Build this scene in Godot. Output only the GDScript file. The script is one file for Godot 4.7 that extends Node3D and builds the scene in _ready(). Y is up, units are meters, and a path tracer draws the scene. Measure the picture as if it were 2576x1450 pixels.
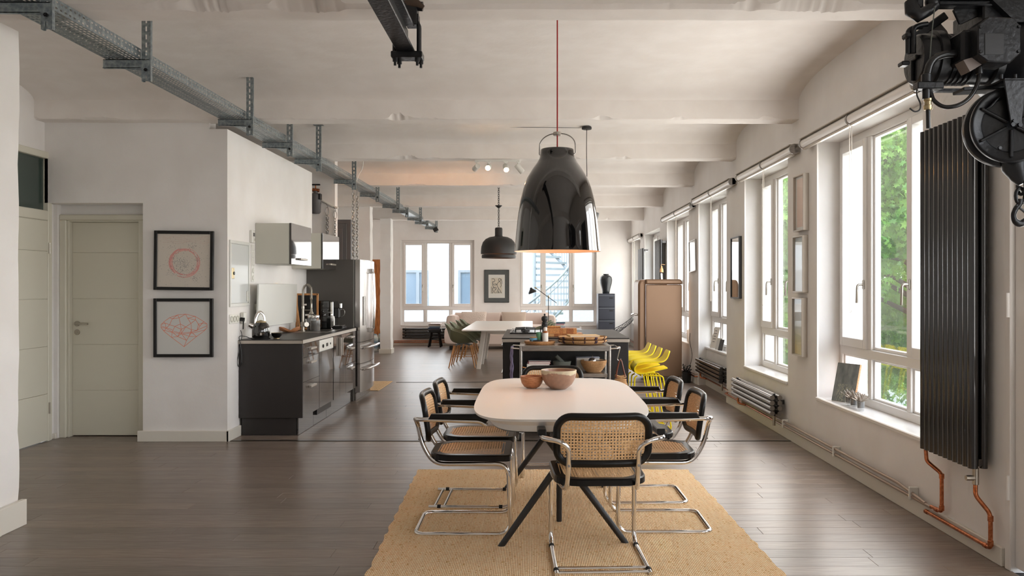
extends Node3D
# A loft with beams, kitchen, dining table. x to the right, y up, the room runs along -z; d means distance along -z in metres.

const FPX := 2100.0
var M := {}

func _ready() -> void:
	# ---- camera, sky, exposure ----
	var cam := Camera3D.new()
	cam.name = "camera"
	cam.projection = Camera3D.PROJECTION_FRUSTUM
	cam.near = 0.05
	cam.far = 400.0
	cam.size = 0.05 * 1450.0 / FPX
	cam.frustum_offset = Vector2(-52.0, -3.0) * 0.05 / FPX
	cam.position = Vector3(0, 1.4, 0)
	add_child(cam)
	cam.current = true
	var env := Environment.new()
	env.background_mode = Environment.BG_SKY
	var sky := Sky.new()
	var sm := ProceduralSkyMaterial.new()
	sm.sky_top_color = Color(0.80, 0.85, 0.92)
	sm.sky_horizon_color = Color(0.93, 0.95, 0.97)
	sm.ground_horizon_color = Color(0.55, 0.56, 0.55)
	sm.ground_bottom_color = Color(0.40, 0.40, 0.38)
	sm.sky_energy_multiplier = 1.0
	sm.ground_energy_multiplier = 1.0
	sky.sky_material = sm
	env.sky = sky
	env.tonemap_mode = Environment.TONE_MAPPER_LINEAR
	env.tonemap_exposure = 7.1
	env.sdfgi_enabled = true
	env.ssao_enabled = true
	env.ssil_enabled = true
	var we := WorldEnvironment.new()
	we.name = "surroundings"
	we.environment = env
	add_child(we)
	# daylight: area lights as large as the openings, one outside the glass and one in the plane of the wall
	for o in OPEN:
		for k in 2:
			var e: float = [0.10, 0.15][k] * (1.0 if o[0] > 3.0 else 0.5)
			daylight(Vector3(WX + [0.40, 0.02][k], (o[2] + o[3]) / 2, -(o[0] + o[1]) / 2), Vector2(o[1] - o[0] - 0.1, o[3] - o[2] - 0.1), Basis(Vector3.UP, PI / 2), e)
	for o in [[-3.16, -1.4], [-0.34, 1.53]]:
		daylight(Vector3((o[0] + o[1]) / 2, 1.5, -BACK - 0.02), Vector2(o[1] - o[0] - 0.1, 1.95), Basis(Vector3.UP, PI), 0.09)
	materials()
	structure()
	windows()
	outside()
	ceiling_things()
	kitchen()
	dining()
	island_and_cart()
	right_wall_things()
	back_room()
	hoist()

func daylight(pos: Vector3, size: Vector2, bas: Basis, energy: float) -> void:
	var l := AreaLight3D.new()
	l.name = "daylight"
	l.area_size = size
	l.area_normalize_energy = false
	l.light_energy = energy
	l.light_color = Color(1.0, 0.985, 0.965)
	l.area_range = 40.0
	l.area_attenuation = 2.0
	l.shadow_enabled = true
	add_child(l, true)
	l.transform = Transform3D(bas, pos)

# ---------------------------------------------------------------- helpers
# at(): the point d metres in front of the lens that shows at x, y of the 2576 x 1450 frame; used to set things out in metres
func at(x: float, y: float, d: float) -> Vector3:
	return Vector3((x - 1340.0) * d / FPX, 1.4 - (y - 722.0) * d / FPX, -d)

func bend(p: float, k: float) -> Basis:
	return Basis(Vector3.UP, p) * Basis(Vector3.RIGHT, k)

class MB:
	var v := PackedVector3Array()
	var n := PackedVector3Array()
	var uv := PackedVector2Array()
	var has_uv := false
	func tri(a: Vector3, b: Vector3, c: Vector3, na: Vector3, nb: Vector3, nc: Vector3, ua := Vector2.ZERO, ub := Vector2.ZERO, uc := Vector2.ZERO) -> void:
		var g := (c - a).cross(b - a)
		if g.dot(na + nb + nc) >= 0.0:
			v.append(a); v.append(b); v.append(c)
			n.append(na); n.append(nb); n.append(nc)
			uv.append(ua); uv.append(ub); uv.append(uc)
		else:
			v.append(a); v.append(c); v.append(b)
			n.append(na); n.append(nc); n.append(nb)
			uv.append(ua); uv.append(uc); uv.append(ub)
	func flat(a: Vector3, b: Vector3, c: Vector3) -> void:
		var g := (c - a).cross(b - a).normalized()
		tri(a, b, c, g, g, g)
	# a four-sided face, turned to the side of «out»
	func quad(a: Vector3, b: Vector3, c: Vector3, d: Vector3, out: Vector3) -> void:
		var g := (c - a).cross(b - d)
		if g.length_squared() < 1e-16:
			g = out
		g = g.normalized()
		if g.dot(out) < 0.0:
			g = -g
		tri(a, b, c, g, g, g, Vector2(0, 0), Vector2(1, 0), Vector2(1, 1))
		tri(a, c, d, g, g, g, Vector2(0, 0), Vector2(1, 1), Vector2(0, 1))
	func box(c: Vector3, s: Vector3, bev := 0.0, bas := Basis.IDENTITY) -> void:
		var h := s * 0.5
		if bev <= 0.0:
			for ax in 3:
				for sg in [-1.0, 1.0]:
					var o := Vector3.ZERO
					o[ax] = sg
					var u := Vector3.ZERO
					u[(ax + 1) % 3] = h[(ax + 1) % 3]
					var w := Vector3.ZERO
					w[(ax + 2) % 3] = h[(ax + 2) % 3]
					var f: Vector3 = o * h[ax]
					quad(c + bas * (f - u - w), c + bas * (f + u - w), c + bas * (f + u + w), c + bas * (f - u + w), bas * o)
			return
		bev = minf(bev, minf(h.x, minf(h.y, h.z)) * 0.98)
		for ax in 3:
			var i := (ax + 1) % 3
			var j := (ax + 2) % 3
			for sg in [-1.0, 1.0]:
				var o := Vector3.ZERO
				o[ax] = sg
				var u := Vector3.ZERO
				u[i] = h[i] - bev
				var w := Vector3.ZERO
				w[j] = h[j] - bev
				var f: Vector3 = o * h[ax]
				quad(c + bas * (f - u - w), c + bas * (f + u - w), c + bas * (f + u + w), c + bas * (f - u + w), bas * o)
			# the four chamfers that run along ax
			for si in [-1.0, 1.0]:
				for sj in [-1.0, 1.0]:
					var e := Vector3.ZERO
					e[ax] = h[ax] - bev
					var p := Vector3.ZERO
					p[i] = si * h[i]
					p[j] = sj * (h[j] - bev)
					var q := Vector3.ZERO
					q[i] = si * (h[i] - bev)
					q[j] = sj * h[j]
					var out := Vector3.ZERO
					out[i] = si
					out[j] = sj
					quad(c + bas * (p - e), c + bas * (p + e), c + bas * (q + e), c + bas * (q - e), bas * out)
		for sx in [-1.0, 1.0]:
			for sy in [-1.0, 1.0]:
				for sz in [-1.0, 1.0]:
					var k := Vector3(sx, sy, sz)
					var a := k * Vector3(h.x, h.y - bev, h.z - bev)
					var b := k * Vector3(h.x - bev, h.y, h.z - bev)
					var d := k * Vector3(h.x - bev, h.y - bev, h.z)
					var g := (bas * k).normalized()
					tri(c + bas * a, c + bas * b, c + bas * d, g, g, g)
	func span(a: Vector3, b: Vector3, bev := 0.0) -> void:
		box((a + b) * 0.5, (b - a).abs(), bev)
	# a bar of rectangular section from a to b
	func bar(a: Vector3, b: Vector3, wide: float, deep: float, bev := 0.0, side := Vector3.UP) -> void:
		var z := (b - a)
		var l := z.length()
		z = z.normalized()
		if absf(z.dot(side)) > 0.98:
			side = Vector3.RIGHT if absf(z.x) < 0.9 else Vector3.BACK
		var x := side.cross(z).normalized()
		var y := z.cross(x)
		box((a + b) * 0.5, Vector3(wide, deep, l), bev, Basis(x, y, z))
	func tube(pts: Array, r: Variant, seg := 8, closed := false, flatten := 1.0, up := Vector3.UP, caps := true) -> void:
		var m := pts.size()
		var ring: Array = []
		var x := Vector3.ZERO
		var rings := m + (1 if closed else 0)
		for k in rings:
			var i := k % m
			var p: Vector3 = pts[i]
			var t: Vector3
			if closed:
				t = (pts[(i + 1) % m] - pts[(i + m - 1) % m]).normalized()
			else:
				t = (pts[mini(i + 1, m - 1)] - pts[maxi(i - 1, 0)]).normalized()
			if k == 0:
				x = up.cross(t)
				if x.length() < 0.05:
					x = Vector3.RIGHT.cross(t)
					if x.length() < 0.05:
						x = Vector3.BACK.cross(t)
				x = x.normalized()
			elif k < m:
				x = (x - t * x.dot(t)).normalized()
			else:
				x = ring[0][2]
			var y := t.cross(x)
			var rr: float = r if (r is float or r is int) else r[i]
			ring.append([p, t, x, y, rr])
		for k in rings - 1:
			var A: Array = ring[k]
			var C: Array = ring[k + 1]
			for s in seg:
				var a0 := TAU * s / seg
				var a1 := TAU * (s + 1) / seg
				var n0: Vector3 = A[2] * cos(a0) + A[3] * sin(a0) * flatten
				var n1: Vector3 = A[2] * cos(a1) + A[3] * sin(a1) * flatten
				var m0: Vector3 = C[2] * cos(a0) + C[3] * sin(a0) * flatten
				var m1: Vector3 = C[2] * cos(a1) + C[3] * sin(a1) * flatten
				var p0: Vector3 = A[0] + n0 * A[4]
				var p1: Vector3 = A[0] + n1 * A[4]
				var q0: Vector3 = C[0] + m0 * C[4]
				var q1: Vector3 = C[0] + m1 * C[4]
				var g0: Vector3 = (A[2] * cos(a0) * flatten + A[3] * sin(a0)).normalized()
				var g1: Vector3 = (A[2] * cos(a1) * flatten + A[3] * sin(a1)).normalized()
				var h0: Vector3 = (C[2] * cos(a0) * flatten + C[3] * sin(a0)).normalized()
				var h1: Vector3 = (C[2] * cos(a1) * flatten + C[3] * sin(a1)).normalized()
				tri(p0, p1, q1, g0, g1, h1)
				tri(p0, q1, q0, g0, h1, h0)
		if caps and not closed:
			for e in [0, rings - 1]:
				var A: Array = ring[e]
				var g: Vector3 = A[1] * (-1.0 if e == 0 else 1.0)
				for s in seg:
					var a0 := TAU * s / seg
					var a1 := TAU * (s + 1) / seg
					tri(A[0], A[0] + (A[2] * cos(a0) + A[3] * sin(a0) * flatten) * A[4], A[0] + (A[2] * cos(a1) + A[3] * sin(a1) * flatten) * A[4], g, g, g)
	func rod(a: Vector3, b: Vector3, r: float, seg := 8) -> void:
		tube([a, b], r, seg)
	# a turned shape: profile of (radius, height), axis along bas.y from o
	func lathe(prof: Array, seg := 24, o := Vector3.ZERO, bas := Basis.IDENTITY, sx := 1.0, sz := 1.0) -> void:
		var m := prof.size()
		var nr: Array = []
		for i in m - 1:
			var e: Vector2 = prof[i + 1] - prof[i]
			nr.append(Vector2(e.y, -e.x).normalized())
		for i in m - 1:
			var e: Vector2 = prof[i + 1] - prof[i]
			if e.length() < 1e-7:
				continue
			var na: Vector2 = nr[i]
			var nb: Vector2 = nr[i]
			if i > 0 and nr[i].dot(nr[i - 1]) > 0.72:
				na = (nr[i] + nr[i - 1]).normalized()
			if i < m - 2 and nr[i].dot(nr[i + 1]) > 0.72:
				nb = (nr[i] + nr[i + 1]).normalized()
			for s in seg:
				var a0 := TAU * s / seg
				var a1 := TAU * (s + 1) / seg
				var d0 := Vector3(cos(a0) * sx, 0, sin(a0) * sz)
				var d1 := Vector3(cos(a1) * sx, 0, sin(a1) * sz)
				var p: Vector2 = prof[i]
				var q: Vector2 = prof[i + 1]
				var P0 := o + bas * (d0 * p.x + Vector3.UP * p.y)
				var P1 := o + bas * (d1 * p.x + Vector3.UP * p.y)
				var Q0 := o + bas * (d0 * q.x + Vector3.UP * q.y)
				var Q1 := o + bas * (d1 * q.x + Vector3.UP * q.y)
				var g0 := bas * (d0 * na.x + Vector3.UP * na.y)
				var g1 := bas * (d1 * na.x + Vector3.UP * na.y)
				var h0 := bas * (d0 * nb.x + Vector3.UP * nb.y)
				var h1 := bas * (d1 * nb.x + Vector3.UP * nb.y)
				var t0 := Vector2(float(s) / seg, float(i) / (m - 1))
				var t1 := Vector2(float(s + 1) / seg, float(i) / (m - 1))
				var dt := Vector2(0, 1.0 / (m - 1))
				if p.x > 1e-6:
					tri(P0, P1, Q1, g0, g1, h1, t0, t1, t1 + dt)
				if q.x > 1e-6:
					tri(P0, Q1, Q0, g0, h1, h0, t0, t1 + dt, t0 + dt)
	func cyl(o: Vector3, r: float, h: float, seg := 20, bas := Basis.IDENTITY, bev := 0.0) -> void:
		if bev > 0.0:
			lathe([Vector2(0, 0), Vector2(r - bev, 0), Vector2(r, bev), Vector2(r, h - bev), Vector2(r - bev, h), Vector2(0, h)], seg, o, bas)
		else:
			lathe([Vector2(0, 0), Vector2(r, 0), Vector2(r, h), Vector2(0, h)], seg, o, bas)
	# a flat outline (x, y) given depth along z, with an optional chamfer
	func prism(poly: PackedVector2Array, z0: float, z1: float, o := Vector3.ZERO, bas := Basis.IDENTITY, smooth := false, bev := 0.0) -> void:
		var m := poly.size()
		var front := poly
		if bev > 0.0:
			var off := Geometry2D.offset_polygon(poly, -bev, Geometry2D.JOIN_MITER)
			if off.size() == 1 and off[0].size() == m:
				# keep the corners in step with the outline
				var best := 0
				var bd := 1e9
				for k in m:
					if off[0][k].distance_to(poly[0]) < bd:
						bd = off[0][k].distance_to(poly[0])
						best = k
				front = PackedVector2Array()
				for k in m:
					front.append(off[0][(best + k) % m])
			else:
				bev = 0.0
		var ix := Geometry2D.triangulate_polygon(front)
		for k in range(0, ix.size(), 3):
			for e in [z0, z1]:
				var g: Vector3 = bas * Vector3(0, 0, -1.0 if e == minf(z0, z1) else 1.0)
				var a := front[ix[k]]
				var b := front[ix[k + 1]]
				var c := front[ix[k + 2]]
				tri(o + bas * Vector3(a.x, a.y, e), o + bas * Vector3(b.x, b.y, e), o + bas * Vector3(c.x, c.y, e), g, g, g)
		var cw := Geometry2D.is_polygon_clockwise(poly)
		var lo := minf(z0, z1)
		var hi := maxf(z0, z1)
		for i in m:
			var j := (i + 1) % m
			var a := poly[i]
			var b := poly[j]
			var nn := (b - a).normalized()
			nn = Vector2(nn.y, -nn.x) * (-1.0 if cw else 1.0)
			var g := bas * Vector3(nn.x, nn.y, 0)
			var ga := g
			var gb := g
			if smooth:
				var p := poly[(i + m - 1) % m]
				var q := poly[(j + 1) % m]
				var n0 := (a - p).normalized()
				n0 = Vector2(n0.y, -n0.x) * (-1.0 if cw else 1.0)
				var n2 := (q - b).normalized()
				n2 = Vector2(n2.y, -n2.x) * (-1.0 if cw else 1.0)
				if n0.dot(nn) > 0.6:
					ga = bas * Vector3(n0.x + nn.x, n0.y + nn.y, 0).normalized()
				if n2.dot(nn) > 0.6:
					gb = bas * Vector3(n2.x + nn.x, n2.y + nn.y, 0).normalized()
			var l2 := lo + bev
			var h2 := hi - bev
			var A := o + bas * Vector3(a.x, a.y, l2)
			var B := o + bas * Vector3(b.x, b.y, l2)
			var C := o + bas * Vector3(b.x, b.y, h2)
			var D := o + bas * Vector3(a.x, a.y, h2)
			tri(A, B, C, ga, gb, gb)
			tri(A, C, D, ga, gb, ga)
			if bev > 0.0:
				var fa := front[i]
				var fb := front[j]
				for e in [lo, hi]:
					var s: float = -1.0 if e == lo else 1.0
					var up := bas * Vector3(0, 0, s)
					var y: float = l2 if e == lo else h2
					quad(o + bas * Vector3(a.x, a.y, y), o + bas * Vector3(b.x, b.y, y), o + bas * Vector3(fb.x, fb.y, e), o + bas * Vector3(fa.x, fa.y, e), g + up)
	# a smooth sheet of points [row][column]
	func sheet(g: Array, flip := false, u0 := 0.0, u1 := 1.0, v0 := 0.0, v1 := 1.0) -> void:
		has_uv = true
		var R := g.size()
		var C: int = g[0].size()
		var nn: Array = []
		for i in R:
			var row := PackedVector3Array()
			for j in C:
				var dx: Vector3 = g[i][mini(j + 1, C - 1)] - g[i][maxi(j - 1, 0)]
				var dy: Vector3 = g[mini(i + 1, R - 1)][j] - g[maxi(i - 1, 0)][j]
				var q := dx.cross(dy).normalized()
				row.append(-q if flip else q)
			nn.append(row)
		for i in R - 1:
			for j in C - 1:
				var a := Vector2(lerpf(u0, u1, float(j) / (C - 1)), lerpf(v0, v1, float(i) / (R - 1)))
				var c := Vector2(lerpf(u0, u1, float(j + 1) / (C - 1)), lerpf(v0, v1, float(i + 1) / (R - 1)))
				tri(g[i][j], g[i][j + 1], g[i + 1][j + 1], nn[i][j], nn[i][j + 1], nn[i + 1][j + 1], a, Vector2(c.x, a.y), c)
				tri(g[i][j], g[i + 1][j + 1], g[i + 1][j], nn[i][j], nn[i + 1][j + 1], nn[i + 1][j], a, c, Vector2(a.x, c.y))
	# a shell: the sheet, the same sheet moved by thick along its normal, and the rim between
	func shell(g: Array, thick: float) -> void:
		var R := g.size()
		var C: int = g[0].size()
		var h: Array = []
		for i in R:
			var row: Array = []
			for j in C:
				var dx: Vector3 = g[i][mini(j + 1, C - 1)] - g[i][maxi(j - 1, 0)]
				var dy: Vector3 = g[mini(i + 1, R - 1)][j] - g[maxi(i - 1, 0)][j]
				row.append(g[i][j] - dx.cross(dy).normalized() * thick)
			h.append(row)
		sheet(g)
		sheet(h, true)
		for i in R - 1:
			quad(g[i][0], g[i + 1][0], h[i + 1][0], h[i][0], g[i][0] - g[i][1])
			quad(g[i][C - 1], g[i + 1][C - 1], h[i + 1][C - 1], h[i][C - 1], g[i][C - 1] - g[i][C - 2])
		for j in C - 1:
			quad(g[0][j], g[0][j + 1], h[0][j + 1], h[0][j], g[0][j] - g[1][j])
			quad(g[R - 1][j], g[R - 1][j + 1], h[R - 1][j + 1], h[R - 1][j], g[R - 1][j] - g[R - 2][j])
	# the ring between a four-sided cell and a four-sided hole in it
	func holed(a: Array, h: Array, out: Vector3) -> void:
		for k in 4:
			quad(a[k], a[(k + 1) % 4], h[(k + 1) % 4], h[k], out)
	# a picture on a flat face: corners from upper left clockwise
	func picture(a: Vector3, b: Vector3, c: Vector3, d: Vector3) -> void:
		has_uv = true
		var g := (c - a).cross(b - a).normalized()
		tri(a, b, c, g, g, g, Vector2(0, 0), Vector2(1, 0), Vector2(1, 1))
		tri(a, c, d, g, g, g, Vector2(0, 0), Vector2(1, 1), Vector2(0, 1))
	func ball(o: Vector3, r: Vector3, seg := 16, rows := 10) -> void:
		var prof: Array = []
		for i in rows + 1:
			var t := -PI / 2 + PI * i / rows
			prof.append(Vector2(cos(t), sin(t)))
		lathe(prof, seg, o, Basis.from_scale(r))
	func mesh() -> ArrayMesh:
		var arr := []
		arr.resize(Mesh.ARRAY_MAX)
		arr[Mesh.ARRAY_VERTEX] = v
		arr[Mesh.ARRAY_NORMAL] = n
		if has_uv:
			arr[Mesh.ARRAY_TEX_UV] = uv
		var me := ArrayMesh.new()
		me.add_surface_from_arrays(Mesh.PRIMITIVE_TRIANGLES, arr)
		return me

var used := {}
func numbered(called: String) -> String:
	if not used.has(called):
		used[called] = 0
		return called
	used[called] += 1
	return "%s_%03d" % [called, used[called]]

func obj(called: String, b: MB, m: Material, parent: Node = null, label := "") -> MeshInstance3D:
	var o := MeshInstance3D.new()
	o.name = called if parent else numbered(called)
	o.mesh = b.mesh()
	o.material_override = m
	(parent if parent else self as Node).add_child(o, true)
	if label:
		o.set_meta("label", label)
	return o

func tag(o: Node, label: String, category: String, group := "") -> Node:
	o.set_meta("label", label)
	o.set_meta("category", category)
	if group:
		o.set_meta("group", group)
	return o

func thing(called: String, label: String, category: String, pos := Vector3.ZERO, bas := Basis.IDENTITY, group := "") -> Node3D:
	var o := Node3D.new()
	o.name = numbered(called)
	add_child(o)
	o.transform = Transform3D(bas, pos)
	tag(o, label, category, group)
	return o

func room(called: String) -> Node3D:
	var o := Node3D.new()
	o.name = called
	add_child(o)
	o.set_meta("kind", "structure")
	return o

func struct(called: String, b: MB, m: Material, parent: Node = null) -> MeshInstance3D:
	var o := obj(called, b, m, parent)
	o.set_meta("kind", "structure")
	return o

func dup(src: Node3D, pos: Vector3, bas: Basis, label: String, group := "") -> Node3D:
	var r: Node3D = src.duplicate()
	r.name = numbered(String(src.name).rstrip("0123456789").trim_suffix("_"))
	add_child(r)
	r.transform = Transform3D(bas, pos)
	r.set_meta("label", label)
	if group:
		r.set_meta("group", group)
	return r

# a polyline with its corners rounded
func fillet(pts: Array, rad: float, k := 6, closed := false) -> Array:
	var out: Array = []
	var m := pts.size()
	for i in m:
		var p: Vector3 = pts[i]
		if not closed and (i == 0 or i == m - 1):
			out.append(p)
			continue
		var a: Vector3 = pts[(i + m - 1) % m] - p
		var b: Vector3 = pts[(i + 1) % m] - p
		var r := minf(rad, minf(a.length(), b.length()) * 0.49)
		var p0 := p + a.normalized() * r
		var p1 := p + b.normalized() * r
		for j in k + 1:
			var t := float(j) / k
			out.append(p0 * (1 - t) * (1 - t) + p * 2 * t * (1 - t) + p1 * t * t)
	return out

func spline(pts: Array, k := 6) -> Array:
	var out: Array = []
	var m := pts.size()
	for i in m - 1:
		var p0: Vector3 = pts[maxi(i - 1, 0)]
		var p1: Vector3 = pts[i]
		var p2: Vector3 = pts[i + 1]
		var p3: Vector3 = pts[mini(i + 2, m - 1)]
		for j in k:
			out.append(p1.cubic_interpolate(p2, p0, p3, float(j) / k))
	out.append(pts[m - 1])
	return out

func rrect(w: float, h: float, r: float, k := 6) -> PackedVector2Array:
	var out := PackedVector2Array()
	for c in [[1, 1, 0.0], [-1, 1, PI / 2], [-1, -1, PI], [1, -1, 1.5 * PI]]:
		for j in k + 1:
			var t: float = c[2] + PI / 2 * j / k
			out.append(Vector2(c[0] * (w / 2 - r) + cos(t) * r, c[1] * (h / 2 - r) + sin(t) * r))
	return out

func v2(a: Array) -> PackedVector2Array:
	var out := PackedVector2Array()
	for i in range(0, a.size(), 2):
		out.append(Vector2(a[i], a[i + 1]))
	return out

func prof(a: Array, s := 1.0) -> Array:
	var out: Array = []
	for i in range(0, a.size(), 2):
		out.append(Vector2(a[i], a[i + 1]) * s)
	return out

func chain(b: MB, a: Vector3, c: Vector3, link := 0.03, r := 0.0028) -> void:
	var l := a.distance_to(c)
	var k := int(l / (link * 0.72))
	var dir := (c - a).normalized()
	var bas := Basis(Quaternion(Vector3.UP, dir)) if absf(dir.y) < 0.999 else Basis.IDENTITY
	for i in k:
		var o := a + dir * (link * 0.72) * (i + 0.5)
		var q := bas * Basis(Vector3.UP, (PI / 2 if i % 2 else 0.0) + 0.5)
		var ring: Array = []
		for j in 10:
			var t := TAU * j / 10
			ring.append(o + q * Vector3(cos(t) * link * 0.3, sin(t) * link * 0.5, 0))
		b.tube(ring, r, 5, true)

# ---------------------------------------------------------------- materials
func noise_tex(freq: float, size := 512, kind := FastNoiseLite.TYPE_SIMPLEX_SMOOTH, oct := 4, sd := 1, normal := false, bump := 4.0, w := 0) -> NoiseTexture2D:
	var f := FastNoiseLite.new()
	f.noise_type = kind
	f.frequency = freq
	f.seed = sd
	f.fractal_octaves = oct
	var t := NoiseTexture2D.new()
	t.width = w if w else size
	t.height = size
	t.seamless = true
	t.noise = f
	if normal:
		t.as_normal_map = true
		t.bump_strength = bump
	return t

func ramp(t: NoiseTexture2D, a: Color, b: Color, c := Color(0, 0, 0, 0)) -> NoiseTexture2D:
	var g := Gradient.new()
	if c.a > 0.0:
		g.offsets = PackedFloat32Array([0.2, 0.5, 0.8])
		g.colors = PackedColorArray([a, b, c])
	else:
		g.offsets = PackedFloat32Array([0.2, 0.8])
		g.colors = PackedColorArray([a, b])
	t.color_ramp = g
	return t

func mat(c: Color, rough := 0.6, metal := 0.0, spec := 0.5) -> StandardMaterial3D:
	var m := StandardMaterial3D.new()
	m.albedo_color = c
	m.roughness = rough
	m.metallic = metal
	m.metallic_specular = spec
	return m

func rgb(r: int, g: int, b: int) -> Color:
	return Color8(r, g, b)

func triplanar(m: StandardMaterial3D, scale: Vector3, world := true) -> StandardMaterial3D:
	m.uv1_triplanar = true
	m.uv1_world_triplanar = world
	m.uv1_scale = scale
	return m

func painted(im: Image, rough := 0.7) -> StandardMaterial3D:
	var m := mat(Color.WHITE, rough)
	m.albedo_texture = ImageTexture.create_from_image(im)
	return m

func stroke(im: Image, a: Vector2, b: Vector2, w: float, c: Color) -> void:
	var l := a.distance_to(b)
	var k := maxi(1, int(l / maxf(w * 0.4, 0.5)))
	var r := int(ceilf(w * 0.5))
	for i in k + 1:
		var p := a.lerp(b, float(i) / k)
		for y in range(-r, r + 1):
			for x in range(-r, r + 1):
				if Vector2(x, y).length() <= w * 0.5 + 0.2:
					var q := Vector2i(int(p.x) + x, int(p.y) + y)
					if q.x >= 0 and q.y >= 0 and q.x < im.get_width() and q.y < im.get_height():
						im.set_pixelv(q, c)

func materials() -> void:
	var plaster_n := noise_tex(0.012, 512, FastNoiseLite.TYPE_SIMPLEX_SMOOTH, 5, 3, true, 2.2)
	var plaster_c := ramp(noise_tex(0.006, 512, FastNoiseLite.TYPE_SIMPLEX_SMOOTH, 5, 8), rgb(238, 234, 230), rgb(243, 240, 237))
	M.wall = mat(Color.WHITE, 0.75, 0, 0.3)
	M.wall.albedo_texture = plaster_c
	M.wall.normal_enabled = true
	M.wall.normal_texture = plaster_n
	M.wall.normal_scale = 0.3
	triplanar(M.wall, Vector3.ONE * 0.45)
	M.ceiling = M.wall.duplicate()
	M.ceiling.albedo_color = rgb(254, 251, 248)
	M.ceiling.normal_scale = 0.35
	triplanar(M.ceiling, Vector3.ONE * 0.8)
	M.reveal = mat(rgb(236, 234, 231), 0.6, 0, 0.4)
	M.trim = mat(rgb(228, 223, 212), 0.4)
	M.door = mat(rgb(222, 218, 202), 0.38)
	M.frame_white = mat(rgb(236, 232, 228), 0.3)
	M.pane = mat(Color(0.9, 0.95, 0.95, 0.06), 0.02)
	M.pane.transparency = BaseMaterial3D.TRANSPARENCY_ALPHA
	M.glazing = mat(Color(0.9, 0.95, 0.95, 0.05), 0.02, 0, 0.3)
	M.glazing.transparency = BaseMaterial3D.TRANSPARENCY_ALPHA
	M.green_pane = mat(Color(0.20, 0.27, 0.24, 0.9), 0.03)
	M.glazing = mat(Color(0.9, 0.95, 0.95, 0.05), 0.02, 0, 0.3)
	M.glazing.transparency = BaseMaterial3D.TRANSPARENCY_ALPHA
	M.green_pane.transparency = BaseMaterial3D.TRANSPARENCY_ALPHA
	M.dark_green = mat(rgb(70, 82, 76), 0.08)
	# floor boards: five tones over one streaky grain
	var grain := ramp(noise_tex(0.02, 512, FastNoiseLite.TYPE_SIMPLEX_SMOOTH, 5, 21), Color(0.82, 0.80, 0.78), Color(1, 1, 1))
	M.plank = []
	var tones := [rgb(133, 119, 109), rgb(140, 126, 116), rgb(129, 116, 106), rgb(136, 123, 114), rgb(145, 129, 117)]
	for i in 5:
		var m := mat(tones[i], 0.33, 0, 0.62)
		m.albedo_texture = grain
		triplanar(m, Vector3(0.35, 1.0, 7.0))
		m.uv1_offset = Vector3(0.37 * i, 0, 0.21 * i)
		M.plank.append(m)
	M.slab = mat(rgb(40, 35, 30), 0.9)
	M.strip = mat(rgb(70, 62, 54), 0.35, 0.8)
	# metals
	M.chrome = mat(rgb(226, 224, 222), 0.06, 1.0)
	M.steel = mat(rgb(176, 172, 168), 0.3, 1.0)
	M.steel.albedo_texture = ramp(noise_tex(0.03, 256, FastNoiseLite.TYPE_SIMPLEX, 3, 5), Color(0.9, 0.9, 0.9), Color(1, 1, 1))
	triplanar(M.steel, Vector3(1, 8, 1), false)
	M.fridge_steel = mat(rgb(196, 192, 190), 0.2, 1.0)
	M.nickel = mat(rgb(176, 170, 160), 0.28, 1.0)
	M.galv = mat(rgb(168, 176, 178), 0.42, 0.85)
	M.galv.albedo_texture = ramp(noise_tex(0.05, 256, FastNoiseLite.TYPE_CELLULAR, 2, 7), Color(0.78, 0.8, 0.82), Color(1, 1, 1))
	triplanar(M.galv, Vector3.ONE * 3.0)
	M.copper = mat(rgb(214, 148, 110), 0.24, 1.0)
	M.copper.albedo_texture = ramp(noise_tex(0.03, 256, FastNoiseLite.TYPE_SIMPLEX, 4, 9), rgb(200, 170, 150), rgb(255, 240, 230))
	triplanar(M.copper, Vector3.ONE * 4.0)
	M.pipe = mat(rgb(176, 158, 146), 0.38, 0.7)
	M.brass = mat(rgb(184, 166, 130), 0.3, 1.0)
	M.black_metal = mat(rgb(34, 34, 36), 0.38, 0.0, 0.5)
	M.iron = mat(rgb(27, 28, 31), 0.34, 0.25, 0.5)
	M.iron.normal_enabled = true
	M.iron.normal_texture = noise_tex(0.03, 256, FastNoiseLite.TYPE_SIMPLEX_SMOOTH, 4, 13, true, 3.0)
	M.iron.normal_scale = 0.35
	triplanar(M.iron, Vector3.ONE * 4.0)
	M.rusty = mat(rgb(74, 58, 46), 0.8)
	M.gloss_black = mat(rgb(10, 10, 11), 0.05, 0, 0.6)
	M.gloss_black.clearcoat_enabled = true
	M.gloss_black.clearcoat_roughness = 0.03
	M.radiator = mat(rgb(30, 29, 30), 0.13, 0.1, 0.7)
	M.radiator_grey = mat(rgb(142, 138, 134), 0.25, 0.9)
	M.matt_black = mat(rgb(38, 37, 37), 0.5)
	M.black_plastic = mat(rgb(22, 22, 23), 0.25)
	M.rubber = mat(rgb(26, 26, 26), 0.7)
	M.white_plastic = mat(rgb(232, 230, 222), 0.3)
	M.paper = mat(rgb(232, 228, 220), 0.85)
	# kitchen
	M.lacquer = mat(rgb(52, 48, 47), 0.05, 0, 0.6)
	M.lacquer.clearcoat_enabled = true
	M.lacquer.clearcoat_roughness = 0.02
	M.lacquer_side = mat(rgb(54, 51, 50), 0.18, 0, 0.4)
	M.carcass = mat(rgb(206, 204, 192), 0.45)
	M.worktop = mat(rgb(52, 49, 48), 0.42, 0, 0.4)
	M.alu = mat(rgb(188, 180, 170), 0.38, 0.6)
	M.grey_panel = mat(rgb(92, 88, 83), 0.42)
	M.grey_door = mat(rgb(96, 94, 94), 0.5)
	M.white_board = mat(rgb(222, 222, 216), 0.3)
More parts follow.
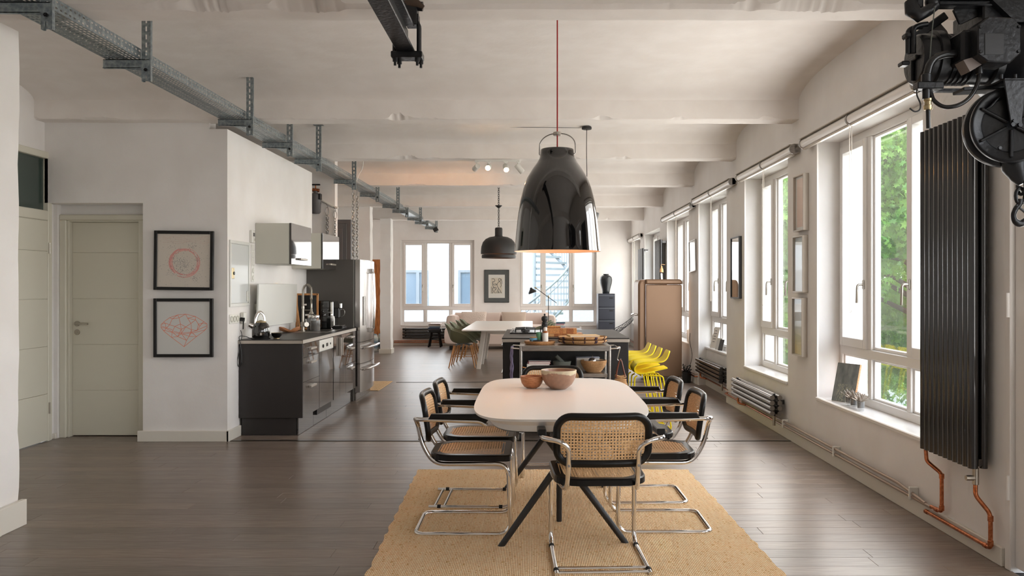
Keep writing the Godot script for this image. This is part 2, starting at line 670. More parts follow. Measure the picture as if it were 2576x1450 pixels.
	# woods
	var wood_t := ramp(noise_tex(0.015, 512, FastNoiseLite.TYPE_SIMPLEX_SMOOTH, 5, 31), Color(0.76, 0.70, 0.64), Color(0.93, 0.90, 0.87), Color(1, 1, 1))
	M.oak = mat(rgb(214, 156, 98), 0.45)
	M.oak.albedo_texture = wood_t
	triplanar(M.oak, Vector3(8, 0.8, 8), false)
	M.board = []
	for c in [rgb(230, 166, 104), rgb(208, 138, 82), rgb(240, 184, 126), rgb(188, 118, 68)]:
		var m := mat(c, 0.5)
		m.albedo_texture = wood_t
		triplanar(m, Vector3(14, 14, 14))
		M.board.append(m)
	M.old_wood = mat(rgb(196, 122, 62), 0.6)
	M.old_wood.albedo_texture = wood_t
	triplanar(M.old_wood, Vector3(5, 0.5, 5))
	M.bowl_wood = mat(rgb(206, 146, 104), 0.4)
	M.bowl_wood.albedo_texture = wood_t
	triplanar(M.bowl_wood, Vector3(3, 14, 3), false)
	M.tray_wood = mat(rgb(196, 146, 98), 0.5)
	M.tray_wood.albedo_texture = wood_t
	triplanar(M.tray_wood, Vector3(4, 12, 12), false)
	M.black_wood = mat(rgb(14, 13, 13), 0.3, 0, 0.42)
	M.cane = mat(rgb(240, 202, 154), 0.5)
	M.cane.albedo_texture = ramp(noise_tex(0.04, 256, FastNoiseLite.TYPE_SIMPLEX, 3, 41), Color(0.84, 0.78, 0.7), Color(1, 1, 1))
	triplanar(M.cane, Vector3.ONE * 6.0, false)
	M.table_white = mat(rgb(238, 234, 229), 0.34)
	M.table_white2 = mat(rgb(222, 214, 204), 0.4)
	# rug: braided jute, rows of knots, computed as relief and colour
	var n := 512
	var rc := Image.create(n, n, false, Image.FORMAT_RGB8)
	var rh := Image.create(n, n, false, Image.FORMAT_L8)
	var rng := RandomNumberGenerator.new()
	rng.seed = 77
	var cols := 32
	var rows := 24
	var knot: Array = []
	for k in cols * rows:
		knot.append(rng.randf())
	for y in n:
		for x in n:
			var cx := float(x) * cols / n
			var ci := int(cx) % cols
			var ry := float(y) * rows / n + (0.5 if ci % 2 else 0.0)
			var ri := int(ry) % rows
			var fx := cx - floorf(cx) - 0.5
			var fy := ry - floorf(ry) - 0.5
			var hh := clampf(1.0 - (fx * fx * 3.6 + pow(absf(fy + fx * 0.35), 2.0) * 3.0), 0.0, 1.0)
			var tn: float = knot[ci * rows + ri]
			var fib := 0.5 + 0.5 * sin((fx * 0.7 + fy) * 42.0 + tn * 6.0)
			var base := Color8(249, 206, 158).lerp(Color8(255, 226, 184), tn)
			if tn > 0.975:
				base = Color8(226, 176, 120)
			base = base * (0.93 + 0.07 * fib)
			rc.set_pixel(x, y, base)
			rh.set_pixel(x, y, Color.from_hsv(0, 0, sqrt(hh) * (0.9 + 0.1 * fib)))
	M.rug = mat(Color.WHITE, 0.95, 0, 0.15)
	M.rug.albedo_texture = ImageTexture.create_from_image(rc)
	var rn := rh.duplicate()
	rn.convert(Image.FORMAT_RGBA8)
	rn.bump_map_to_normal_map(10.0)
	M.rug.normal_enabled = true
	M.rug.normal_texture = ImageTexture.create_from_image(rn)
	M.rug.normal_scale = 1.0
	triplanar(M.rug, Vector3.ONE * 3.6)
	# cloth
	M.sofa = mat(rgb(226, 208, 198), 0.95, 0, 0.2)
	M.sofa.normal_enabled = true
	M.sofa.normal_texture = noise_tex(0.2, 256, FastNoiseLite.TYPE_SIMPLEX, 2, 51, true, 3.0)
	M.sofa.normal_scale = 0.5
	triplanar(M.sofa, Vector3.ONE * 4.0, false)
	M.fur = mat(rgb(236, 218, 206), 1.0, 0, 0.1)
	M.fur.normal_enabled = true
	M.fur.normal_texture = noise_tex(0.05, 256, FastNoiseLite.TYPE_SIMPLEX, 4, 53, true, 10.0)
	M.fur.normal_scale = 1.2
	triplanar(M.fur, Vector3.ONE * 3.0, false)
	M.velvet = mat(rgb(206, 186, 170), 0.8, 0, 0.2)
	M.wicker = mat(rgb(214, 172, 124), 0.8)
	M.wicker.albedo_texture = ramp(noise_tex(0.06, 256, FastNoiseLite.TYPE_SIMPLEX, 3, 61), Color(0.72, 0.64, 0.56), Color(1, 1, 1))
	triplanar(M.wicker, Vector3(6, 30, 6), false)
	M.yellow = mat(rgb(242, 216, 22), 0.55, 0, 0.35)
	M.olive = mat(rgb(112, 116, 92), 0.5)
	M.sage = mat(rgb(190, 200, 170), 0.5)
	M.bronze = mat(rgb(146, 118, 95), 0.34, 0.4)
	M.slate = mat(rgb(62, 66, 78), 0.5)
	M.red_cord = mat(rgb(168, 28, 30), 0.6)
	M.white_metal = mat(rgb(220, 214, 206), 0.4)
	M.pend_in = mat(rgb(240, 232, 220), 0.5)
	M.glass = mat(Color(0.95, 0.97, 0.97, 0.12), 0.03)
	M.glass.transparency = BaseMaterial3D.TRANSPARENCY_ALPHA
	M.amber = mat(rgb(150, 78, 20), 0.12)
	M.coffee = mat(rgb(46, 28, 18), 0.7)
	M.stone = mat(rgb(112, 116, 108), 0.9)
	M.stone.albedo_texture = ramp(noise_tex(0.2, 256, FastNoiseLite.TYPE_SIMPLEX, 3, 71), Color(0.7, 0.7, 0.7), Color(1, 1, 1))
	triplanar(M.stone, Vector3.ONE * 5.0, false)
	M.facade = mat(rgb(238, 240, 242), 0.9)
	M.facade.albedo_texture = ramp(noise_tex(0.1, 256, FastNoiseLite.TYPE_SIMPLEX, 3, 73), Color(0.96, 0.96, 0.96), Color(1, 1, 1))
	triplanar(M.facade, Vector3.ONE * 0.6)
	M.out_glass = mat(rgb(120, 140, 156), 0.1)
	M.out_frame = mat(rgb(150, 158, 164), 0.5)
	M.stair = mat(rgb(168, 176, 180), 0.5, 0.1)
	M.ground = mat(rgb(120, 124, 112), 0.95)
	M.bark = mat(rgb(84, 74, 62), 0.95)
	M.leaf = []
	for c in [rgb(120, 166, 72), rgb(142, 186, 84), rgb(98, 146, 66)]:
		var m := mat(c, 0.6)
		m.backlight_enabled = true
		m.backlight = Color(0.5, 0.6, 0.2)
		M.leaf.append(m)

# ---------------------------------------------------------------- the shell of the room
const WX := 2.36      # inner face of the right wall
const LX := -4.42     # inner face of the left wall
const BACK := 20.0
const FRONT := -5.0
# openings of the right wall: near d, far d, sill, head
const OPEN := [[-4.4, -2.5, 0.49, 2.6], [-1.9, 0.0, 0.49, 2.6], [0.6, 2.5, 0.49, 2.6], [3.22, 4.15, 0.0, 2.45], [5.05, 6.93, 0.487, 2.6], [7.72, 9.3, 0.523, 2.6], [10.16, 11.88, 0.55, 2.58, 0.11], [12.61, 14.66, 0.55, 2.56], [15.5, 17.6, 0.55, 2.5], [18.3, 19.75, 0.55, 2.5]]
const BEAMS := [[4.44, 2.885], [7.4, 2.885], [9.68, 2.885], [12.19, 2.88], [15.1, 2.855], [17.7, 2.82], [1.6, 2.885], [-1.2, 2.885], [-3.9, 2.885]]

func wall_with_openings(b: MB, d0: float, d1: float, x0: float, x1: float, top: float, open: Array) -> void:
	var p := d0
	for o in open:
		b.span(Vector3(x0, -0.1, -p), Vector3(x1, top, -o[0]))
		if o[2] > 0.0:
			b.span(Vector3(x0 + (o[4] if o.size() > 4 else 0.0), -0.1, -o[0]), Vector3(x1, o[2], -o[1]))
		b.span(Vector3(x0, o[3], -o[0]), Vector3(x1, top, -o[1]))
		p = o[1]
	b.span(Vector3(x0, -0.1, -p), Vector3(x1, top, -d1))

func structure() -> void:
	var rng := RandomNumberGenerator.new()
	rng.seed = 5
	# floor: a slab and boards; each near board a part, the far ones joined
	var floor_ := room("floor")
	var b := MB.new()
	b.span(Vector3(LX - 0.4, -0.3, -FRONT + 0.4), Vector3(WX + 0.5, -0.022, -BACK - 0.4))
	obj("slab", b, M.slab, floor_)
	var wide := 0.135
	var count := 0
	var rest: Array = [MB.new(), MB.new(), MB.new(), MB.new(), MB.new()]
	var d := FRONT
	while d < BACK:
		var x := LX - rng.randf() * 1.6
		while x < WX:
			var l := rng.randf_range(1.1, 2.1)
			var x0 := maxf(x, LX) + 0.0006
			var x1 := minf(x + l, WX) - 0.0006
			x += l
			if x1 - x0 < 0.02:
				continue
			var tone := rng.randi() % 5
			var c := Vector3((x0 + x1) / 2, -0.011, -d - wide / 2)
			var s := Vector3(x1 - x0, 0.022, wide - 0.0012)
			var px0 := 1340.0 + x0 * FPX / maxf(d, 0.5)
			var px1 := 1340.0 + x1 * FPX / maxf(d, 0.5)
			if d > 3.85 and px1 > 0.0 and px0 < 2576.0 and count < 300:
				count += 1
				var pb := MB.new()
				pb.box(Vector3.ZERO, s, 0.0012)
				var o := obj("plank", pb, M.plank[tone], floor_)
				o.position = c
			else:
				rest[tone].box(c, s)
		d += wide
	rest[1].span(Vector3(WX, -0.022, -10.16), Vector3(WX + 0.12, 0.0, -11.88))
	for i in 5:
		var o := obj("far_planks", rest[i], M.plank[i], floor_)
		o.set_meta("kind", "stuff")
	# metal joint strips across the boards
	b = MB.new()
	b.span(Vector3(-2.74, 0, -7.56), Vector3(WX, 0.004, -7.60))
	struct("trim_1", b, M.strip)
	b = MB.new()
	b.span(Vector3(-2.0, 0, -12.22), Vector3(WX, 0.004, -12.26))
	struct("trim_2", b, M.strip)
	# walls
	b = MB.new()
	wall_with_openings(b, FRONT, BACK, WX, WX + 0.42, 3.6, OPEN)
	struct("wall_right", b, M.wall)
	b = MB.new()
	for o in [[LX - 0.4, -3.16], [-1.4, -0.34], [1.53, WX + 0.42]]:
		b.span(Vector3(o[0], -0.1, -BACK), Vector3(o[1], 3.6, -BACK - 0.4))
	for o in [[-3.16, -1.4], [-0.34, 1.53]]:
		b.span(Vector3(o[0], -0.1, -BACK), Vector3(o[1], 0.486, -BACK - 0.4))
		b.span(Vector3(o[0], 2.52, -BACK), Vector3(o[1], 3.6, -BACK - 0.4))
	struct("wall_back", b, M.wall)
	b = MB.new()
	b.span(Vector3(LX, -0.1, -FRONT), Vector3(LX - 0.3, 3.6, -6.66))
	b.span(Vector3(LX, 2.62, -6.66), Vector3(LX - 0.3, 3.6, -7.62))
	b.span(Vector3(LX, -0.1, -7.62), Vector3(LX - 0.3, 3.6, -BACK))
	struct("wall_left", b, M.wall)
	b = MB.new()
	b.span(Vector3(LX - 0.3, -0.1, -FRONT), Vector3(WX + 0.4, 3.6, -FRONT + 0.3))
	struct("wall_front", b, M.wall)
	# the box of the bathroom: front wall with a door niche, kitchen wall
	b = MB.new()
	b.span(Vector3(-3.53, 0, -7.56), Vector3(-2.765, 2.83, -7.72))
	b.span(Vector3(LX, 2.83, -7.56), Vector3(-2.93, 2.93, -7.72))
	b.span(Vector3(LX, 0, -7.70), Vector3(-4.385, 2.83, -7.95))
	b.span(Vector3(-3.595, 0, -7.72), Vector3(-3.4, 2.83, -7.95))
	b.span(Vector3(LX, 2.16, -7.56), Vector3(-3.53, 2.83, -7.72))
	b.span(Vector3(-4.385, 2.07, -7.76), Vector3(-3.595, 2.83, -7.95))
	struct("wall_bathroom", b, M.wall)
	b = MB.new()
	b.span(Vector3(-2.765, 0, -7.7199), Vector3(-2.93, 2.83, -10.46))
	b.span(Vector3(-2.93, 0, -10.3), Vector3(LX, 2.83, -10.46))
	b.span(Vector3(-2.93, 2.7, -7.72), Vector3(LX, 2.83, -10.3))
	struct("wall_kitchen", b, M.wall)
	b = MB.new()
	b.span(Vector3(LX, 0, -11.25), Vector3(-2.665, 3.3, -11.4))
	struct("wall_partition", b, M.wall)
	b = MB.new()
	b.span(Vector3(LX, 0, -16.6), Vector3(-3.3, 3.3, -16.75))
	struct("wall_store", b, M.wall)
	# columns
	for c in [[-3.45, -3.018, 4.68, 4.9, 2.9], [-3.15, -2.945, 15.12, 15.36, 2.87], [-3.19, -2.97, 17.45, 17.75, 2.83]]:
		b = MB.new()
		# worn edges: rings of a square with slightly moved corners
		var ring: Array = []
		var k := 26
		for i in k + 1:
			var y: float = c[4] * i / k
			var row: Array = []
			for q in [[c[0], c[2]], [c[1], c[2]], [c[1], c[3]], [c[0], c[3]]]:
				row.append(Vector3(q[0] + rng.randf_range(-0.005, 0.005), y, -q[1] + rng.randf_range(-0.005, 0.005)))
			ring.append(row)
		for i in k:
			for j in 4:
				var mid: Vector3 = (ring[i][j] + ring[i][(j + 1) % 4]) * 0.5
				b.quad(ring[i][j], ring[i][(j + 1) % 4], ring[i + 1][(j + 1) % 4], ring[i + 1][j], mid - Vector3((c[0] + c[1]) / 2, mid.y, -(c[2] + c[3]) / 2))
		struct("column", b, M.wall)
	# ceiling: plastered caps between beams with chipped lower edges
	var ceil_ := room("ceiling")
	var noise := FastNoiseLite.new()
	noise.seed = 4
	noise.frequency = 1.6
	noise.fractal_octaves = 4
	var chips := FastNoiseLite.new()
	chips.seed = 12
	chips.frequency = 0.55
	var list := BEAMS.duplicate()
	list.sort_custom(func(p, q): return p[0] < q[0])
	var x0 := LX - 0.05
	var x1 := WX + 0.02
	for w in list:
		b = MB.new()
		var steps := 420
		var face: Array = []
		var edge: Array = []
		var under: Array = []
		var rear: Array = []
		for i in steps + 1:
			var x := lerpf(x0, x1, float(i) / steps)
			var chip := clampf(absf(chips.get_noise_2d(x * 2.0, w[0] * 9.0)) * 3.6 - 1.0, 0.0, 1.0)
			var j1 := noise.get_noise_2d(x * 1.2, w[0] * 3.0)
			var j2 := noise.get_noise_2d(x * 17.0, w[0] * 5.0 + 7.0) * minf(chip + (0.35 if w[0] == 4.44 else 0.08), 1.0)
			var e := 0.004 + chip * (0.03 + 0.05 * absf(j2))
			if w[0] == 4.44:
				e += 0.015 + 0.02 * absf(j2)
			var low: float = w[1] + 0.006 * j1
			var near: float = w[0] + 0.004 * j1
			var row := [Vector3(x, w[1] + 0.34, -near), Vector3(x, w[1] + 0.10 + 0.03 * j2, -near), Vector3(x, low + e, -near + 0.002), Vector3(x, low + e * 0.3 + 0.004 * j2, -near - e * 0.6), Vector3(x, low, -near - e * 0.9 - 0.01), Vector3(x, low + 0.002, -near - 0.215), Vector3(x, low + 0.012, -near - 0.23), Vector3(x, w[1] + 0.34, -near - 0.23)]
			face.append([row[0], row[1], row[2]])
			edge.append([row[2], row[3], row[4]])
			under.append([row[4], row[5]])
			rear.append([row[5], row[6], row[7]])
		for part in [face, edge, under, rear]:
			b.sheet(part)
		obj("beam", b, M.ceiling, ceil_)
	var edges: Array = [[FRONT, FRONT]]
	for w in list:
		edges.append([w[0], w[0] + 0.23])
	edges.append([BACK, BACK])
	for i in edges.size() - 1:
		var a: float = edges[i][1]
		var c: float = edges[i + 1][0]
		var g: Array = []
		for r in 19:
			var t := float(r) / 18
			var row: Array = []
			# finer towards the springing
			var s := 0.5 - 0.5 * cos(PI * t)
			var y := 3.055 + 0.135 * pow(maxf(0.0, 1.0 - pow(absf(2 * s - 1), 4.0)), 0.6)
			if i == 0 or i == edges.size() - 2:
				y = 3.055 + 0.135
			for q in 33:
				var x := lerpf(x0, x1, q / 32.0)
				row.append(Vector3(x, y + 0.006 * noise.get_noise_2d(x * 0.4, lerpf(a, c, s) * 0.6), -lerpf(a, c, s)))
			g.append(row)
		b = MB.new()
		b.sheet(g, true)
		obj("vault", b, M.ceiling, ceil_)
	b = MB.new()
	b.span(Vector3(LX - 0.4, 3.3, -FRONT + 0.4), Vector3(WX + 0.5, 3.6, -BACK - 0.4))
	obj("slab", b, M.ceiling, ceil_)
	# baseboards
	b = MB.new()
	for s in [[FRONT, 3.2], [4.17, 10.1], [11.95, 12.55], [14.7, BACK]]:
		b.span(Vector3(WX, 0, -s[0]), Vector3(WX - 0.02, 0.095, -s[1]), 0.003)
	b.span(Vector3(WX, 0, -10.1), Vector3(WX + 0.1, 0.095, -10.16), 0.003)
	b.span(Vector3(WX + 0.12, 0, -10.16), Vector3(WX + 0.1, 0.095, -11.9), 0.003)
	struct("baseboard_right", b, M.trim)
	b = MB.new()
	b.span(Vector3(-3.57, 0, -7.535), Vector3(-2.745, 0.097, -7.56), 0.003)
	b.span(Vector3(-2.765, 0, -7.535), Vector3(-2.743, 0.097, -7.86), 0.003)
	b.span(Vector3(LX, 0, -7.68), Vector3(-4.39, 0.05, -7.70), 0.003)
	struct("baseboard_left", b, M.trim)
	b = MB.new()
	b.span(Vector3(LX, 0, -BACK + 0.02), Vector3(WX, 0.095, -BACK), 0.003)
	struct("baseboard_back", b, M.trim)
	b = MB.new()
	b.span(Vector3(-3.47, 0, -4.66), Vector3(-2.975, 0.15, -4.68), 0.003)
	b.span(Vector3(-3.012, 0, -4.68), Vector3(-2.98, 0.15, -4.92), 0.003)
	struct("baseboard_column", b, M.trim)
	b = MB.new()
	b.span(Vector3(-3.21, 0, -17.42), Vector3(-2.95, 0.1, -17.45), 0.003)
	b.span(Vector3(-2.97, 0, -17.45), Vector3(-2.95, 0.1, -17.77), 0.003)
	struct("baseboard_pillar", b, M.trim)
	doors()

func lever(p: Node, o: Vector3, bas: Basis, along: float) -> void:
	var b := MB.new()
	b.cyl(o, 0.026, 0.008, 24, bas * Basis(Vector3.RIGHT, PI / 2), 0.002)
	var q := fillet([o, o + bas * Vector3(0, 0, 0.05), o + bas * Vector3(along, 0, 0.05)], 0.02)
	b.tube(q, 0.0095, 12)
	obj("door_handle", b, M.nickel, p)

func doors() -> void:
	# the door in the niche of the bathroom wall, seen square on
	var p := room("door_1")
	p.position = Vector3(-4.385, 0, -7.80)
	var b := MB.new()
	var w := 0.72
	b.span(Vector3(0.0, 0, -0.04), Vector3(0.06, 2.02, 0.07), 0.006)
	b.span(Vector3(w + 0.01, 0, -0.04), Vector3(w + 0.07, 2.02, 0.07), 0.006)
	b.span(Vector3(0.0, 2.02, -0.04), Vector3(w + 0.07, 2.07, 0.07), 0.006)
	b.span(Vector3(0.06, 0, -0.04), Vector3(0.075, 2.02, 0.04), 0.003)
	b.span(Vector3(0.075, 2.005, -0.04), Vector3(w, 2.02, 0.04), 0.003)
	b.span(Vector3(w, 0, -0.04), Vector3(w + 0.01, 2.02, 0.04), 0.003)
	obj("door_frame", b, M.door, p)
	# leaf of five boards with fine grooves between
	var cuts := [0.008, 0.43, 0.86, 1.29, 1.72, 1.985]
	var leaf := MB.new()
	leaf.span(Vector3(0.075, 0.008, -0.06), Vector3(w, 2.004, -0.024))
	var lo := obj("door_leaf", leaf, M.door, p)
	for i in 5:
		b = MB.new()
		b.span(Vector3(0.075, cuts[i] + 0.0015, -0.03), Vector3(w, cuts[i + 1] + (0.018 if i == 4 else -0.0015), -0.018), 0.002)
		obj("panel", b, M.door, lo)
	lever(p, Vector3(0.12, 1.055, -0.018), Basis.IDENTITY, 0.125)
	b = MB.new()
	b.cyl(Vector3(0.12, 0.975, -0.018), 0.026, 0.008, 24, Basis(Vector3.RIGHT, PI / 2), 0.002)
	b.cyl(Vector3(0.12, 0.975, -0.012), 0.010, 0.006, 16, Basis(Vector3.RIGHT, PI / 2))
	obj("lock_rosette", b, M.nickel, p)
	# the door in the left side wall, with a green fanlight above
	p = room("door_2")
	p.position = Vector3(LX, 0, -7.62)
	b = MB.new()
	for s in [[0.0, 0.06], [0.90, 0.96]]:
		b.span(Vector3(-0.06, 0, s[0]), Vector3(0.035, 2.62, s[1]), 0.006)
	b.span(Vector3(-0.06, 2.56, 0.0), Vector3(0.035, 2.62, 0.96), 0.006)
	b.span(Vector3(-0.06, 2.0, 0.06), Vector3(0.035, 2.09, 0.90), 0.006)
	obj("door_frame", b, M.door, p)
	leaf = MB.new()
	leaf.span(Vector3(-0.03, 0.008, 0.06), Vector3(0.014, 2.0, 0.90))
	lo = obj("door_leaf", leaf, M.door, p)
	for i in 5:
		b = MB.new()
		b.span(Vector3(0.0, cuts[i] + 0.0015, 0.06), Vector3(0.026, cuts[i + 1] + (0.013 if i == 4 else -0.0015), 0.90), 0.002)
		obj("panel", b, M.door, lo)
	b = MB.new()
	b.span(Vector3(-0.02, 2.09, 0.06), Vector3(-0.012, 2.56, 0.90))
	obj("pane", b, M.dark_green, p)
	for y in [0.25, 1.7]:
		b = MB.new()
		b.cyl(Vector3(0.04, y, 0.05), 0.008, 0.1, 10)
		obj("hinge", b, M.nickel, p)
	lever(p, Vector3(0.026, 1.055, 0.83), Basis(Vector3.UP, PI / 2), 0.125)
	# glazed door at the right edge, in the right wall
	p = room("door_3")
	p.transform = Transform3D(Basis(Vector3(0, 0, -1), Vector3.UP, Vector3(1, 0, 0)), Vector3(WX, 0, -3.22))
	b = MB.new()
	b.span(Vector3(0, 0, 0.02), Vector3(0.05, 2.45, 0.1), 0.004)
	b.span(Vector3(0.88, 0, -0.015), Vector3(0.93, 2.45, 0.1), 0.004)
	b.span(Vector3(0.05, 2.39, 0.02), Vector3(0.88, 2.45, 0.1), 0.004)
	obj("door_frame", b, M.frame_white, p)
	b = MB.new()
	for s in [[0.05, 0.15], [0.78, 0.88]]:
		b.span(Vector3(s[0], 0.02, 0.01), Vector3(s[1], 2.39, 0.06), 0.004)
	for s in [[0.02, 0.25], [0.86, 1.02], [2.27, 2.39]]:
		b.span(Vector3(0.15, s[0], 0.01), Vector3(0.78, s[1], 0.06), 0.004)
	lo = obj("door_leaf", b, M.frame_white, p)
	b = MB.new()
	b.span(Vector3(0.15, 0.25, 0.03), Vector3(0.78, 0.86, 0.045))
	b.span(Vector3(0.2, 0.3, 0.02), Vector3(0.73, 0.81, 0.05), 0.008)
	obj("panel", b, M.frame_white, lo)
	b = MB.new()
	b.span(Vector3(0.15, 1.02, 0.03), Vector3(0.78, 2.27, 0.036))
	obj("pane", b, M.pane, lo)
	for y in [0.35, 1.25, 2.1]:
		b = MB.new()
		b.cyl(Vector3(0.89, y, -0.02), 0.01, 0.12, 10)
		obj("hinge", b, M.frame_white, p)

# ---------------------------------------------------------------- windows: two casements, a fixed middle, three low panes
func window(called: String, pos: Vector3, bas: Basis, w: float, h: float, deep: float, recess := 0.0) -> void:
	var p := room(called)
	p.transform = Transform3D(bas, pos)
	var z0 := deep
	var z1 := deep + 0.075
	var low := 0.40
	var c1 := w * 0.325
	var c2 := w * 0.675
	var b := MB.new()
	b.span(Vector3(0, 0, z0), Vector3(0.05, h, z1), 0.004)
	b.span(Vector3(w - 0.05, 0, z0), Vector3(w, h, z1), 0.004)
	b.span(Vector3(0.05, 0, z0), Vector3(w - 0.05, 0.06, z1), 0.004)
	b.span(Vector3(0.05, h - 0.06, z0), Vector3(w - 0.05, h, z1), 0.004)
	b.span(Vector3(0.05, low - 0.035, z0 - 0.004), Vector3(w - 0.05, low + 0.035, z1), 0.004)
	for c in [c1, c2]:
		b.span(Vector3(c - 0.03, 0.06, z0 - 0.002), Vector3(c + 0.03, low - 0.035, z1), 0.004)
		b.span(Vector3(c - 0.03, low + 0.035, z0 - 0.002), Vector3(c + 0.03, h - 0.06, z1), 0.004)
	obj("window_frame", b, M.frame_white, p)
	b = MB.new()
	b.span(Vector3(0, -0.03, recess - 0.015), Vector3(w, 0.0, z0), 0.006)
	obj("window_sill", b, M.frame_white, p)
	var cols := [[0.05, c1 - 0.03], [c1 + 0.03, c2 - 0.03], [c2 + 0.03, w - 0.05]]
	for i in 3:
		var x0: float = cols[i][0]
		var x1: float = cols[i][1]
		var t := 0.055 if i != 1 else 0.018
		var y0 := low + 0.035
		var y1 := h - 0.06
		var zz := z0 - 0.02 if i != 1 else z0 + 0.02
		b = MB.new()
		b.span(Vector3(x0, y0, zz), Vector3(x0 + t, y1, z1 - 0.01), 0.004)
		b.span(Vector3(x1 - t, y0, zz), Vector3(x1, y1, z1 - 0.01), 0.004)
		b.span(Vector3(x0 + t, y0, zz), Vector3(x1 - t, y0 + t * 1.3, z1 - 0.01), 0.004)
		b.span(Vector3(x0 + t, y1 - t, zz), Vector3(x1 - t, y1, z1 - 0.01), 0.004)
		var s := obj("sash", b, M.frame_white, p)
		b = MB.new()
		b.span(Vector3(x0 + t, y0 + t * 1.3, z0 + 0.03), Vector3(x1 - t, y1 - t, z0 + 0.036))
		obj("pane", b, M.pane, s)
		if i != 1:
			b = MB.new()
			var hx := x1 - t / 2 if i == 0 else x0 + t / 2
			var hy := 0.93
			var hs := -1.0
			b.box(Vector3(hx, hy, zz - 0.006), Vector3(0.026, 0.07, 0.012), 0.004)
			b.tube(fillet([Vector3(hx, hy, zz - 0.01), Vector3(hx, hy, zz - 0.05), Vector3(hx + 0.012 * hs, hy - 0.05, zz - 0.058), Vector3(hx, hy - 0.14, zz - 0.055)], 0.02), 0.009, 10)
			obj("window_handle", b, M.nickel, s)
		# low pane
		b = MB.new()
		y0 = 0.06
		y1 = low - 0.035
		t = 0.016
		b.span(Vector3(x0, y0, z0 + 0.02), Vector3(x0 + t, y1, z1 - 0.01), 0.003)
		b.span(Vector3(x1 - t, y0, z0 + 0.02), Vector3(x1, y1, z1 - 0.01), 0.003)
		b.span(Vector3(x0 + t, y0, z0 + 0.02), Vector3(x1 - t, y0 + t, z1 - 0.01), 0.003)
		b.span(Vector3(x0 + t, y1 - t, z0 + 0.02), Vector3(x1 - t, y1, z1 - 0.01), 0.003)
		s = obj("glazing_bead", b, M.frame_white, p)
		b = MB.new()
		b.span(Vector3(x0 + t, y0 + t, z0 + 0.034), Vector3(x1 - t, y1 - t, z0 + 0.04))
		obj("pane", b, M.pane, s)

func windows() -> void:
	var turn := Basis(Vector3(0, 0, -1), Vector3.UP, Vector3(1, 0, 0))
	var k := 0
	for o in OPEN:
		if o[2] <= 0.0:
			continue
		k += 1
		window("window_%d" % k, Vector3(WX, o[2], -o[0]), turn, o[1] - o[0], o[3] - o[2], 0.19, o[4] if o.size() > 4 else 0.0)
	var turn2 := Basis(Vector3(-1, 0, 0), Vector3.UP, Vector3(0, 0, -1))
	window("window_%d" % (k + 1), Vector3(-1.4, 0.486, -BACK), turn2, 1.76, 2.034, 0.1)
	window("window_%d" % (k + 2), Vector3(1.53, 0.486, -BACK), turn2, 1.87, 2.034, 0.1)

# ---------------------------------------------------------------- what the windows look out on
func tree(label: String, pos: Vector3, h: float, r: float, sd: int) -> void:
	var t := thing("maple_tree", label, "tree", pos, Basis.IDENTITY)
	var rng := RandomNumberGenerator.new()
	rng.seed = sd
	var b := MB.new()
	b.tube(spline([Vector3(0, 0, 0), Vector3(0.1, h * 0.25, 0), Vector3(-0.1, h * 0.5, 0.1), Vector3(0.05, h * 0.85, 0)], 4), [0.24, 0.23, 0.22, 0.21, 0.2, 0.19, 0.18, 0.16, 0.14, 0.12, 0.1, 0.08, 0.05], 8)
	for i in 14:
		var y := h * rng.randf_range(0.3, 0.8)
		var a := rng.randf() * TAU
		var l := r * rng.randf_range(0.6, 0.95)
		b.tube([Vector3(0, y, 0), Vector3(cos(a) * l * 0.5, y + 0.5, sin(a) * l * 0.5), Vector3(cos(a) * l, y + 0.6, sin(a) * l)], [0.07, 0.045, 0.015], 6)
	obj("trunk", b, M.bark, t)
	# a lobed leaf
	b = MB.new()
	var lobe := v2([0, -0.1, 0.03, -0.03, 0.11, -0.04, 0.07, 0.02, 0.1, 0.08, 0.03, 0.06, 0, 0.14, -0.03, 0.06, -0.1, 0.08, -0.07, 0.02, -0.11, -0.04, -0.03, -0.03])
	for i in lobe.size():
		var p := lobe[i]
		var q := lobe[(i + 1) % lobe.size()]
		b.tri(Vector3(0, 0.02, 0.012), Vector3(p.x, p.y, 0), Vector3(q.x, q.y, 0), Vector3(p.x, p.y, 0.6).normalized(), Vector3(p.x, p.y, 0.6).normalized(), Vector3(q.x, q.y, 0.6).normalized())
	var leaf := b.mesh()
	var clumps: Array = []
	for i in 90:
		var a := rng.randf() * TAU
		var y := rng.randf_range(0.12, 1.0)
		var rr := r * sqrt(maxf(0.05, 1.0 - pow(absf(y - 0.5) * 1.9, 2.0))) * sqrt(rng.randf_range(0.2, 1.0))
		clumps.append(Vector3(cos(a) * rr, h * y, sin(a) * rr))
	for m in 3:
		var mm := MultiMesh.new()
		mm.transform_format = MultiMesh.TRANSFORM_3D
		mm.mesh = leaf
		mm.instance_count = 22000
		for i in 22000:
			var c: Vector3 = clumps[rng.randi() % clumps.size()]
			var dir := Vector3(rng.randfn(), rng.randfn() * 0.6, rng.randfn()).normalized()
			var p := c + dir * rng.randf_range(0.25, 0.95)
			var bas := Basis.looking_at((dir + Vector3(rng.randfn(), rng.randfn() + 0.6, rng.randfn()) * 0.5).normalized(), Vector3(0.1, 1, 0.05)).rotated(dir, rng.randf() * TAU)
			mm.set_instance_transform(i, Transform3D(bas * rng.randf_range(0.4, 0.8), p))
		var o := MultiMeshInstance3D.new()
		o.name = "leaves"
		o.multimesh = mm
		o.material_override = M.leaf[m]
		o.set_meta("kind", "stuff")
		t.add_child(o, true)

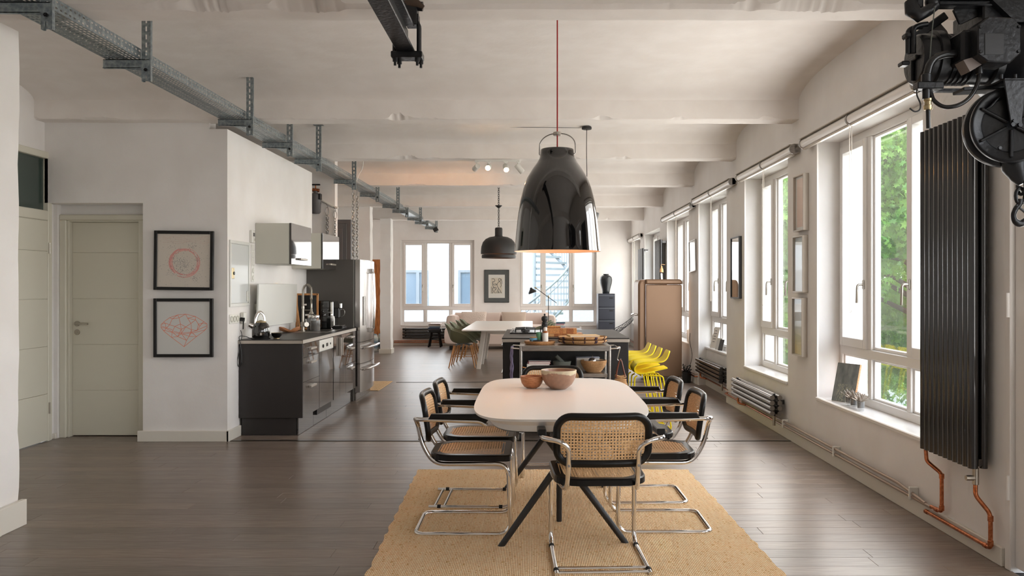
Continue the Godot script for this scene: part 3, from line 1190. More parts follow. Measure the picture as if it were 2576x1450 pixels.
func outside() -> void:
	var b := MB.new()
	b.span(Vector3(-60, -4.4, 20), Vector3(120, -4.0, -120))
	struct("ground", b, M.ground)
	tree("leafy green maple outside the nearest tall window", Vector3(8.3, -4.0, -17.5), 12.0, 3.1, 11)
	tree("leafy green maple further off behind the second window", Vector3(7.6, -4.0, -23.5), 11.0, 3.0, 12)
	tree("leafy green maple showing through the middle windows", Vector3(12.5, -4.0, -31.0), 12.0, 3.6, 13)
	tree("leafy green maple right of the nearest one, by the glazed door", Vector3(10.2, -4.0, -12.5), 12.0, 3.2, 14)
	# white rendered house behind the back windows
	var h := thing("white_house", "white rendered house with grey windows behind the far windows", "building", Vector3(0, -4, -27.0))
	b = MB.new()
	b.span(Vector3(-11, 0, 0), Vector3(6, 14, -5))
	obj("wall", b, M.facade, h)
	for q in [[1010, 1077, 680, 775], [1153, 1220, 680, 775]]:
		var p0 := at(q[0], q[3], 27.0)
		var p1 := at(q[1], q[2], 27.0)
		b = MB.new()
		var y0 := p0.y + 4
		var y1 := p1.y + 4
		b.span(Vector3(p0.x, y0 + 0.08, 0.02), Vector3(p0.x + 0.08, y1 - 0.08, 0.08))
		b.span(Vector3(p1.x - 0.08, y0 + 0.08, 0.02), Vector3(p1.x, y1 - 0.08, 0.08))
		b.span(Vector3(p0.x, y0, 0.02), Vector3(p1.x, y0 + 0.08, 0.08))
		b.span(Vector3(p0.x, y1 - 0.08, 0.02), Vector3(p1.x, y1, 0.08))
		b.span(Vector3(lerpf(p0.x, p1.x, 0.62) - 0.05, y0 + 0.08, 0.02), Vector3(lerpf(p0.x, p1.x, 0.62) + 0.05, y1 - 0.08, 0.08))
		var wf := obj("window", b, M.out_frame, h)
		b = MB.new()
		b.span(Vector3(p0.x, y0, 0.005), Vector3(p1.x, y1, 0.03))
		obj("pane", b, M.out_glass, wf)
	# steel spiral stair in front of it
	var st := thing("spiral_staircase", "grey steel spiral staircase outside the right-hand far window", "staircase", Vector3(0.05, -4, -24.6))
	b = MB.new()
	b.cyl(Vector3.ZERO, 0.05, 11, 12)
	obj("column", b, M.stair, st)
	var steps := 52
	var rail: Array = []
	var rail2: Array = []
	var rail3: Array = []
	for i in steps:
		var a := 0.3 + i * 0.21
		var y := 0.2 + i * 0.185
		b = MB.new()
		b.prism(v2([0.06, -0.03, 1.15, -0.18, 1.15, 0.18, 0.06, 0.05]), -0.03, 0.03, Vector3(0, y, 0), Basis(Vector3.UP, a) * Basis(Vector3.RIGHT, -PI / 2))
		var e := Vector3(cos(a) * 1.13, y, -sin(a) * 1.13)
		obj("tread", b, M.stair, st)
		b = MB.new()
		b.rod(e, e + Vector3.UP * 0.95, 0.012, 5)
		var a2 := a + 0.105
		var e2 := Vector3(cos(a2) * 1.13, y, -sin(a2) * 1.13)
		b.rod(e2, e2 + Vector3.UP * 1.0, 0.01, 5)
		obj("baluster", b, M.stair, st)
		rail.append(e + Vector3.UP * 0.97)
		rail2.append(e + Vector3.UP * 0.78)
		rail3.append(e + Vector3.UP * 0.0)
	b = MB.new()
	b.tube(rail, 0.034, 6)
	b.tube(rail2, 0.016, 6)
	b.tube(rail3, 0.045, 6)
	obj("handrail", b, M.stair, st)

# ---------------------------------------------------------------- things that hang from the ceiling
func tray_x(d: float) -> float:
	return -2.443 + 0.009 * d

func ceiling_things() -> void:
	cable_tray()
	crane_beam()
	big_pendant()
	table_pendant()
	hidden_pendant()
	spot_track()
	# thin wires
	var b := MB.new()
	b.tube(spline([at(812, 318, 9.3), at(1000, 319, 9.3), at(1240, 320, 9.3), at(1462, 322, 9.25)], 4), 0.0025, 5)
	tag(obj("ceiling_wire", b, M.black_plastic), "thin dark wire strung flat along the ceiling to the black canopy", "wire")
	b = MB.new()
	b.tube(spline([Vector3(at(914, 405, 10.6).x, 3.19, -10.6), at(914, 405, 10.6), at(911, 425, 10.6), at(902, 440, 10.6), at(897, 456, 10.6)], 4), 0.005, 5)
	tag(obj("loose_cable", b, M.white_plastic), "short loose cable end dangling from the ceiling beside the tray", "cable")

func cable_tray() -> void:
	var t := thing("cable_tray", "long perforated galvanised cable tray running along the ceiling to the far wall", "cable tray")
	var w := 0.215
	var y := 2.815
	var hh := 0.065
	var pitch := 0.042
	var d0 := 3.3
	var k := int((19.9 - d0) / pitch)
	var bot := MB.new()
	var sr := MB.new()
	var sl := MB.new()
	var up := Vector3.UP
	for i in k:
		var da := d0 + i * pitch
		var dc := da + pitch
		var xa := tray_x(da) - 0.04
		var xc := tray_x(dc) - 0.04
		# bottom: seven rows, the middle one of slanting slots
		var rows := [0.0, 0.028, 0.052, 0.076, 0.139, 0.163, 0.187, w]
		for r in 7:
			var u0: float = rows[r]
			var u1: float = rows[r + 1]
			var A := [Vector3(xa - u0, y, -da), Vector3(xc - u0, y, -dc), Vector3(xc - u1, y, -dc), Vector3(xa - u1, y, -da)]
			var s0 := da + pitch * 0.2
			var s1 := da + pitch * 0.8
			var q0 := lerpf(u0, u1, 0.3)
			var q1 := lerpf(u0, u1, 0.7)
			var x := (xa + xc) * 0.5
			var H := [Vector3(x - q0, y, -s0), Vector3(x - q0, y, -s1), Vector3(x - q1, y, -s1), Vector3(x - q1, y, -s0)]
			if r == 3:
				q0 = lerpf(u0, u1, 0.12)
				q1 = lerpf(u0, u1, 0.88)
				H = [Vector3(x - q0, y, -(da + pitch * 0.15)), Vector3(x - q0, y, -(da + pitch * 0.4)), Vector3(x - q1, y, -(da + pitch * 0.85)), Vector3(x - q1, y, -(da + pitch * 0.6))]
			bot.holed(A, H, -up)
		for side in 2:
			var st: MB = sr if side == 0 else sl
			var off := 0.0 if side == 0 else w
			var ys := [y, y + 0.033, y + hh]
			for r in 2:
				var A := [Vector3(xa - off, ys[r], -da), Vector3(xc - off, ys[r], -dc), Vector3(xc - off, ys[r + 1], -dc), Vector3(xa - off, ys[r + 1], -da)]
				var s0 := da + pitch * (0.2 if r == 0 else 0.35)
				var s1 := s0 + pitch * 0.45
				var m: float = (ys[r] + ys[r + 1]) * 0.5
				var x := (xa + xc) * 0.5 - off
				st.holed(A, [Vector3(x, m - 0.0045, -s0), Vector3(x, m - 0.0045, -s1), Vector3(x, m + 0.0045, -s1), Vector3(x, m + 0.0045, -s0)], Vector3(1 - 2 * side, 0, 0))
			st.quad(Vector3(xa - off, y + hh, -da), Vector3(xc - off, y + hh, -dc), Vector3(xc - off - 0.012 * (1 - 2 * side), y + hh, -dc), Vector3(xa - off - 0.012 * (1 - 2 * side), y + hh, -da), up)
	obj("tray_bottom", bot, M.galv, t)
	obj("tray_side", sr, M.galv, t)
	obj("tray_side", sl, M.galv, t)
	# hangers: a slotted channel, an arm under the tray, a bolt
	var where := [117.0, 367.5, 628.0, 728.5, 801.0, 890.5, 949.5, 1001.0, 1023.5, 1057.5, 1074.5, 1097.5]
	var names := ["cut by the top edge of the picture", "below the first chipped beam", "above the corner of the kitchen wall", "just past the kitchen wall corner", "above the upper kitchen cabinets", "behind the grey gas meter", "above the steel refrigerator", "left of the pillar, fifth from the far end", "fourth from the far end of the tray", "third from the far end of the tray", "second from the far end of the tray", "at the very far end of the tray"]
	for i in where.size():
		var d: float = -2.443 / ((where[i] - 1340.0) / FPX - 0.009)
		var x := tray_x(d)
		var h := thing("tray_hanger", "slotted galvanised hanger of the cable tray, " + names[i], "bracket", Vector3(x, 0, -d), Basis.IDENTITY, "hangers of the cable tray")
		var y0 := 2.675
		var y1 := 3.185
		var b := MB.new()
		var n := int((y1 - y0) / 0.05)
		for j in n:
			var a := y0 + j * 0.05
			b.holed([Vector3(-0.027, a, 0.0), Vector3(0.027, a, 0.0), Vector3(0.027, a + 0.05, 0.0), Vector3(-0.027, a + 0.05, 0.0)], [Vector3(-0.006, a + 0.01, 0.0), Vector3(0.006, a + 0.01, 0.0), Vector3(0.006, a + 0.04, 0.0), Vector3(-0.006, a + 0.04, 0.0)], Vector3.BACK)
		for s in [-1.0, 1.0]:
			b.box(Vector3(0.027 * s, (y0 + y1) / 2, -0.012), Vector3(0.002, y1 - y0, 0.024))
			b.box(Vector3(0.021 * s, (y0 + y1) / 2, -0.024), Vector3(0.012, y1 - y0, 0.002))
		b.box(Vector3(0, y1, -0.01), Vector3(0.11, 0.008, 0.07))
		obj("channel", b, M.galv, h)
		b = MB.new()
		b.prism(v2([-0.265, 2.758, -0.265, 2.81, 0.022, 2.81, 0.022, 2.745, -0.05, 2.745]), -0.004, 0.0, Vector3(0, 0, 0.004), Basis.IDENTITY)
		b.span(Vector3(-0.265, 2.806, 0.004), Vector3(0.02, 2.81, -0.03))
		b.span(Vector3(-0.268, 2.756, 0.004), Vector3(-0.03, 2.76, -0.02))
		for yy in [2.768, 2.784]:
			b.box(Vector3(-0.075, yy, 0.006), Vector3(0.07, 0.006, 0.006), 0.002)
		obj("arm", b, M.galv, h)
		b = MB.new()
		b.cyl(Vector3(0, 2.745, 0.003), 0.011, 0.008, 6, Basis(Vector3.RIGHT, PI / 2))
		b.cyl(Vector3(0, 2.745, 0.008), 0.006, 0.01, 10, Basis(Vector3.RIGHT, PI / 2))
		obj("bolt", b, M.iron, h)

func crane_beam() -> void:
	var t := thing("crane_beam", "black steel I-beam of an old crane, bolted under the first ceiling beam", "beam", Vector3(-0.672, 0, 0))
	var b := MB.new()
	var y := 2.645
	b.span(Vector3(-0.047, y, -1.5), Vector3(0.047, y + 0.012, -4.47), 0.003)
	b.span(Vector3(-0.005, y + 0.012, -1.5), Vector3(0.005, y + 0.128, -4.47))
	b.span(Vector3(-0.047, y + 0.128, -1.5), Vector3(0.047, y + 0.14, -4.40), 0.003)
	obj("girder", b, M.iron, t)
	b = MB.new()
	b.span(Vector3(-0.075, y - 0.035, -4.39), Vector3(0.09, y - 0.002, -4.48), 0.004)
	obj("clamp_plate", b, M.iron, t)
	b = MB.new()
	for s in [[-0.055, -4.41], [0.062, -4.41], [-0.04, -4.46], [0.075, -4.46]]:
		b.cyl(Vector3(s[0], y - 0.055, s[1]), 0.013, 0.022, 6)
		b.cyl(Vector3(s[0], y - 0.075, s[1]), 0.007, 0.025, 8)
	obj("nut", b, M.iron, t)
	for z in [-4.42, -4.455]:
		b = MB.new()
		b.tube(fillet([Vector3(0.068, y - 0.04, z), Vector3(0.068, y + 0.165, z), Vector3(-0.06, y + 0.165, z), Vector3(-0.06, y - 0.04, z)], 0.03), 0.0105, 10)
		obj("clamp_bolt", b, M.iron, t)
	b = MB.new()
	b.span(Vector3(0.0, y + 0.14, -4.40), Vector3(0.062, 2.93, -4.48), 0.004)
	b.span(Vector3(0.058, y + 0.15, -4.41), Vector3(0.068, y + 0.2, -4.47), 0.002)
	b.tube([Vector3(-0.06, 2.90, -4.425), Vector3(0.09, 2.885, -4.42)], 0.026, 8)
	obj("hanger_bracket", b, M.iron, t)
	b = MB.new()
	b.tube(spline([Vector3(0.0, 2.90, -4.415), Vector3(0.05, 2.90, -4.405), Vector3(0.095, 2.875, -4.41)], 3), [0.018, 0.02, 0.024, 0.026, 0.02, 0.016, 0.012], 8)
	obj("rust_lump", b, M.rusty, t)

func lamp_light(o: Vector3, energy: float, col: Color, size := 0.05) -> void:
	var l := OmniLight3D.new()
	l.name = "lamp_light"
	l.light_energy = energy
	l.light_color = col
	l.light_size = size
	l.omni_range = 30.0
	l.omni_attenuation = 2.0
	l.shadow_enabled = true
	add_child(l, true)
	l.position = o

func glow(c: Color, e: float) -> StandardMaterial3D:
	var m := mat(c, 0.5)
	m.emission_enabled = true
	m.emission = c
	m.emission_energy_multiplier = e
	return m

func big_pendant() -> void:
	var d := 5.2
	var c := at(1402, 633, d)
	var t := thing("pendant_lamp", "large glossy black bell-shaped pendant lamp on a red cord above the dining table", "pendant lamp", c)
	var s := d / FPX
	# profile read off the outline: half width, height above the rim (pixels)
	var p := [109, 0, 107, 12, 104, 45, 100, 85, 94, 125, 86, 158, 76, 185, 63, 207, 52, 222, 45, 234, 43, 245, 42.5, 254, 41, 256.5]
	var b := MB.new()
	b.lathe(prof(p, s), 72)
	b.lathe(prof([41, 256.5, 30, 257, 6, 257, 0, 257], s), 48)
	obj("lamp_shade", b, M.gloss_black, t)
	b = MB.new()
	var q: Array = prof(p, s)
	for i in q.size():
		q[i] = Vector2(maxf(q[i].x - 0.004, 0.001), q[i].y)
	q.append(Vector2(0.0, 0.62))
	b.lathe(q, 48)
	b.lathe([Vector2(108.0 * s, 0), Vector2(109 * s, 0)], 72)
	obj("shade_lining", b, M.pend_in, t)
	b = MB.new()
	b.lathe(prof([0, 250, 22, 250, 22, 205, 14, 195, 0, 195], s), 24)
	obj("socket", b, M.white_plastic, t)
	b = MB.new()
	b.ball(Vector3(0, 0.42, 0), Vector3(0.045, 0.055, 0.045), 20, 12)
	obj("bulb", b, glow(Color(1.0, 0.62, 0.28), 2.0), t)
	lamp_light(c + Vector3(0, 0.42, 0), 0.010, Color(1.0, 0.66, 0.36), 0.045)
	# bail and collar
	b = MB.new()
	for sg in [-1.0, 1.0]:
		var arc: Array = []
		for i in 13:
			var a := PI / 2 * i / 12.0
			arc.append(Vector3(sg * (sin(a) * 0.098 + 0.012), 0.735 - 0.075 * (1 - cos(a)), sg * 0.03 * sin(a)))
		arc.append(Vector3(sg * 0.112, 0.61, sg * 0.03))
		arc.append(Vector3(sg * 0.10, 0.598, sg * 0.03))
		b = MB.new()
		b.tube(arc, 0.0035, 8)
		obj("bail", b, M.steel, t)
	b = MB.new()
	b.cyl(Vector3(0, 0.722, 0), 0.026, 0.022, 24, Basis.IDENTITY, 0.003)
	obj("collar", b, M.alu, t)
	b = MB.new()
	b.rod(Vector3(0, 0.62, 0), Vector3(0, 3.19 - c.y, 0), 0.0042, 8)
	obj("cord", b, M.red_cord, t)

func table_pendant() -> void:
	var d := 13.9
	var c := at(1254.5, 650, d)
	var s := d / FPX
	var t := thing("dome_pendant_lamp", "matt black dome pendant lamp with a ring rim, on a chain above the far table", "pendant lamp", c)
	var b := MB.new()
	b.lathe(prof([45, 10.5, 45, 17, 44, 28, 40, 40, 33, 48, 23, 53, 10.5, 55, 9.5, 57, 9.5, 74, 8, 77, 0, 77], s), 48)
	b.lathe(prof([44.4, 10.5, 44.4, 17, 43.4, 28, 39.4, 39.5, 32.4, 47.5, 0, 53], s), 48)
	obj("lamp_shade", b, M.matt_black, t)
	b = MB.new()
	b.lathe(prof([41, 0, 42.5, 0, 43, 4, 42.5, 8.5, 41, 8.5, 41, 0], s), 48)
	for i in 4:
		var a := TAU * i / 4 + 0.5
		b.rod(Vector3(cos(a), 0, sin(a)) * 42 * s + Vector3.UP * 7 * s, Vector3(cos(a), 0, sin(a)) * 43.6 * s + Vector3.UP * 13 * s, 0.004)
	obj("rim_ring", b, M.matt_black, t)
	b = MB.new()
	b.ball(Vector3(0, 0.17, 0), Vector3(0.06, 0.07, 0.06), 16, 10)
	obj("bulb", b, glow(Color(1.0, 0.6, 0.25), 1.2), t)
	lamp_light(c + Vector3(0, 0.17, 0), 0.006, Color(1.0, 0.62, 0.32), 0.05)
	b = MB.new()
	chain(b, Vector3(0, 77 * s, 0), Vector3(0, 3.17 - c.y, 0), 0.045, 0.004)
	obj("chain", b, M.matt_black, t)
	b = MB.new()
	b.lathe(prof([0, 0, 0.02, 0.005, 0.055, 0.035, 0.06, 0.045, 0, 0.045]), 24, Vector3(0, 126 * s, 0))
	obj("canopy", b, M.matt_black, t)

func hidden_pendant() -> void:
	var d := 9.25
	var c := at(1476, 480, d)
	var t := thing("drum_pendant_lamp", "black pendant lamp mostly hidden behind the large bell-shaped one", "pendant lamp", Vector3(c.x, 0, c.z))
	var b := MB.new()
	b.cyl(Vector3(0, 3.145, 0), 0.055, 0.028, 28, Basis.IDENTITY, 0.004)
	b.cyl(Vector3(0, 3.172, 0), 0.02, 0.02, 12)
	obj("canopy", b, M.matt_black, t)
	b = MB.new()
	b.tube(spline([Vector3(0, 3.15, 0), Vector3(-0.003, 2.9, 0), Vector3(0.003, 2.6, 0), Vector3(0, 2.22, 0)], 5), 0.004, 6)
	obj("cord", b, M.black_plastic, t)
	b = MB.new()
	b.lathe(prof([0.09, 2.06, 0.095, 2.06, 0.137, 2.2, 0.137, 2.215, 0.05, 2.25, 0, 2.25]), 32)
	b.lathe(prof([0.09, 2.06, 0.13, 2.2, 0, 2.24]), 32)
	obj("lamp_shade", b, M.matt_black, t)

func spot_track() -> void:
	var d := 9.78
	var a := at(1194, 404, d)
	var t := thing("spot_track", "white ceiling track screwed along the underside of a beam, carrying four spotlights", "track")
	var b := MB.new()
	b.span(Vector3(a.x, a.y - 0.012, a.z - 0.02), Vector3(a.x + 0.53, a.y + 0.018, a.z + 0.02), 0.003)
	obj("rail", b, M.white_plastic, t)
	var lit := glow(Color(1.0, 0.72, 0.38), 30.0)
	var dim := mat(rgb(120, 110, 100), 0.3)
	var info := [[1200, Vector3(-0.42, -0.22, -1.0), "leftmost spotlight on the white track, seen from behind and aimed at the next beam", "out"], [1229, Vector3(-0.05, -0.32, 0.94), "lit spotlight on the white track shining straight into the room with a starburst", "on"], [1272, Vector3(0.12, -0.55, 0.82), "lit spotlight on the white track, second from the right, tilted down", "on"], [1303, Vector3(0.62, -0.75, -0.2), "rightmost spotlight on the white track, turned away to the right", "out"]]
	for i in 4:
		var o := at(info[i][0], 410, d)
		var dir: Vector3 = info[i][1].normalized()
		var s := thing("spotlight", info[i][2], "spotlight", o, Basis.IDENTITY, "spotlights of the ceiling track")
		b = MB.new()
		b.rod(Vector3(0, -0.035, 0), Vector3(0, 0.012, 0), 0.008, 8)
		b.box(Vector3(0, 0.012, 0), Vector3(0.05, 0.02, 0.03), 0.003)
		obj("stem", b, M.white_plastic, s)
		var bas := Basis(Quaternion(Vector3.UP, dir))
		var o2 := Vector3(0, -0.045, 0) - dir * 0.03
		b = MB.new()
		b.lathe(prof([0, 0, 0.03, 0, 0.033, 0.004, 0.033, 0.115, 0.029, 0.115, 0.028, 0.09, 0, 0.09]), 24, o2, bas)
		obj("lamp_head", b, M.white_plastic, s)
		b = MB.new()
		b.lathe(prof([0, 0.104, 0.02, 0.104, 0.027, 0.098, 0.027, 0.092]), 20, o2, bas)
		obj("lens", b, lit if info[i][3] == "on" or i == 0 else dim, s)
		if i < 3:
			var l := SpotLight3D.new()
			l.name = "spot_light"
			l.light_energy = [0.17, 0.012, 0.012][i]
			l.light_color = Color(1.0, 0.66, 0.34)
			l.light_size = 0.02
			l.spot_angle = 38.0
			l.spot_angle_attenuation = 0.6
			l.spot_range = 30.0
			l.spot_attenuation = 2.0
			l.shadow_enabled = true
			add_child(l, true)
			l.look_at_from_position(o + o2 + dir * 0.125, o + o2 + dir * 2.0, Vector3(0.1, 1, 0.2))

# ---------------------------------------------------------------- the dining group in front
# cane webbing: a sheet of eight-cornered holes; f maps (u, v) to a point, keep says which cells are inside
func webbing(b: MB, nu: int, nv: int, f: Callable, keep: Callable) -> void:
	for j in nv:
		for i in nu:
			var u0 := float(i) / nu
			var v0 := float(j) / nv
			var du := 1.0 / nu
			var dv := 1.0 / nv
			if not keep.call(u0 + du / 2, v0 + dv / 2):
				continue
			var oct: Array = []
			var out: Array = []
			for k in 8:
				var a := TAU * (k + 0.5) / 8
				oct.append(Vector2(u0 + du * (0.5 + cos(a) * 0.285), v0 + dv * (0.5 + sin(a) * 0.285)))
				# the cell's border, two steps a side
			var bd := [[1, 0.5], [1, 1], [0.5, 1], [0, 1], [0, 0.5], [0, 0], [0.5, 0], [1, 0]]
			for k in 8:
				out.append(Vector2(u0 + du * bd[k][0], v0 + dv * bd[k][1]))
			var P: Array = []
			var Q: Array = []
			for k in 8:
				P.append(f.call(out[k].x, out[k].y))
				Q.append(f.call(oct[k].x, oct[k].y))
			var g: Vector3 = (P[1] - P[5]).cross(P[3] - P[7]).normalized()
			for k in 8:
				var k1 := (k + 1) % 8
				b.tri(P[k], P[k1], Q[k], g, g, g)
				b.tri(P[k1], Q[k1], Q[k], g, g, g)
				var w := g * 0.0028
				b.tri(P[k] - w, P[k1] - w, Q[k] - w, -g, -g, -g)
				b.tri(P[k1] - w, Q[k1] - w, Q[k] - w, -g, -g, -g)

func in_rrect(x: float, y: float, w: float, h: float, r: float) -> bool:
	var q := Vector2(absf(x) - w / 2 + r, absf(y) - h / 2 + r)
	return minf(maxf(q.x, q.y), 0.0) + Vector2(maxf(q.x, 0), maxf(q.y, 0)).length() < r

const CW := 0.225   # half the spacing of the base rails

# a cantilever armchair, facing -z; open_base: rear of the base has two cross tubes instead of a closed bow
func make_chair(label: String, open_base: bool) -> Node3D:
	var t := thing("cantilever_chair", label, "chair", Vector3.ZERO, Basis.IDENTITY, "cane cantilever armchairs round the dining table")
	var b := MB.new()
	var r := 0.0125
	var side := func(s: float) -> Array:
		return [Vector3(s * CW, r, 0.27), Vector3(s * CW, r, -0.262), Vector3(s * CW, 0.405, -0.25), Vector3(s * CW * 0.98, 0.402, -0.1), Vector3(s * 0.172, 0.392, 0.17), Vector3(s * 0.168, 0.50, 0.235), Vector3(s * 0.168, 0.62, 0.262), Vector3(s * 0.215, 0.652, 0.268), Vector3(s * 0.292, 0.662, 0.245), Vector3(s * 0.292, 0.65, -0.1), Vector3(s * 0.292, 0.628, -0.135)]
	var rad := [0.0, 0.075, 0.085, 0.05, 0.085, 0.05, 0.05, 0.035, 0.04, 0.03, 0.0]
	var path := func(s: float, first: int) -> Array:
		var p: Array = side.call(s)
		var out: Array = []
		for i in range(first, p.size()):
			if i == first or i == p.size() - 1:
				out.append(p[i])
			else:
				var q := fillet([p[i - 1], p[i], p[i + 1]], rad[i], 6)
				out.append_array(q.slice(1, q.size() - 1))
		return out
	if open_base:
		for s in [-1.0, 1.0]:
			b.tube(path.call(s, 0), r, 12)
	else:
		var l: Array = path.call(-1.0, 1)
		var rr: Array = path.call(1.0, 1)
		l.reverse()
		# the left run ends before the rear bow, the right run starts after it
		var pl: Array = side.call(-1.0)
		var pr: Array = side.call(1.0)
		var ql := fillet([pl[2], pl[1], pl[0]], 0.075, 6)
		var qr := fillet([pr[0], pr[1], pr[2]], 0.075, 6)
		var bow := fillet([pl[1], pl[0] , pr[0], pr[1]], 0.06, 6)
		var all: Array = l.slice(0, l.size() - 1)
		all.append_array(ql.slice(1, ql.size() - 1))
		all.append_array(bow.slice(1, bow.size() - 1))
		all.append_array(qr.slice(1, qr.size() - 1))
		all.append_array(rr.slice(1))
		b.tube(all, r, 12)
	obj("tube_frame", b, M.chrome, t)
	if open_base:
		for z in [0.175, 0.235]:
			b = MB.new()
			b.rod(Vector3(-CW + 0.01, r, z), Vector3(CW - 0.01, r, z), 0.010, 10)
			obj("cross_tube", b, M.chrome, t)
	for s in [-1.0, 1.0]:
		for z in ([0.205, -0.18] if open_base else [0.12]):
			b = MB.new()
			b.cyl(Vector3(s * CW, 0.0138, z - 0.011), 0.0142, 0.022, 14, Basis(Vector3.RIGHT, PI / 2))
			if open_base:
				obj("foot_pad", b, M.rubber, t)
	# screws on the uprights
	b = MB.new()
	for s in [-1.0, 1.0]:
		b.cyl(Vector3(s * 0.168, 0.53, 0.254), 0.006, 0.004, 12, Basis(Vector3.RIGHT, PI / 2))
		b.cyl(Vector3(s * 0.2, 0.65, 0.276), 0.006, 0.004, 12, Basis(Vector3.RIGHT, PI / 2))
	obj("screw", b, M.steel, t)
	# seat frame: squared at the front, rounded at the rear, the top hollowed a little
	var outline := PackedVector2Array()
	var inner := PackedVector2Array()
	for e in 2:
		var hw := 0.235 - 0.05 * e
		var z0 := -0.262 + 0.055 * e
		var z1 := 0.195 - 0.05 * e
		var rf := 0.03 if e == 0 else 0.02
		var rb := 0.13 - 0.03 * e
		var o := PackedVector2Array()
		for k in 7:
			var a := -PI / 2 + PI / 2 * k / 6.0
			o.append(Vector2(hw - rf + cos(a) * rf, z0 + rf + sin(a) * rf))
		for k in 9:
			var a := PI / 2 * k / 8.0
			o.append(Vector2(hw * 0.97 - rb + cos(a) * rb, z1 - rb + sin(a) * rb))
		for k in 9:
			var a := PI / 2 + PI / 2 * k / 8.0
			o.append(Vector2(-hw * 0.97 + rb + cos(a) * rb, z1 - rb + sin(a) * rb))
		for k in 7:
			var a := PI + PI / 2 * k / 6.0
			o.append(Vector2(-hw + rf + cos(a) * rf, z0 + rf + sin(a) * rf))
		if e == 0:
			outline = o
		else:
			inner = o
	b = MB.new()
	var m := outline.size()
	var yt := 0.452
	var yb := 0.414
	for i in m:
		var j := (i + 1) % m
		var a := outline[i]
		var c := outline[j]
		var a2 := inner[i]
		var c2 := inner[j]
		var ce := Vector2(0, -0.03)
		var mid := (a + c) * 0.5 - ce
		var out := Vector3(mid.x, 0, mid.y)
		var ia := a.lerp(a2, 0.12)
		var ic := c.lerp(c2, 0.12)
		b.quad(Vector3(a.x, yb + 0.004, a.y), Vector3(c.x, yb + 0.004, c.y), Vector3(c.x, yt - 0.006, c.y), Vector3(a.x, yt - 0.006, a.y), out)
		b.quad(Vector3(a.x, yt - 0.006, a.y), Vector3(c.x, yt - 0.006, c.y), Vector3(ic.x, yt, ic.y), Vector3(ia.x, yt, ia.y), out + Vector3.UP)
		b.quad(Vector3(ia.x, yt, ia.y), Vector3(ic.x, yt, ic.y), Vector3(c2.x, yt - 0.002, c2.y), Vector3(a2.x, yt - 0.002, a2.y), Vector3.UP)
		b.quad(Vector3(a.x, yb + 0.004, a.y), Vector3(c.x, yb + 0.004, c.y), Vector3(c2.x, yb, c2.y), Vector3(a2.x, yb, a2.y), Vector3.DOWN)
		b.quad(Vector3(a2.x, yt - 0.002, a2.y), Vector3(c2.x, yt - 0.002, c2.y), Vector3(c2.x, yb, c2.y), Vector3(a2.x, yb, a2.y), -out)
	var seat := obj("seat_frame", b, M.black_wood, t)
	b = MB.new()
	var sf := func(u: float, v: float) -> Vector3:
		var x := (u - 0.5) * 0.39
		var z := lerpf(-0.222, 0.155, v)
		return Vector3(x, yt - 0.004 - 0.012 * (1 - pow(absf(u * 2 - 1), 2.0)) * (1 - pow(absf(v * 2 - 1), 2.0)), z)
	var grown: PackedVector2Array = Geometry2D.offset_polygon(inner, 0.012)[0]
	webbing(b, 26, 25, sf, func(u, v): return Geometry2D.is_point_in_polygon(Vector2((u - 0.5) * 0.39, lerpf(-0.222, 0.155, v)), grown))
	var web := obj("seat_webbing", b, M.cane, t)
	# backrest: a bowed ring with webbing
	var bw := 0.445
	var bh := 0.232
	var map := func(x: float, y: float) -> Vector3:
		# leaning back and bowed to the rear
		var zz := 0.212 + 0.13 * (y / 0.3) * 0.36 + 0.034 * (1.0 - pow(x / 0.245, 2.0))
		return Vector3(x, 0.648 + y, zz - 0.012)
	var ring: Array = []
	for p in rrect(bw, bh, 0.07, 8):
		ring.append(map.call(p.x, p.y))
	# more points along the straight runs so that the bow shows
	var dense: Array = []
	var pts := rrect(bw, bh, 0.07, 8)
	for i in pts.size():
		var p := pts[i]
		var q := pts[(i + 1) % pts.size()]
		var n := maxi(1, int(p.distance_to(q) / 0.03))
		for k in n:
			var s := p.lerp(q, float(k) / n)
			dense.append(map.call(s.x, s.y))
	b = MB.new()
	b.tube(dense, 0.019, 12, true, 0.85, Vector3.BACK)
	obj("back_frame", b, M.black_wood, t)
	b = MB.new()
	webbing(b, 28, 15, func(u, v): return map.call((u - 0.5) * 0.435, (v - 0.5) * 0.225), func(u, v): return in_rrect((u - 0.5) * 0.435, (v - 0.5) * 0.225, 0.435, 0.222, 0.06))
	obj("back_webbing", b, M.cane, t)
	# arm pads
	for s in [-1.0, 1.0]:
		b = MB.new()
		b.prism(v2([0.185, 0.664, 0.17, 0.692, -0.09, 0.694, -0.15, 0.668, -0.13, 0.645, -0.085, 0.662]), -0.021, 0.021, Vector3(s * 0.292, 0, 0), Basis(Vector3(0, 0, 1), Vector3(0, 1, 0), Vector3(-1, 0, 0)), false, 0.004)
		obj("arm_pad", b, M.black_wood, t)
	return t

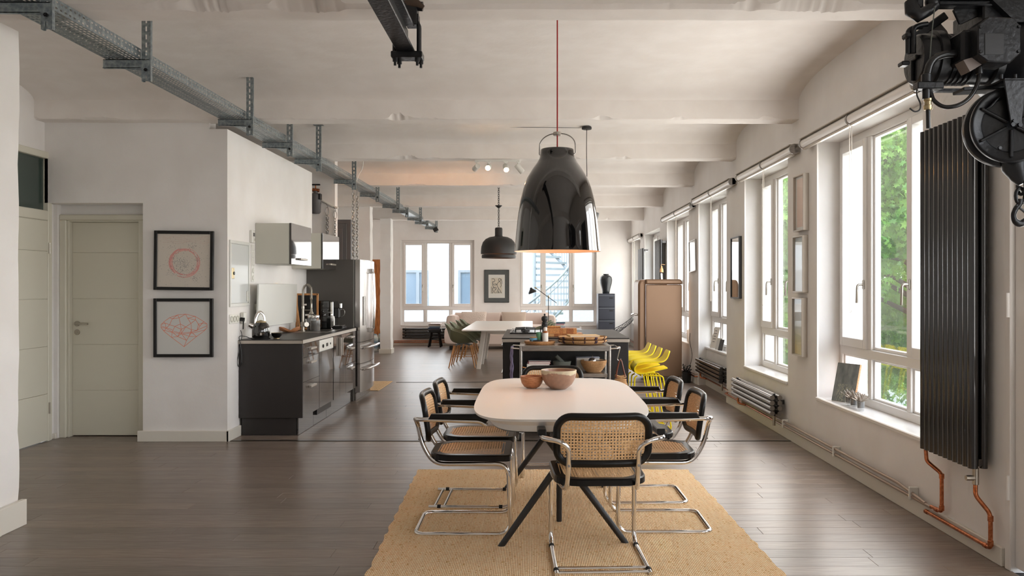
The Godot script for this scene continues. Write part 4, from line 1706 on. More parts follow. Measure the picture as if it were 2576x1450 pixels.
func dining() -> void:
	# rug with slightly uneven edges
	var rug := MB.new()
	var nz := FastNoiseLite.new()
	nz.seed = 9
	nz.frequency = 2.2
	var g: Array = []
	var R := 90
	for i in R + 1:
		var v := float(i) / R
		var row: Array = []
		var d := lerpf(6.3, 2.9, v)
		var xl := lerpf(-0.865, -0.765, v) + 0.012 * nz.get_noise_1d(d * 4.0) + 0.01 * sin(d * 31.0) * 0.4
		var xr := lerpf(1.168, 1.225, v) + 0.014 * nz.get_noise_1d(d * 4.0 + 60.0) + 0.01 * sin(d * 27.0) * 0.4
		for j in 61:
			var u := j / 60.0
			var x := lerpf(xl, xr, u)
			row.append(Vector3(x, 0.011 + 0.0018 * nz.get_noise_2d(x * 2.0, d * 2.0), -d - 0.012 * nz.get_noise_1d(x * 5.0) * (1.0 if i == 0 else 0.0)))
		g.append(row)
	rug.shell(g, 0.0105)
	tag(obj("jute_rug", rug, M.rug), "woven natural jute rug under the dining table, ribbed and straw-coloured", "rug")
	var ry := 0.0125
	# table: barrel-shaped white top, chamfered below
	var t := thing("dining_table", "white barrel-shaped dining table on splayed black legs, on the jute rug", "table", Vector3(0.155, 0, -5.09))
	var hw := 0.485
	var hl := 0.945
	var out := PackedVector2Array()
	var n := 5.2
	for i in 120:
		var a := TAU * i / 120
		var cx := signf(cos(a)) * pow(absf(cos(a)), 2.0 / n)
		var cz := signf(sin(a)) * pow(absf(sin(a)), 2.0 / 4.0)
		out.append(Vector2(cx * hw, cz * hl))
	var b := MB.new()
	var lev := [[1.0, 0.74, 1.0], [1.0, 0.732, 1.0], [0.998, 0.728, 0.999], [0.86, 0.706, 0.975], [0.82, 0.678, 0.965], [0.80, 0.672, 0.955]]
	for k in lev.size() - 1:
		for i in 120:
			var p := out[i]
			var q := out[(i + 1) % 120]
			var f0: float = lev[k][0]
			var f1: float = lev[k + 1][0]
			var g0 := Vector3(p.x / hw / hw, 0, p.y / hl / hl).normalized()
			var g1 := Vector3(q.x / hw / hw, 0, q.y / hl / hl).normalized()
			var dn := Vector3(0, -0.8 if k == 2 else 0.0, 0)
			g0 = (g0 + dn).normalized()
			g1 = (g1 + dn).normalized()
			var e0: float = lev[k][2]
			var e1: float = lev[k + 1][2]
			var A := Vector3(p.x * f0, lev[k][1], p.y * e0)
			var B := Vector3(q.x * f0, lev[k][1], q.y * e0)
			var C := Vector3(q.x * f1, lev[k + 1][1], q.y * e1)
			var D := Vector3(p.x * f1, lev[k + 1][1], p.y * e1)
			b.tri(A, B, C, g0, g1, g1)
			b.tri(A, C, D, g0, g1, g0)
	for i in 120:
		var p := out[i]
		var q := out[(i + 1) % 120]
		b.tri(Vector3(0, 0.74, 0), Vector3(p.x, 0.74, p.y), Vector3(q.x, 0.74, q.y), Vector3.UP, Vector3.UP, Vector3.UP)
		b.tri(Vector3(0, 0.668, 0), Vector3(p.x, 0.668, p.y) * Vector3(0.80, 1, 0.955), Vector3(q.x, 0.668, q.y) * Vector3(0.80, 1, 0.955), Vector3.DOWN, Vector3.DOWN, Vector3.DOWN)
	obj("tabletop", b, M.table_white, t)
	# two trestles of splayed legs: feet read off the rug, heads together near the middle
	var heads := [Vector3(0.10, 0.668, 0.645), Vector3(-0.10, 0.668, 0.59), Vector3(0.10, 0.668, -0.59), Vector3(-0.10, 0.668, -0.645)]
	var feet := [Vector3(-0.327, ry, 0.645), Vector3(0.35, ry, 0.59), Vector3(-0.345, ry, -0.59), Vector3(0.35, ry, -0.645)]
	for i in 4:
		b = MB.new()
		b.tube([feet[i], heads[i] - Vector3(0, 0.05, 0)], [0.0165, 0.021], 16)
		obj("leg", b, M.black_metal, t)
	b = MB.new()
	b.tube([Vector3(0.0, ry, 0.185), Vector3(0.004, 0.65, 0.185)], [0.016, 0.02], 16)
	obj("leg", b, M.black_metal, t, "upright middle leg")
	for h in heads:
		b = MB.new()
		b.box(Vector3(h.x, 0.655, h.z), Vector3(0.07, 0.035, 0.07), 0.004)
		b.bar(Vector3(h.x, 0.66, h.z), Vector3(h.x, 0.60, h.z) + Vector3(0.02 if h.x < 0 else -0.02, 0, 0), 0.045, 0.045, 0.004)
		obj("leg_bracket", b, M.black_metal, t)
	b = MB.new()
	b.bar(Vector3(0.01, 0.655, -0.6), Vector3(0.01, 0.655, 0.6), 0.06, 0.03, 0.003)
	obj("under_rail", b, M.black_metal, t)
	# chairs: two kinds of base, then copies
	var A := make_chair("black and cane cantilever armchair, the nearer one left of the table, with closed chrome base", false)
	var B := make_chair("black and cane cantilever armchair seen from behind, at the near end of the table", true)
	var fx := func(deg: float) -> Basis: return Basis(Vector3.UP, deg_to_rad(deg))
	# facing -z by default; turned by -90 it faces +x
	var posA := Vector3(-0.385, ry, -4.86)
	A.transform = Transform3D(fx.call(-90), posA)
	B.transform = Transform3D(fx.call(2.0), Vector3(0.332, ry, -4.25))
	dup(B, Vector3(-0.375, ry, -5.43), fx.call(-91), "black and cane cantilever armchair at the table's left, the farther one, with open base rails")
	dup(A, Vector3(0.735, ry, -4.90), fx.call(90), "black and cane cantilever armchair, the nearer one right of the table, with closed chrome base")
	dup(A, Vector3(0.715, ry, -5.53), fx.call(91), "black and cane cantilever armchair at the table's right, the farther one, nearest the yellow stools")
	dup(B, Vector3(0.155, ry - 0.008, -6.27), fx.call(180), "black and cane cantilever armchair at the far end of the table, behind the bowls")
	# bowls on the table
	var o := at(1338, 975, 5.44)
	b = MB.new()
	b.lathe(prof([0, 0, 0.03, 0.0, 0.05, 0.010, 0.067, 0.033, 0.0745, 0.06, 0.076, 0.079, 0.072, 0.079, 0.07, 0.06, 0.062, 0.037, 0.046, 0.016, 0, 0.008]), 40)
	var w := obj("wooden_bowl", b, M.bowl_wood)
	w.position = Vector3(o.x, 0.74, o.z)
	tag(w, "small turned wooden bowl on the white dining table, left of the stoneware bowls", "bowl")
	var glaze := Image.create(256, 128, false, Image.FORMAT_RGB8)
	var gn := FastNoiseLite.new()
	gn.seed = 3
	gn.frequency = 0.03
	for y in 128:
		for x in 256:
			var e := 0.47 + 0.03 * gn.get_noise_2d(absf(x - 128) * 1.6, 0) + 0.02 * sin(x * TAU / 256.0 * 3.0)
			var v := y / 127.0
			var c := Color8(206, 194, 164) if v > e - 0.04 and v < 0.60 else Color8(158, 124, 103)
			var k := 1.0 + 0.08 * gn.get_noise_2d(x * 2.0, y * 3.0)
			glaze.set_pixel(x, y, Color(c.r * k, c.g * k, c.b * k))
	stroke(glaze, Vector2(60, 12), Vector2(78, 66), 1.6, Color8(186, 160, 140))
	stroke(glaze, Vector2(40, 6), Vector2(50, 50), 1.2, Color8(176, 150, 130))
	stroke(glaze, Vector2(30, 52), Vector2(44, 60), 1.2, Color8(196, 150, 120))
	var gm := painted(glaze, 0.35)
	for k in 2:
		b = MB.new()
		b.has_uv = true
		b.lathe(prof([0, 0, 0.044, 0.0, 0.054, 0.006, 0.086, 0.032, 0.105, 0.066, 0.1125, 0.10, 0.114, 0.124, 0.109, 0.124, 0.106, 0.11, 0.096, 0.074, 0.076, 0.04, 0.05, 0.014, 0, 0.01]), 48)
		o = at(1405.5, 979, 5.39)
		var sb := obj("stoneware_bowl", b, gm)
		if k == 0:
			sb.position = Vector3(o.x, 0.74, o.z)
			sb.rotation.y = -1.2
			tag(sb, "large brown stoneware bowl with a cream glazed rim, the front one on the dining table", "bowl", "stoneware bowls")
		else:
			sb.position = Vector3(0.184, 0.74, -5.635)
			sb.rotation.y = 0.7
			sb.scale = Vector3(0.99, 0.80, 0.99)
			tag(sb, "brown stoneware bowl hidden behind the front one, only its rim showing", "bowl", "stoneware bowls")

# ---------------------------------------------------------------- kitchen run along the left wall
const KX := -2.765    # face of the kitchen wall
const KF := -2.163    # plane of the cabinet fronts

func bar_handle(p: Node, x: float, y: float, z: float, l: float) -> void:
	var b := MB.new()
	b.span(Vector3(x, y - 0.01, z - l / 2), Vector3(x + 0.03, y + 0.01, z + l / 2), 0.003)
	obj("handle", b, M.alu, p)

func kitchen() -> void:
	wall_cabinet("grey high-gloss wall cabinet nearer the camera, hung on the white kitchen wall", 8.32, 9.07, 1.63, 2.035)
	wall_cabinet("grey high-gloss wall cabinet farther off, next to the tall refrigerator panel", 9.57, 10.37, 1.61, 2.015)
	# base units
	var b: MB
	var t := thing("drawer_cabinet", "gloss dark grey drawer cabinet at the near end of the kitchen run", "cabinet", Vector3(0, 0, 0), Basis.IDENTITY)
	b = MB.new()
	b.span(Vector3(KX + 0.003, 0.165, -7.865), Vector3(KF - 0.022, 0.86, -8.455))
	obj("body", b, M.lacquer_side, t)
	b = MB.new()
	b.span(Vector3(KX + 0.003, 0.165, -7.845), Vector3(KF, 0.86, -7.863), 0.002)
	obj("side_panel", b, M.lacquer_side, t)
	var ys := [0.168, 0.497, 0.729, 0.862]
	for i in 3:
		b = MB.new()
		b.span(Vector3(KF - 0.02, ys[i], -7.866), Vector3(KF, ys[i + 1] - 0.003, -8.457), 0.0015)
		var dr := obj("drawer", b, M.lacquer, t)
		bar_handle(dr, KF, ys[i + 1] - 0.06, -8.16, 0.2)
	t = thing("dishwasher", "built-in dishwasher with a white control strip, second from the near end of the kitchen", "dishwasher")
	b = MB.new()
	b.span(Vector3(KX + 0.003, 0.1, -8.465), Vector3(KF - 0.024, 0.86, -9.055))
	obj("body", b, M.black_plastic, t)
	b = MB.new()
	b.span(Vector3(KF - 0.022, 0.168, -8.475), Vector3(KF - 0.002, 0.735, -9.05), 0.0015)
	obj("door", b, M.lacquer, t)
	b = MB.new()
	b.span(Vector3(KF - 0.022, 0.738, -8.475), Vector3(KF + 0.001, 0.855, -9.05), 0.003)
	var pn := obj("control_panel", b, M.white_plastic, t)
	b = MB.new()
	b.cyl(Vector3(KF, 0.79, -8.60), 0.018, 0.012, 20, Basis(Vector3.BACK, -PI / 2), 0.002)
	obj("knob", b, M.black_plastic, pn)
	b = MB.new()
	b.span(Vector3(KF, 0.775, -8.74), Vector3(KF + 0.003, 0.81, -8.82), 0.001)
	obj("display", b, M.black_plastic, pn)
	b = MB.new()
	b.cyl(Vector3(KF, 0.795, -8.92), 0.011, 0.006, 16, Basis(Vector3.BACK, -PI / 2))
	obj("button", b, M.black_plastic, pn)
	t = thing("sink_cabinet", "gloss dark grey sink cabinet with two doors and upright handles, under the tap", "cabinet")
	b = MB.new()
	b.span(Vector3(KX + 0.003, 0.165, -9.065), Vector3(KF - 0.022, 0.70, -9.655))
	obj("body", b, M.lacquer_side, t)
	for s in [[9.067, 9.359, 9.32], [9.362, 9.655, 9.40]]:
		b = MB.new()
		b.span(Vector3(KF - 0.02, 0.168, -s[0]), Vector3(KF, 0.86, -s[1]), 0.0015)
		var dr := obj("door", b, M.lacquer, t)
		b = MB.new()
		b.span(Vector3(KF, 0.63, -s[2] + 0.012), Vector3(KF + 0.03, 0.83, -s[2] - 0.012), 0.003)
		obj("handle", b, M.alu, dr)
	t = thing("drawer_unit", "gloss dark grey drawer unit at the far end of the run, beside the refrigerator panel", "cabinet")
	b = MB.new()
	b.span(Vector3(KX + 0.003, 0.165, -9.665), Vector3(KF - 0.022, 0.86, -10.19))
	obj("body", b, M.lacquer_side, t)
	for i in 3:
		b = MB.new()
		b.span(Vector3(KF - 0.02, ys[i], -9.658), Vector3(KF, ys[i + 1] - 0.003, -10.19), 0.0015)
		var dr := obj("drawer", b, M.lacquer, t)
		bar_handle(dr, KF, ys[i + 1] - 0.06, -9.93, 0.2)
	t = thing("kitchen_plinth", "dark gloss plinth boards at floor level under the kitchen cabinets", "plinth")
	for s in [[7.87, 8.40], [8.405, 8.92], [8.925, 10.2]]:
		b = MB.new()
		b.span(Vector3(KF - 0.06, 0.002, -s[0]), Vector3(KF - 0.045, 0.162, -s[1]), 0.001)
		obj("board", b, M.lacquer, t)
	b = MB.new()
	b.span(Vector3(KX + 0.025, 0.002, -7.865), Vector3(KF - 0.065, 0.162, -7.88), 0.001)
	obj("board", b, M.lacquer_side, t)
	# worktop
	t = thing("kitchen_worktop", "dark worktop with a brushed metal edge along the left wall", "worktop")
	b = MB.new()
	b.span(Vector3(KX + 0.003, 0.868, -7.835), Vector3(KF + 0.004, 0.902, -10.19), 0.002)
	obj("slab", b, M.worktop, t)
	b = MB.new()
	b.span(Vector3(KX + 0.003, 0.864, -7.832), Vector3(KF + 0.008, 0.895, -7.836), 0.001)
	b.span(Vector3(KF + 0.004, 0.864, -7.832), Vector3(KF + 0.008, 0.897, -10.19), 0.001)
	obj("edge_band", b, M.alu, t)
	var sk := thing("sink", "flush steel sink let into the dark worktop below the spring tap", "sink")
	b = MB.new()
	var x0 := -2.62
	var x1 := -2.24
	b.span(Vector3(x0, 0.9025, -9.02), Vector3(x1, 0.9045, -9.85))
	b.span(Vector3(x0 + 0.03, 0.9045, -9.1), Vector3(x1 - 0.03, 0.906, -9.115))
	obj("drainer", b, M.steel, sk)
	b = MB.new()
	b.lathe(prof([0.165, 0.0, 0.17, 0.003, 0.155, 0.003, 0.15, 0.0, 0.0, -0.0005]), 4, Vector3(-2.43, 0.905, -9.6), Basis(Vector3.UP, PI / 4))
	obj("basin_rim", b, M.steel, sk)
	# tall grey panel beside the refrigerator
	b = MB.new()
	b.span(Vector3(KX + 0.003, 0.0, -10.2), Vector3(-2.19, 1.735, -10.235), 0.002)
	tag(obj("tall_side_panel", b, M.grey_panel), "tall dark grey side panel between the worktop and the steel refrigerator", "panel")
	refrigerator()
	worktop_things()
	kitchen_wall_things()
	t = thing("floor_mat", "small woven natural mat on the floor in front of the steel refrigerator", "mat", Vector3(-2.36, 0.001, -11.75))
	b = MB.new()
	b.prism(v2([-0.28, 0.55, -0.29, -0.52, 0.29, -0.53, 0.295, 0.56]), 0.0, 0.008, Vector3.ZERO, Basis(Vector3.RIGHT, -PI / 2), false, 0.002)
	obj("weave", b, M.rug, t)

func wall_cabinet(label: String, d0: float, d1: float, y0: float, y1: float) -> void:
	var t := thing("wall_cabinet", label, "cabinet", Vector3.ZERO, Basis.IDENTITY, "wall cabinets over the worktop")
	var b := MB.new()
	b.span(Vector3(KX + 0.002, y0, -d0), Vector3(-2.427, y1, -d1), 0.002)
	obj("body", b, M.carcass, t)
	b = MB.new()
	b.span(Vector3(-2.425, y0 - 0.004, -d0 + 0.001), Vector3(-2.405, y1 + 0.002, -d1), 0.0015)
	var dr := obj("door", b, M.lacquer, t)
	b = MB.new()
	b.span(Vector3(-2.405, y0 + 0.045, -(d0 + d1) / 2 + 0.13), Vector3(-2.375, y0 + 0.065, -(d0 + d1) / 2 - 0.13), 0.003)
	obj("handle", b, M.alu, dr)

func refrigerator() -> void:
	var t := thing("refrigerator", "stainless steel french-door refrigerator at the end of the kitchen run", "refrigerator", Vector3(0, 0, 0))
	var b := MB.new()
	var d0 := 10.25
	var d1 := 11.16
	b.span(Vector3(KX + 0.02, 0.05, -d0), Vector3(-2.185, 1.735, -d1), 0.004)
	obj("body", b, M.grey_panel, t)
	# bowed doors: an outline seen from above, given height
	var bow := PackedVector2Array()
	bow.append(Vector2(0, -d0))
	for i in 13:
		var s := i / 12.0
		bow.append(Vector2(0.06 + 0.035 * (1 - pow(2 * s - 1, 2.0)), -lerpf(d0, d1, s)))
	bow.append(Vector2(0, -d1))
	var up := Basis(Vector3(1, 0, 0), Vector3(0, 0, 1), Vector3(0, -1, 0))
	var half := [bow.slice(0, 8), bow.slice(7)]
	half[0].append(Vector2(0, -(d0 + d1) / 2))
	var h1 := PackedVector2Array([Vector2(0, -(d0 + d1) / 2)])
	h1.append_array(half[1])
	half[1] = h1
	for k in 2:
		b = MB.new()
		b.prism(half[k], -1.735, -0.72, Vector3(-2.18, 0, 0), up, true, 0.003)
		var dr := obj("door", b, M.fridge_steel, t)
		var z := -(d0 + d1) / 2 + (0.035 if k == 0 else -0.035)
		b = MB.new()
		b.tube(fillet([Vector3(-2.09, 1.60, z), Vector3(-2.045, 1.585, z), Vector3(-2.03, 1.2, z), Vector3(-2.045, 0.86, z), Vector3(-2.09, 0.845, z)], 0.03), 0.014, 10)
		b.box(Vector3(-2.07, 1.60, z), Vector3(0.05, 0.06, 0.03), 0.004)
		b.box(Vector3(-2.07, 0.85, z), Vector3(0.05, 0.06, 0.03), 0.004)
		obj("handle", b, M.chrome, dr)
		if k == 0:
			b = MB.new()
			b.span(Vector3(-2.11, 0.92, -10.36), Vector3(-2.094, 1.28, -10.56), 0.003)
			obj("water_dispenser", b, M.steel, dr)
	for s in [[0.455, 0.715], [0.10, 0.45]]:
		b = MB.new()
		b.prism(bow, -s[1], -s[0], Vector3(-2.18, 0, 0), up, true, 0.003)
		var dr := obj("drawer", b, M.fridge_steel, t)
		b = MB.new()
		var y: float = s[1] - 0.06
		b.tube(fillet([Vector3(-2.10, y - 0.02, -d0 - 0.12), Vector3(-2.03, y, -d0 - 0.13), Vector3(-2.01, y, -(d0 + d1) / 2), Vector3(-2.03, y, -d1 + 0.13), Vector3(-2.10, y - 0.02, -d1 + 0.12)], 0.05), 0.017, 10, false, 0.8)
		obj("handle", b, M.chrome, dr)
	b = MB.new()
	b.span(Vector3(-2.3, 0.0, -d0 - 0.01), Vector3(-2.17, 0.09, -d1 + 0.01), 0.004)
	obj("base_grille", b, M.steel, t)

func worktop_things() -> void:
	var b: MB
	var top := 0.902
	# kettle
	var t := thing("kettle", "glossy black electric kettle with a chrome arched handle on the dark worktop", "kettle", Vector3(-2.595, top, -7.97), Basis(Vector3.UP, -0.9))
	b = MB.new()
	b.lathe(prof([0, 0, 0.088, 0, 0.09, 0.008, 0.078, 0.018, 0, 0.018]), 36)
	obj("base", b, M.black_plastic, t)
	b = MB.new()
	b.lathe(prof([0.079, 0.018, 0.083, 0.024, 0.084, 0.08, 0.079, 0.115, 0.068, 0.14, 0.05, 0.158, 0.048, 0.16, 0, 0.162]), 40)
	obj("body", b, M.gloss_black, t)
	b = MB.new()
	b.lathe(prof([0.05, 0.158, 0.047, 0.168, 0.02, 0.174, 0.01, 0.18, 0, 0.18]), 30)
	obj("lid", b, M.brass, t)
	b = MB.new()
	b.tube([Vector3(-0.02, 0.12, 0.06), Vector3(-0.03, 0.14, 0.105)], [0.03, 0.019], 16)
	obj("spout", b, M.chrome, t)
	b = MB.new()
	var hp: Array = []
	for i in 17:
		var a := PI * i / 16.0
		hp.append(Vector3(-0.015 + 0.045 * cos(a) * 0.3, 0.15 + 0.105 * sin(a), 0.05 * cos(a)))
	b.tube(hp, 0.016, 10, false, 0.35, Vector3.RIGHT)
	obj("handle", b, M.chrome, t)
	b = MB.new()
	b.box(Vector3(0.079, 0.05, 0.028), Vector3(0.006, 0.026, 0.02), 0.002)
	obj("switch", b, M.chrome, t)
	# its cable
	b = MB.new()
	b.tube(spline([Vector3(-2.755, 0.99, -7.875), Vector3(-2.742, 0.93, -7.87), Vector3(-2.75, 0.80, -7.825), Vector3(-2.765, 0.70, -7.815), Vector3(-2.75, 0.65, -7.815), Vector3(-2.725, 0.70, -7.815), Vector3(-2.735, 0.85, -7.818), Vector3(-2.75, 0.93, -7.82), Vector3(-2.70, 0.935, -7.83), Vector3(-2.66, 0.91, -7.90), Vector3(-2.60, 0.908, -7.93)], 5), 0.0035, 6)
	tag(obj("kettle_cable", b, M.black_plastic), "black kettle cable looping down over the end of the worktop", "cable")
	# little bowl with a gilt rim
	t = thing("gilt_bowl", "small black bowl with a gilt rim and foot, right of the kettle", "bowl", Vector3(-2.46, top, -8.02))
	b = MB.new()
	b.lathe(prof([0.022, 0.004, 0.03, 0.012, 0.046, 0.03, 0.051, 0.055, 0.048, 0.055, 0.043, 0.032, 0, 0.014]), 32)
	obj("body", b, M.gloss_black, t)
	b = MB.new()
	b.lathe(prof([0, 0, 0.03, 0, 0.03, 0.005, 0.02, 0.008]), 24)
	b.lathe(prof([0.051, 0.054, 0.052, 0.057, 0.047, 0.057, 0.047, 0.054]), 32)
	obj("gilding", b, M.brass, t)
	# leaning white board
	var bas := Basis(Vector3(0, 0, 1), -0.03)
	t = thing("white_board", "large blank white board standing off the kitchen wall behind the kettle", "board", Vector3(-2.68, 1.0, -8.79))
	b = MB.new()
	b.box(Vector3(0, 0.215, 0), Vector3(0.018, 0.43, 1.32), 0.002, bas)
	obj("panel", b, M.white_board, t)
	b = MB.new()
	for z in [-0.5, 0.5]:
		b.box(Vector3(-0.046, 0.2, z), Vector3(0.07, 0.06, 0.03))
	obj("stand_off", b, M.carcass, t)
	# chalkboard with an oak frame and an easel leg
	t = thing("chalkboard", "small black chalkboard in an oak frame behind the spring tap", "chalkboard", Vector3(-2.63, top, -9.74))
	b = MB.new()
	b.box(Vector3(0.0, 0.21, 0), Vector3(0.22, 0.38, 0.008))
	obj("slate", b, M.black_plastic, t)
	b = MB.new()
	b.box(Vector3(0.0, 0.41, 0.0), Vector3(0.26, 0.022, 0.02), 0.003)
	b.box(Vector3(0.12, 0.21, 0.0), Vector3(0.022, 0.42, 0.02), 0.003)
	b.box(Vector3(-0.12, 0.21, 0.0), Vector3(0.022, 0.42, 0.02), 0.003)
	b.box(Vector3(0.0, 0.012, 0.0), Vector3(0.26, 0.022, 0.02), 0.003)
	obj("frame", b, M.oak, t)
	b = MB.new()
	b.box(Vector3(-0.02, 0.29, 0.0055), Vector3(0.03, 0.02, 0.002))
	b.box(Vector3(0.0, 0.17, 0.0055), Vector3(0.045, 0.02, 0.002))
	obj("paper_note", b, M.paper, t)
	b = MB.new()
	b.bar(Vector3(-2.72, top + 0.34, -9.6), Vector3(-2.65, top + 0.003, -9.5), 0.02, 0.02, 0.003)
	tag(obj("oak_easel_leg", b, M.oak), "slanting oak batten leaning behind the tap, left of the chalkboard", "batten")
	# wooden leaf dish
	t = thing("leaf_dish", "curled wooden leaf-shaped dish at the back of the worktop, left of the tap", "dish", Vector3(-2.66, top, -9.12))
	b = MB.new()
	var g: Array = []
	for i in 9:
		var v := i / 8.0
		var row: Array = []
		for j in 13:
			var u := j / 12.0
			var x := (u - 0.5) * 0.22
			var w := 0.05 * (1.0 - pow(absf(2 * u - 1), 2.2)) + 0.004
			var y := 0.004 + 0.03 * pow(absf(2 * v - 1), 2.0) + 0.03 * pow(absf(2 * u - 1), 3.0) + 0.012 * sin(u * 9.0) * absf(2 * v - 1)
			row.append(Vector3(x, y, (v - 0.5) * 2.0 * w))
		g.append(row)
	b.shell(g, -0.004)
	obj("dish", b, M.bowl_wood, t)
	# spring tap
	t = thing("spring_tap", "brushed steel kitchen tap with a coiled spring neck at the sink", "tap", Vector3(-2.578, top, -9.37))
	b = MB.new()
	b.lathe(prof([0, 0, 0.03, 0, 0.03, 0.006, 0.018, 0.01, 0.018, 0.05, 0.024, 0.055, 0.024, 0.1, 0.014, 0.105, 0.012, 0.25, 0.016, 0.252, 0.016, 0.28, 0, 0.28]), 24)
	obj("body", b, M.nickel, t)
	b = MB.new()
	b.rod(Vector3(0, 0.07, 0), Vector3(0.05, 0.075, 0.03), 0.017, 14)
	b.cyl(Vector3(0.045, 0.076, 0.026), 0.027, 0.012, 20, Basis(Quaternion(Vector3.UP, Vector3(0.5, 0.1, 0.85).normalized())))
	b.rod(Vector3(0.045, 0.08, 0.03), Vector3(0.04, 0.14, 0.034), 0.006)
	obj("lever", b, M.nickel, t)
	var neck: Array = []
	for i in 8:
		neck.append(Vector3(0, 0.28 + i * 0.024, 0))
	for i in 17:
		var a := PI - PI * i / 16.0
		neck.append(Vector3(0.047 + 0.047 * cos(a), 0.45 + 0.072 * sin(a), 0))
	for i in 5:
		neck.append(Vector3(0.094, 0.43 - i * 0.018, 0))
	b = MB.new()
	b.tube(neck, 0.007, 8)
	obj("hose", b, M.nickel, t)
	# the coil
	var len_ := 0.0
	var acc: Array = [0.0]
	for i in neck.size() - 1:
		len_ += neck[i].distance_to(neck[i + 1])
		acc.append(len_)
	var coil: Array = []
	var turns := 40
	for i in turns * 8 + 1:
		var s := len_ * i / (turns * 8.0)
		var k := 0
		while k < neck.size() - 2 and acc[k + 1] < s:
			k += 1
		var p: Vector3 = neck[k].lerp(neck[k + 1], (s - acc[k]) / maxf(acc[k + 1] - acc[k], 1e-6))
		var tg: Vector3 = (neck[mini(k + 2, neck.size() - 1)] - neck[maxi(k - 1, 0)]).normalized()
		var sx := Vector3.BACK
		var sy := tg.cross(sx).normalized()
		var a := TAU * i / 8.0
		coil.append(p + (sx * cos(a) + sy * sin(a)) * 0.0145)
	b = MB.new()
	b.tube(coil, 0.0026, 5)
	obj("spring", b, M.nickel, t)
	b = MB.new()
	b.lathe(prof([0, 0.195, 0.026, 0.195, 0.024, 0.205, 0.012, 0.225, 0.013, 0.245, 0.010, 0.25, 0.010, 0.355, 0.014, 0.36, 0.014, 0.375, 0, 0.375]), 20, Vector3(0.094, 0, 0))
	b.rod(Vector3(0, 0.237, 0), Vector3(0.094, 0.237, 0), 0.004)
	obj("spray_head", b, M.nickel, t)
	# jars
	for k in 2:
		var l: String = ["glass storage jar of coffee beans with a steel lid, right of the tap", "rear glass jar with a ball stopper, half hidden behind the tap"][k]
		t = thing("storage_jar", l, "jar", [Vector3(-2.46, top, -9.45), Vector3(-2.53, top, -9.56)][k], Basis.IDENTITY, "coffee jars by the tap")
		b = MB.new()
		b.lathe(prof([0, 0.0, 0.05, 0, 0.054, 0.006, 0.054, 0.12, 0.05, 0.135, 0.042, 0.142, 0.042, 0.146]), 32)
		obj("glass", b, M.glass, t)
		b = MB.new()
		b.lathe(prof([0, 0.004, 0.05, 0.005, 0.051, 0.115 if k == 0 else 0.085, 0, 0.112 if k == 0 else 0.083]), 28)
		obj("beans", b, M.coffee, t)
		b = MB.new()
		b.lathe(prof([0, 0.144, 0.044, 0.144, 0.045, 0.148, 0.045, 0.176, 0.042, 0.18, 0, 0.18]), 28)
		if k == 1:
			b.ball(Vector3(0, 0.20, 0), Vector3(0.018, 0.018, 0.018))
		obj("lid", b, M.chrome, t)
	# espresso machine
	t = thing("espresso_machine", "black bean-to-cup coffee machine with a chrome spout, by the refrigerator panel", "coffee machine", Vector3(-2.475, top, -9.93))
	b = MB.new()
	b.prism(v2([-0.17, 0.01, -0.17, 0.325, -0.16, 0.335, 0.10, 0.335, 0.13, 0.325, 0.135, 0.28, 0.13, 0.01]), -0.13, 0.13, Vector3.ZERO, Basis.IDENTITY, false, 0.006)
	obj("body", b, M.gloss_black, t)
	for i in 22:
		b = MB.new()
		b.box(Vector3(-0.02, 0.07 + i * 0.011, 0.131), Vector3(0.17, 0.004, 0.003), 0.001)
		obj("grille_rib", b, M.black_plastic, t)
	b = MB.new()
	b.span(Vector3(0.10, 0.03, 0.118), Vector3(0.134, 0.32, 0.134), 0.004)
	obj("chrome_strip", b, M.chrome, t)
	b = MB.new()
	b.box(Vector3(0.16, 0.19, 0.05), Vector3(0.07, 0.12, 0.08), 0.008)
	b.rod(Vector3(0.20, 0.225, 0.06), Vector3(0.20, 0.30, 0.06), 0.017, 14)
	obj("spout", b, M.black_plastic, t)
	b = MB.new()
	b.rod(Vector3(0.205, 0.25, 0.06), Vector3(0.205, 0.30, 0.06), 0.018, 16)
	b.rod(Vector3(0.175, 0.155, 0.06), Vector3(0.175, 0.205, 0.06), 0.011, 14)
	obj("spout_cap", b, M.chrome, t)
	b = MB.new()
	b.tube(spline([Vector3(0.21, 0.24, 0.065), Vector3(0.25, 0.22, 0.07), Vector3(0.25, 0.17, 0.07), Vector3(0.22, 0.145, 0.07), Vector3(0.185, 0.152, 0.065)], 5), 0.0035, 6)
	obj("milk_hose", b, M.steel, t)
	b = MB.new()
	b.span(Vector3(0.09, 0.0, -0.1), Vector3(0.24, 0.035, 0.12), 0.006)
	obj("drip_tray", b, M.black_plastic, t)
	b = MB.new()
	b.span(Vector3(0.10, 0.035, -0.09), Vector3(0.235, 0.045, 0.115), 0.003)
	obj("drip_grid", b, M.chrome, t)
	b = MB.new()
	b.rod(Vector3(0.135, 0.035, 0.1), Vector3(0.135, 0.15, 0.1), 0.009)
	b.rod(Vector3(0.11, 0.0, 0.12), Vector3(0.11, 0.05, 0.12), 0.012)
	obj("front_column", b, M.chrome, t)

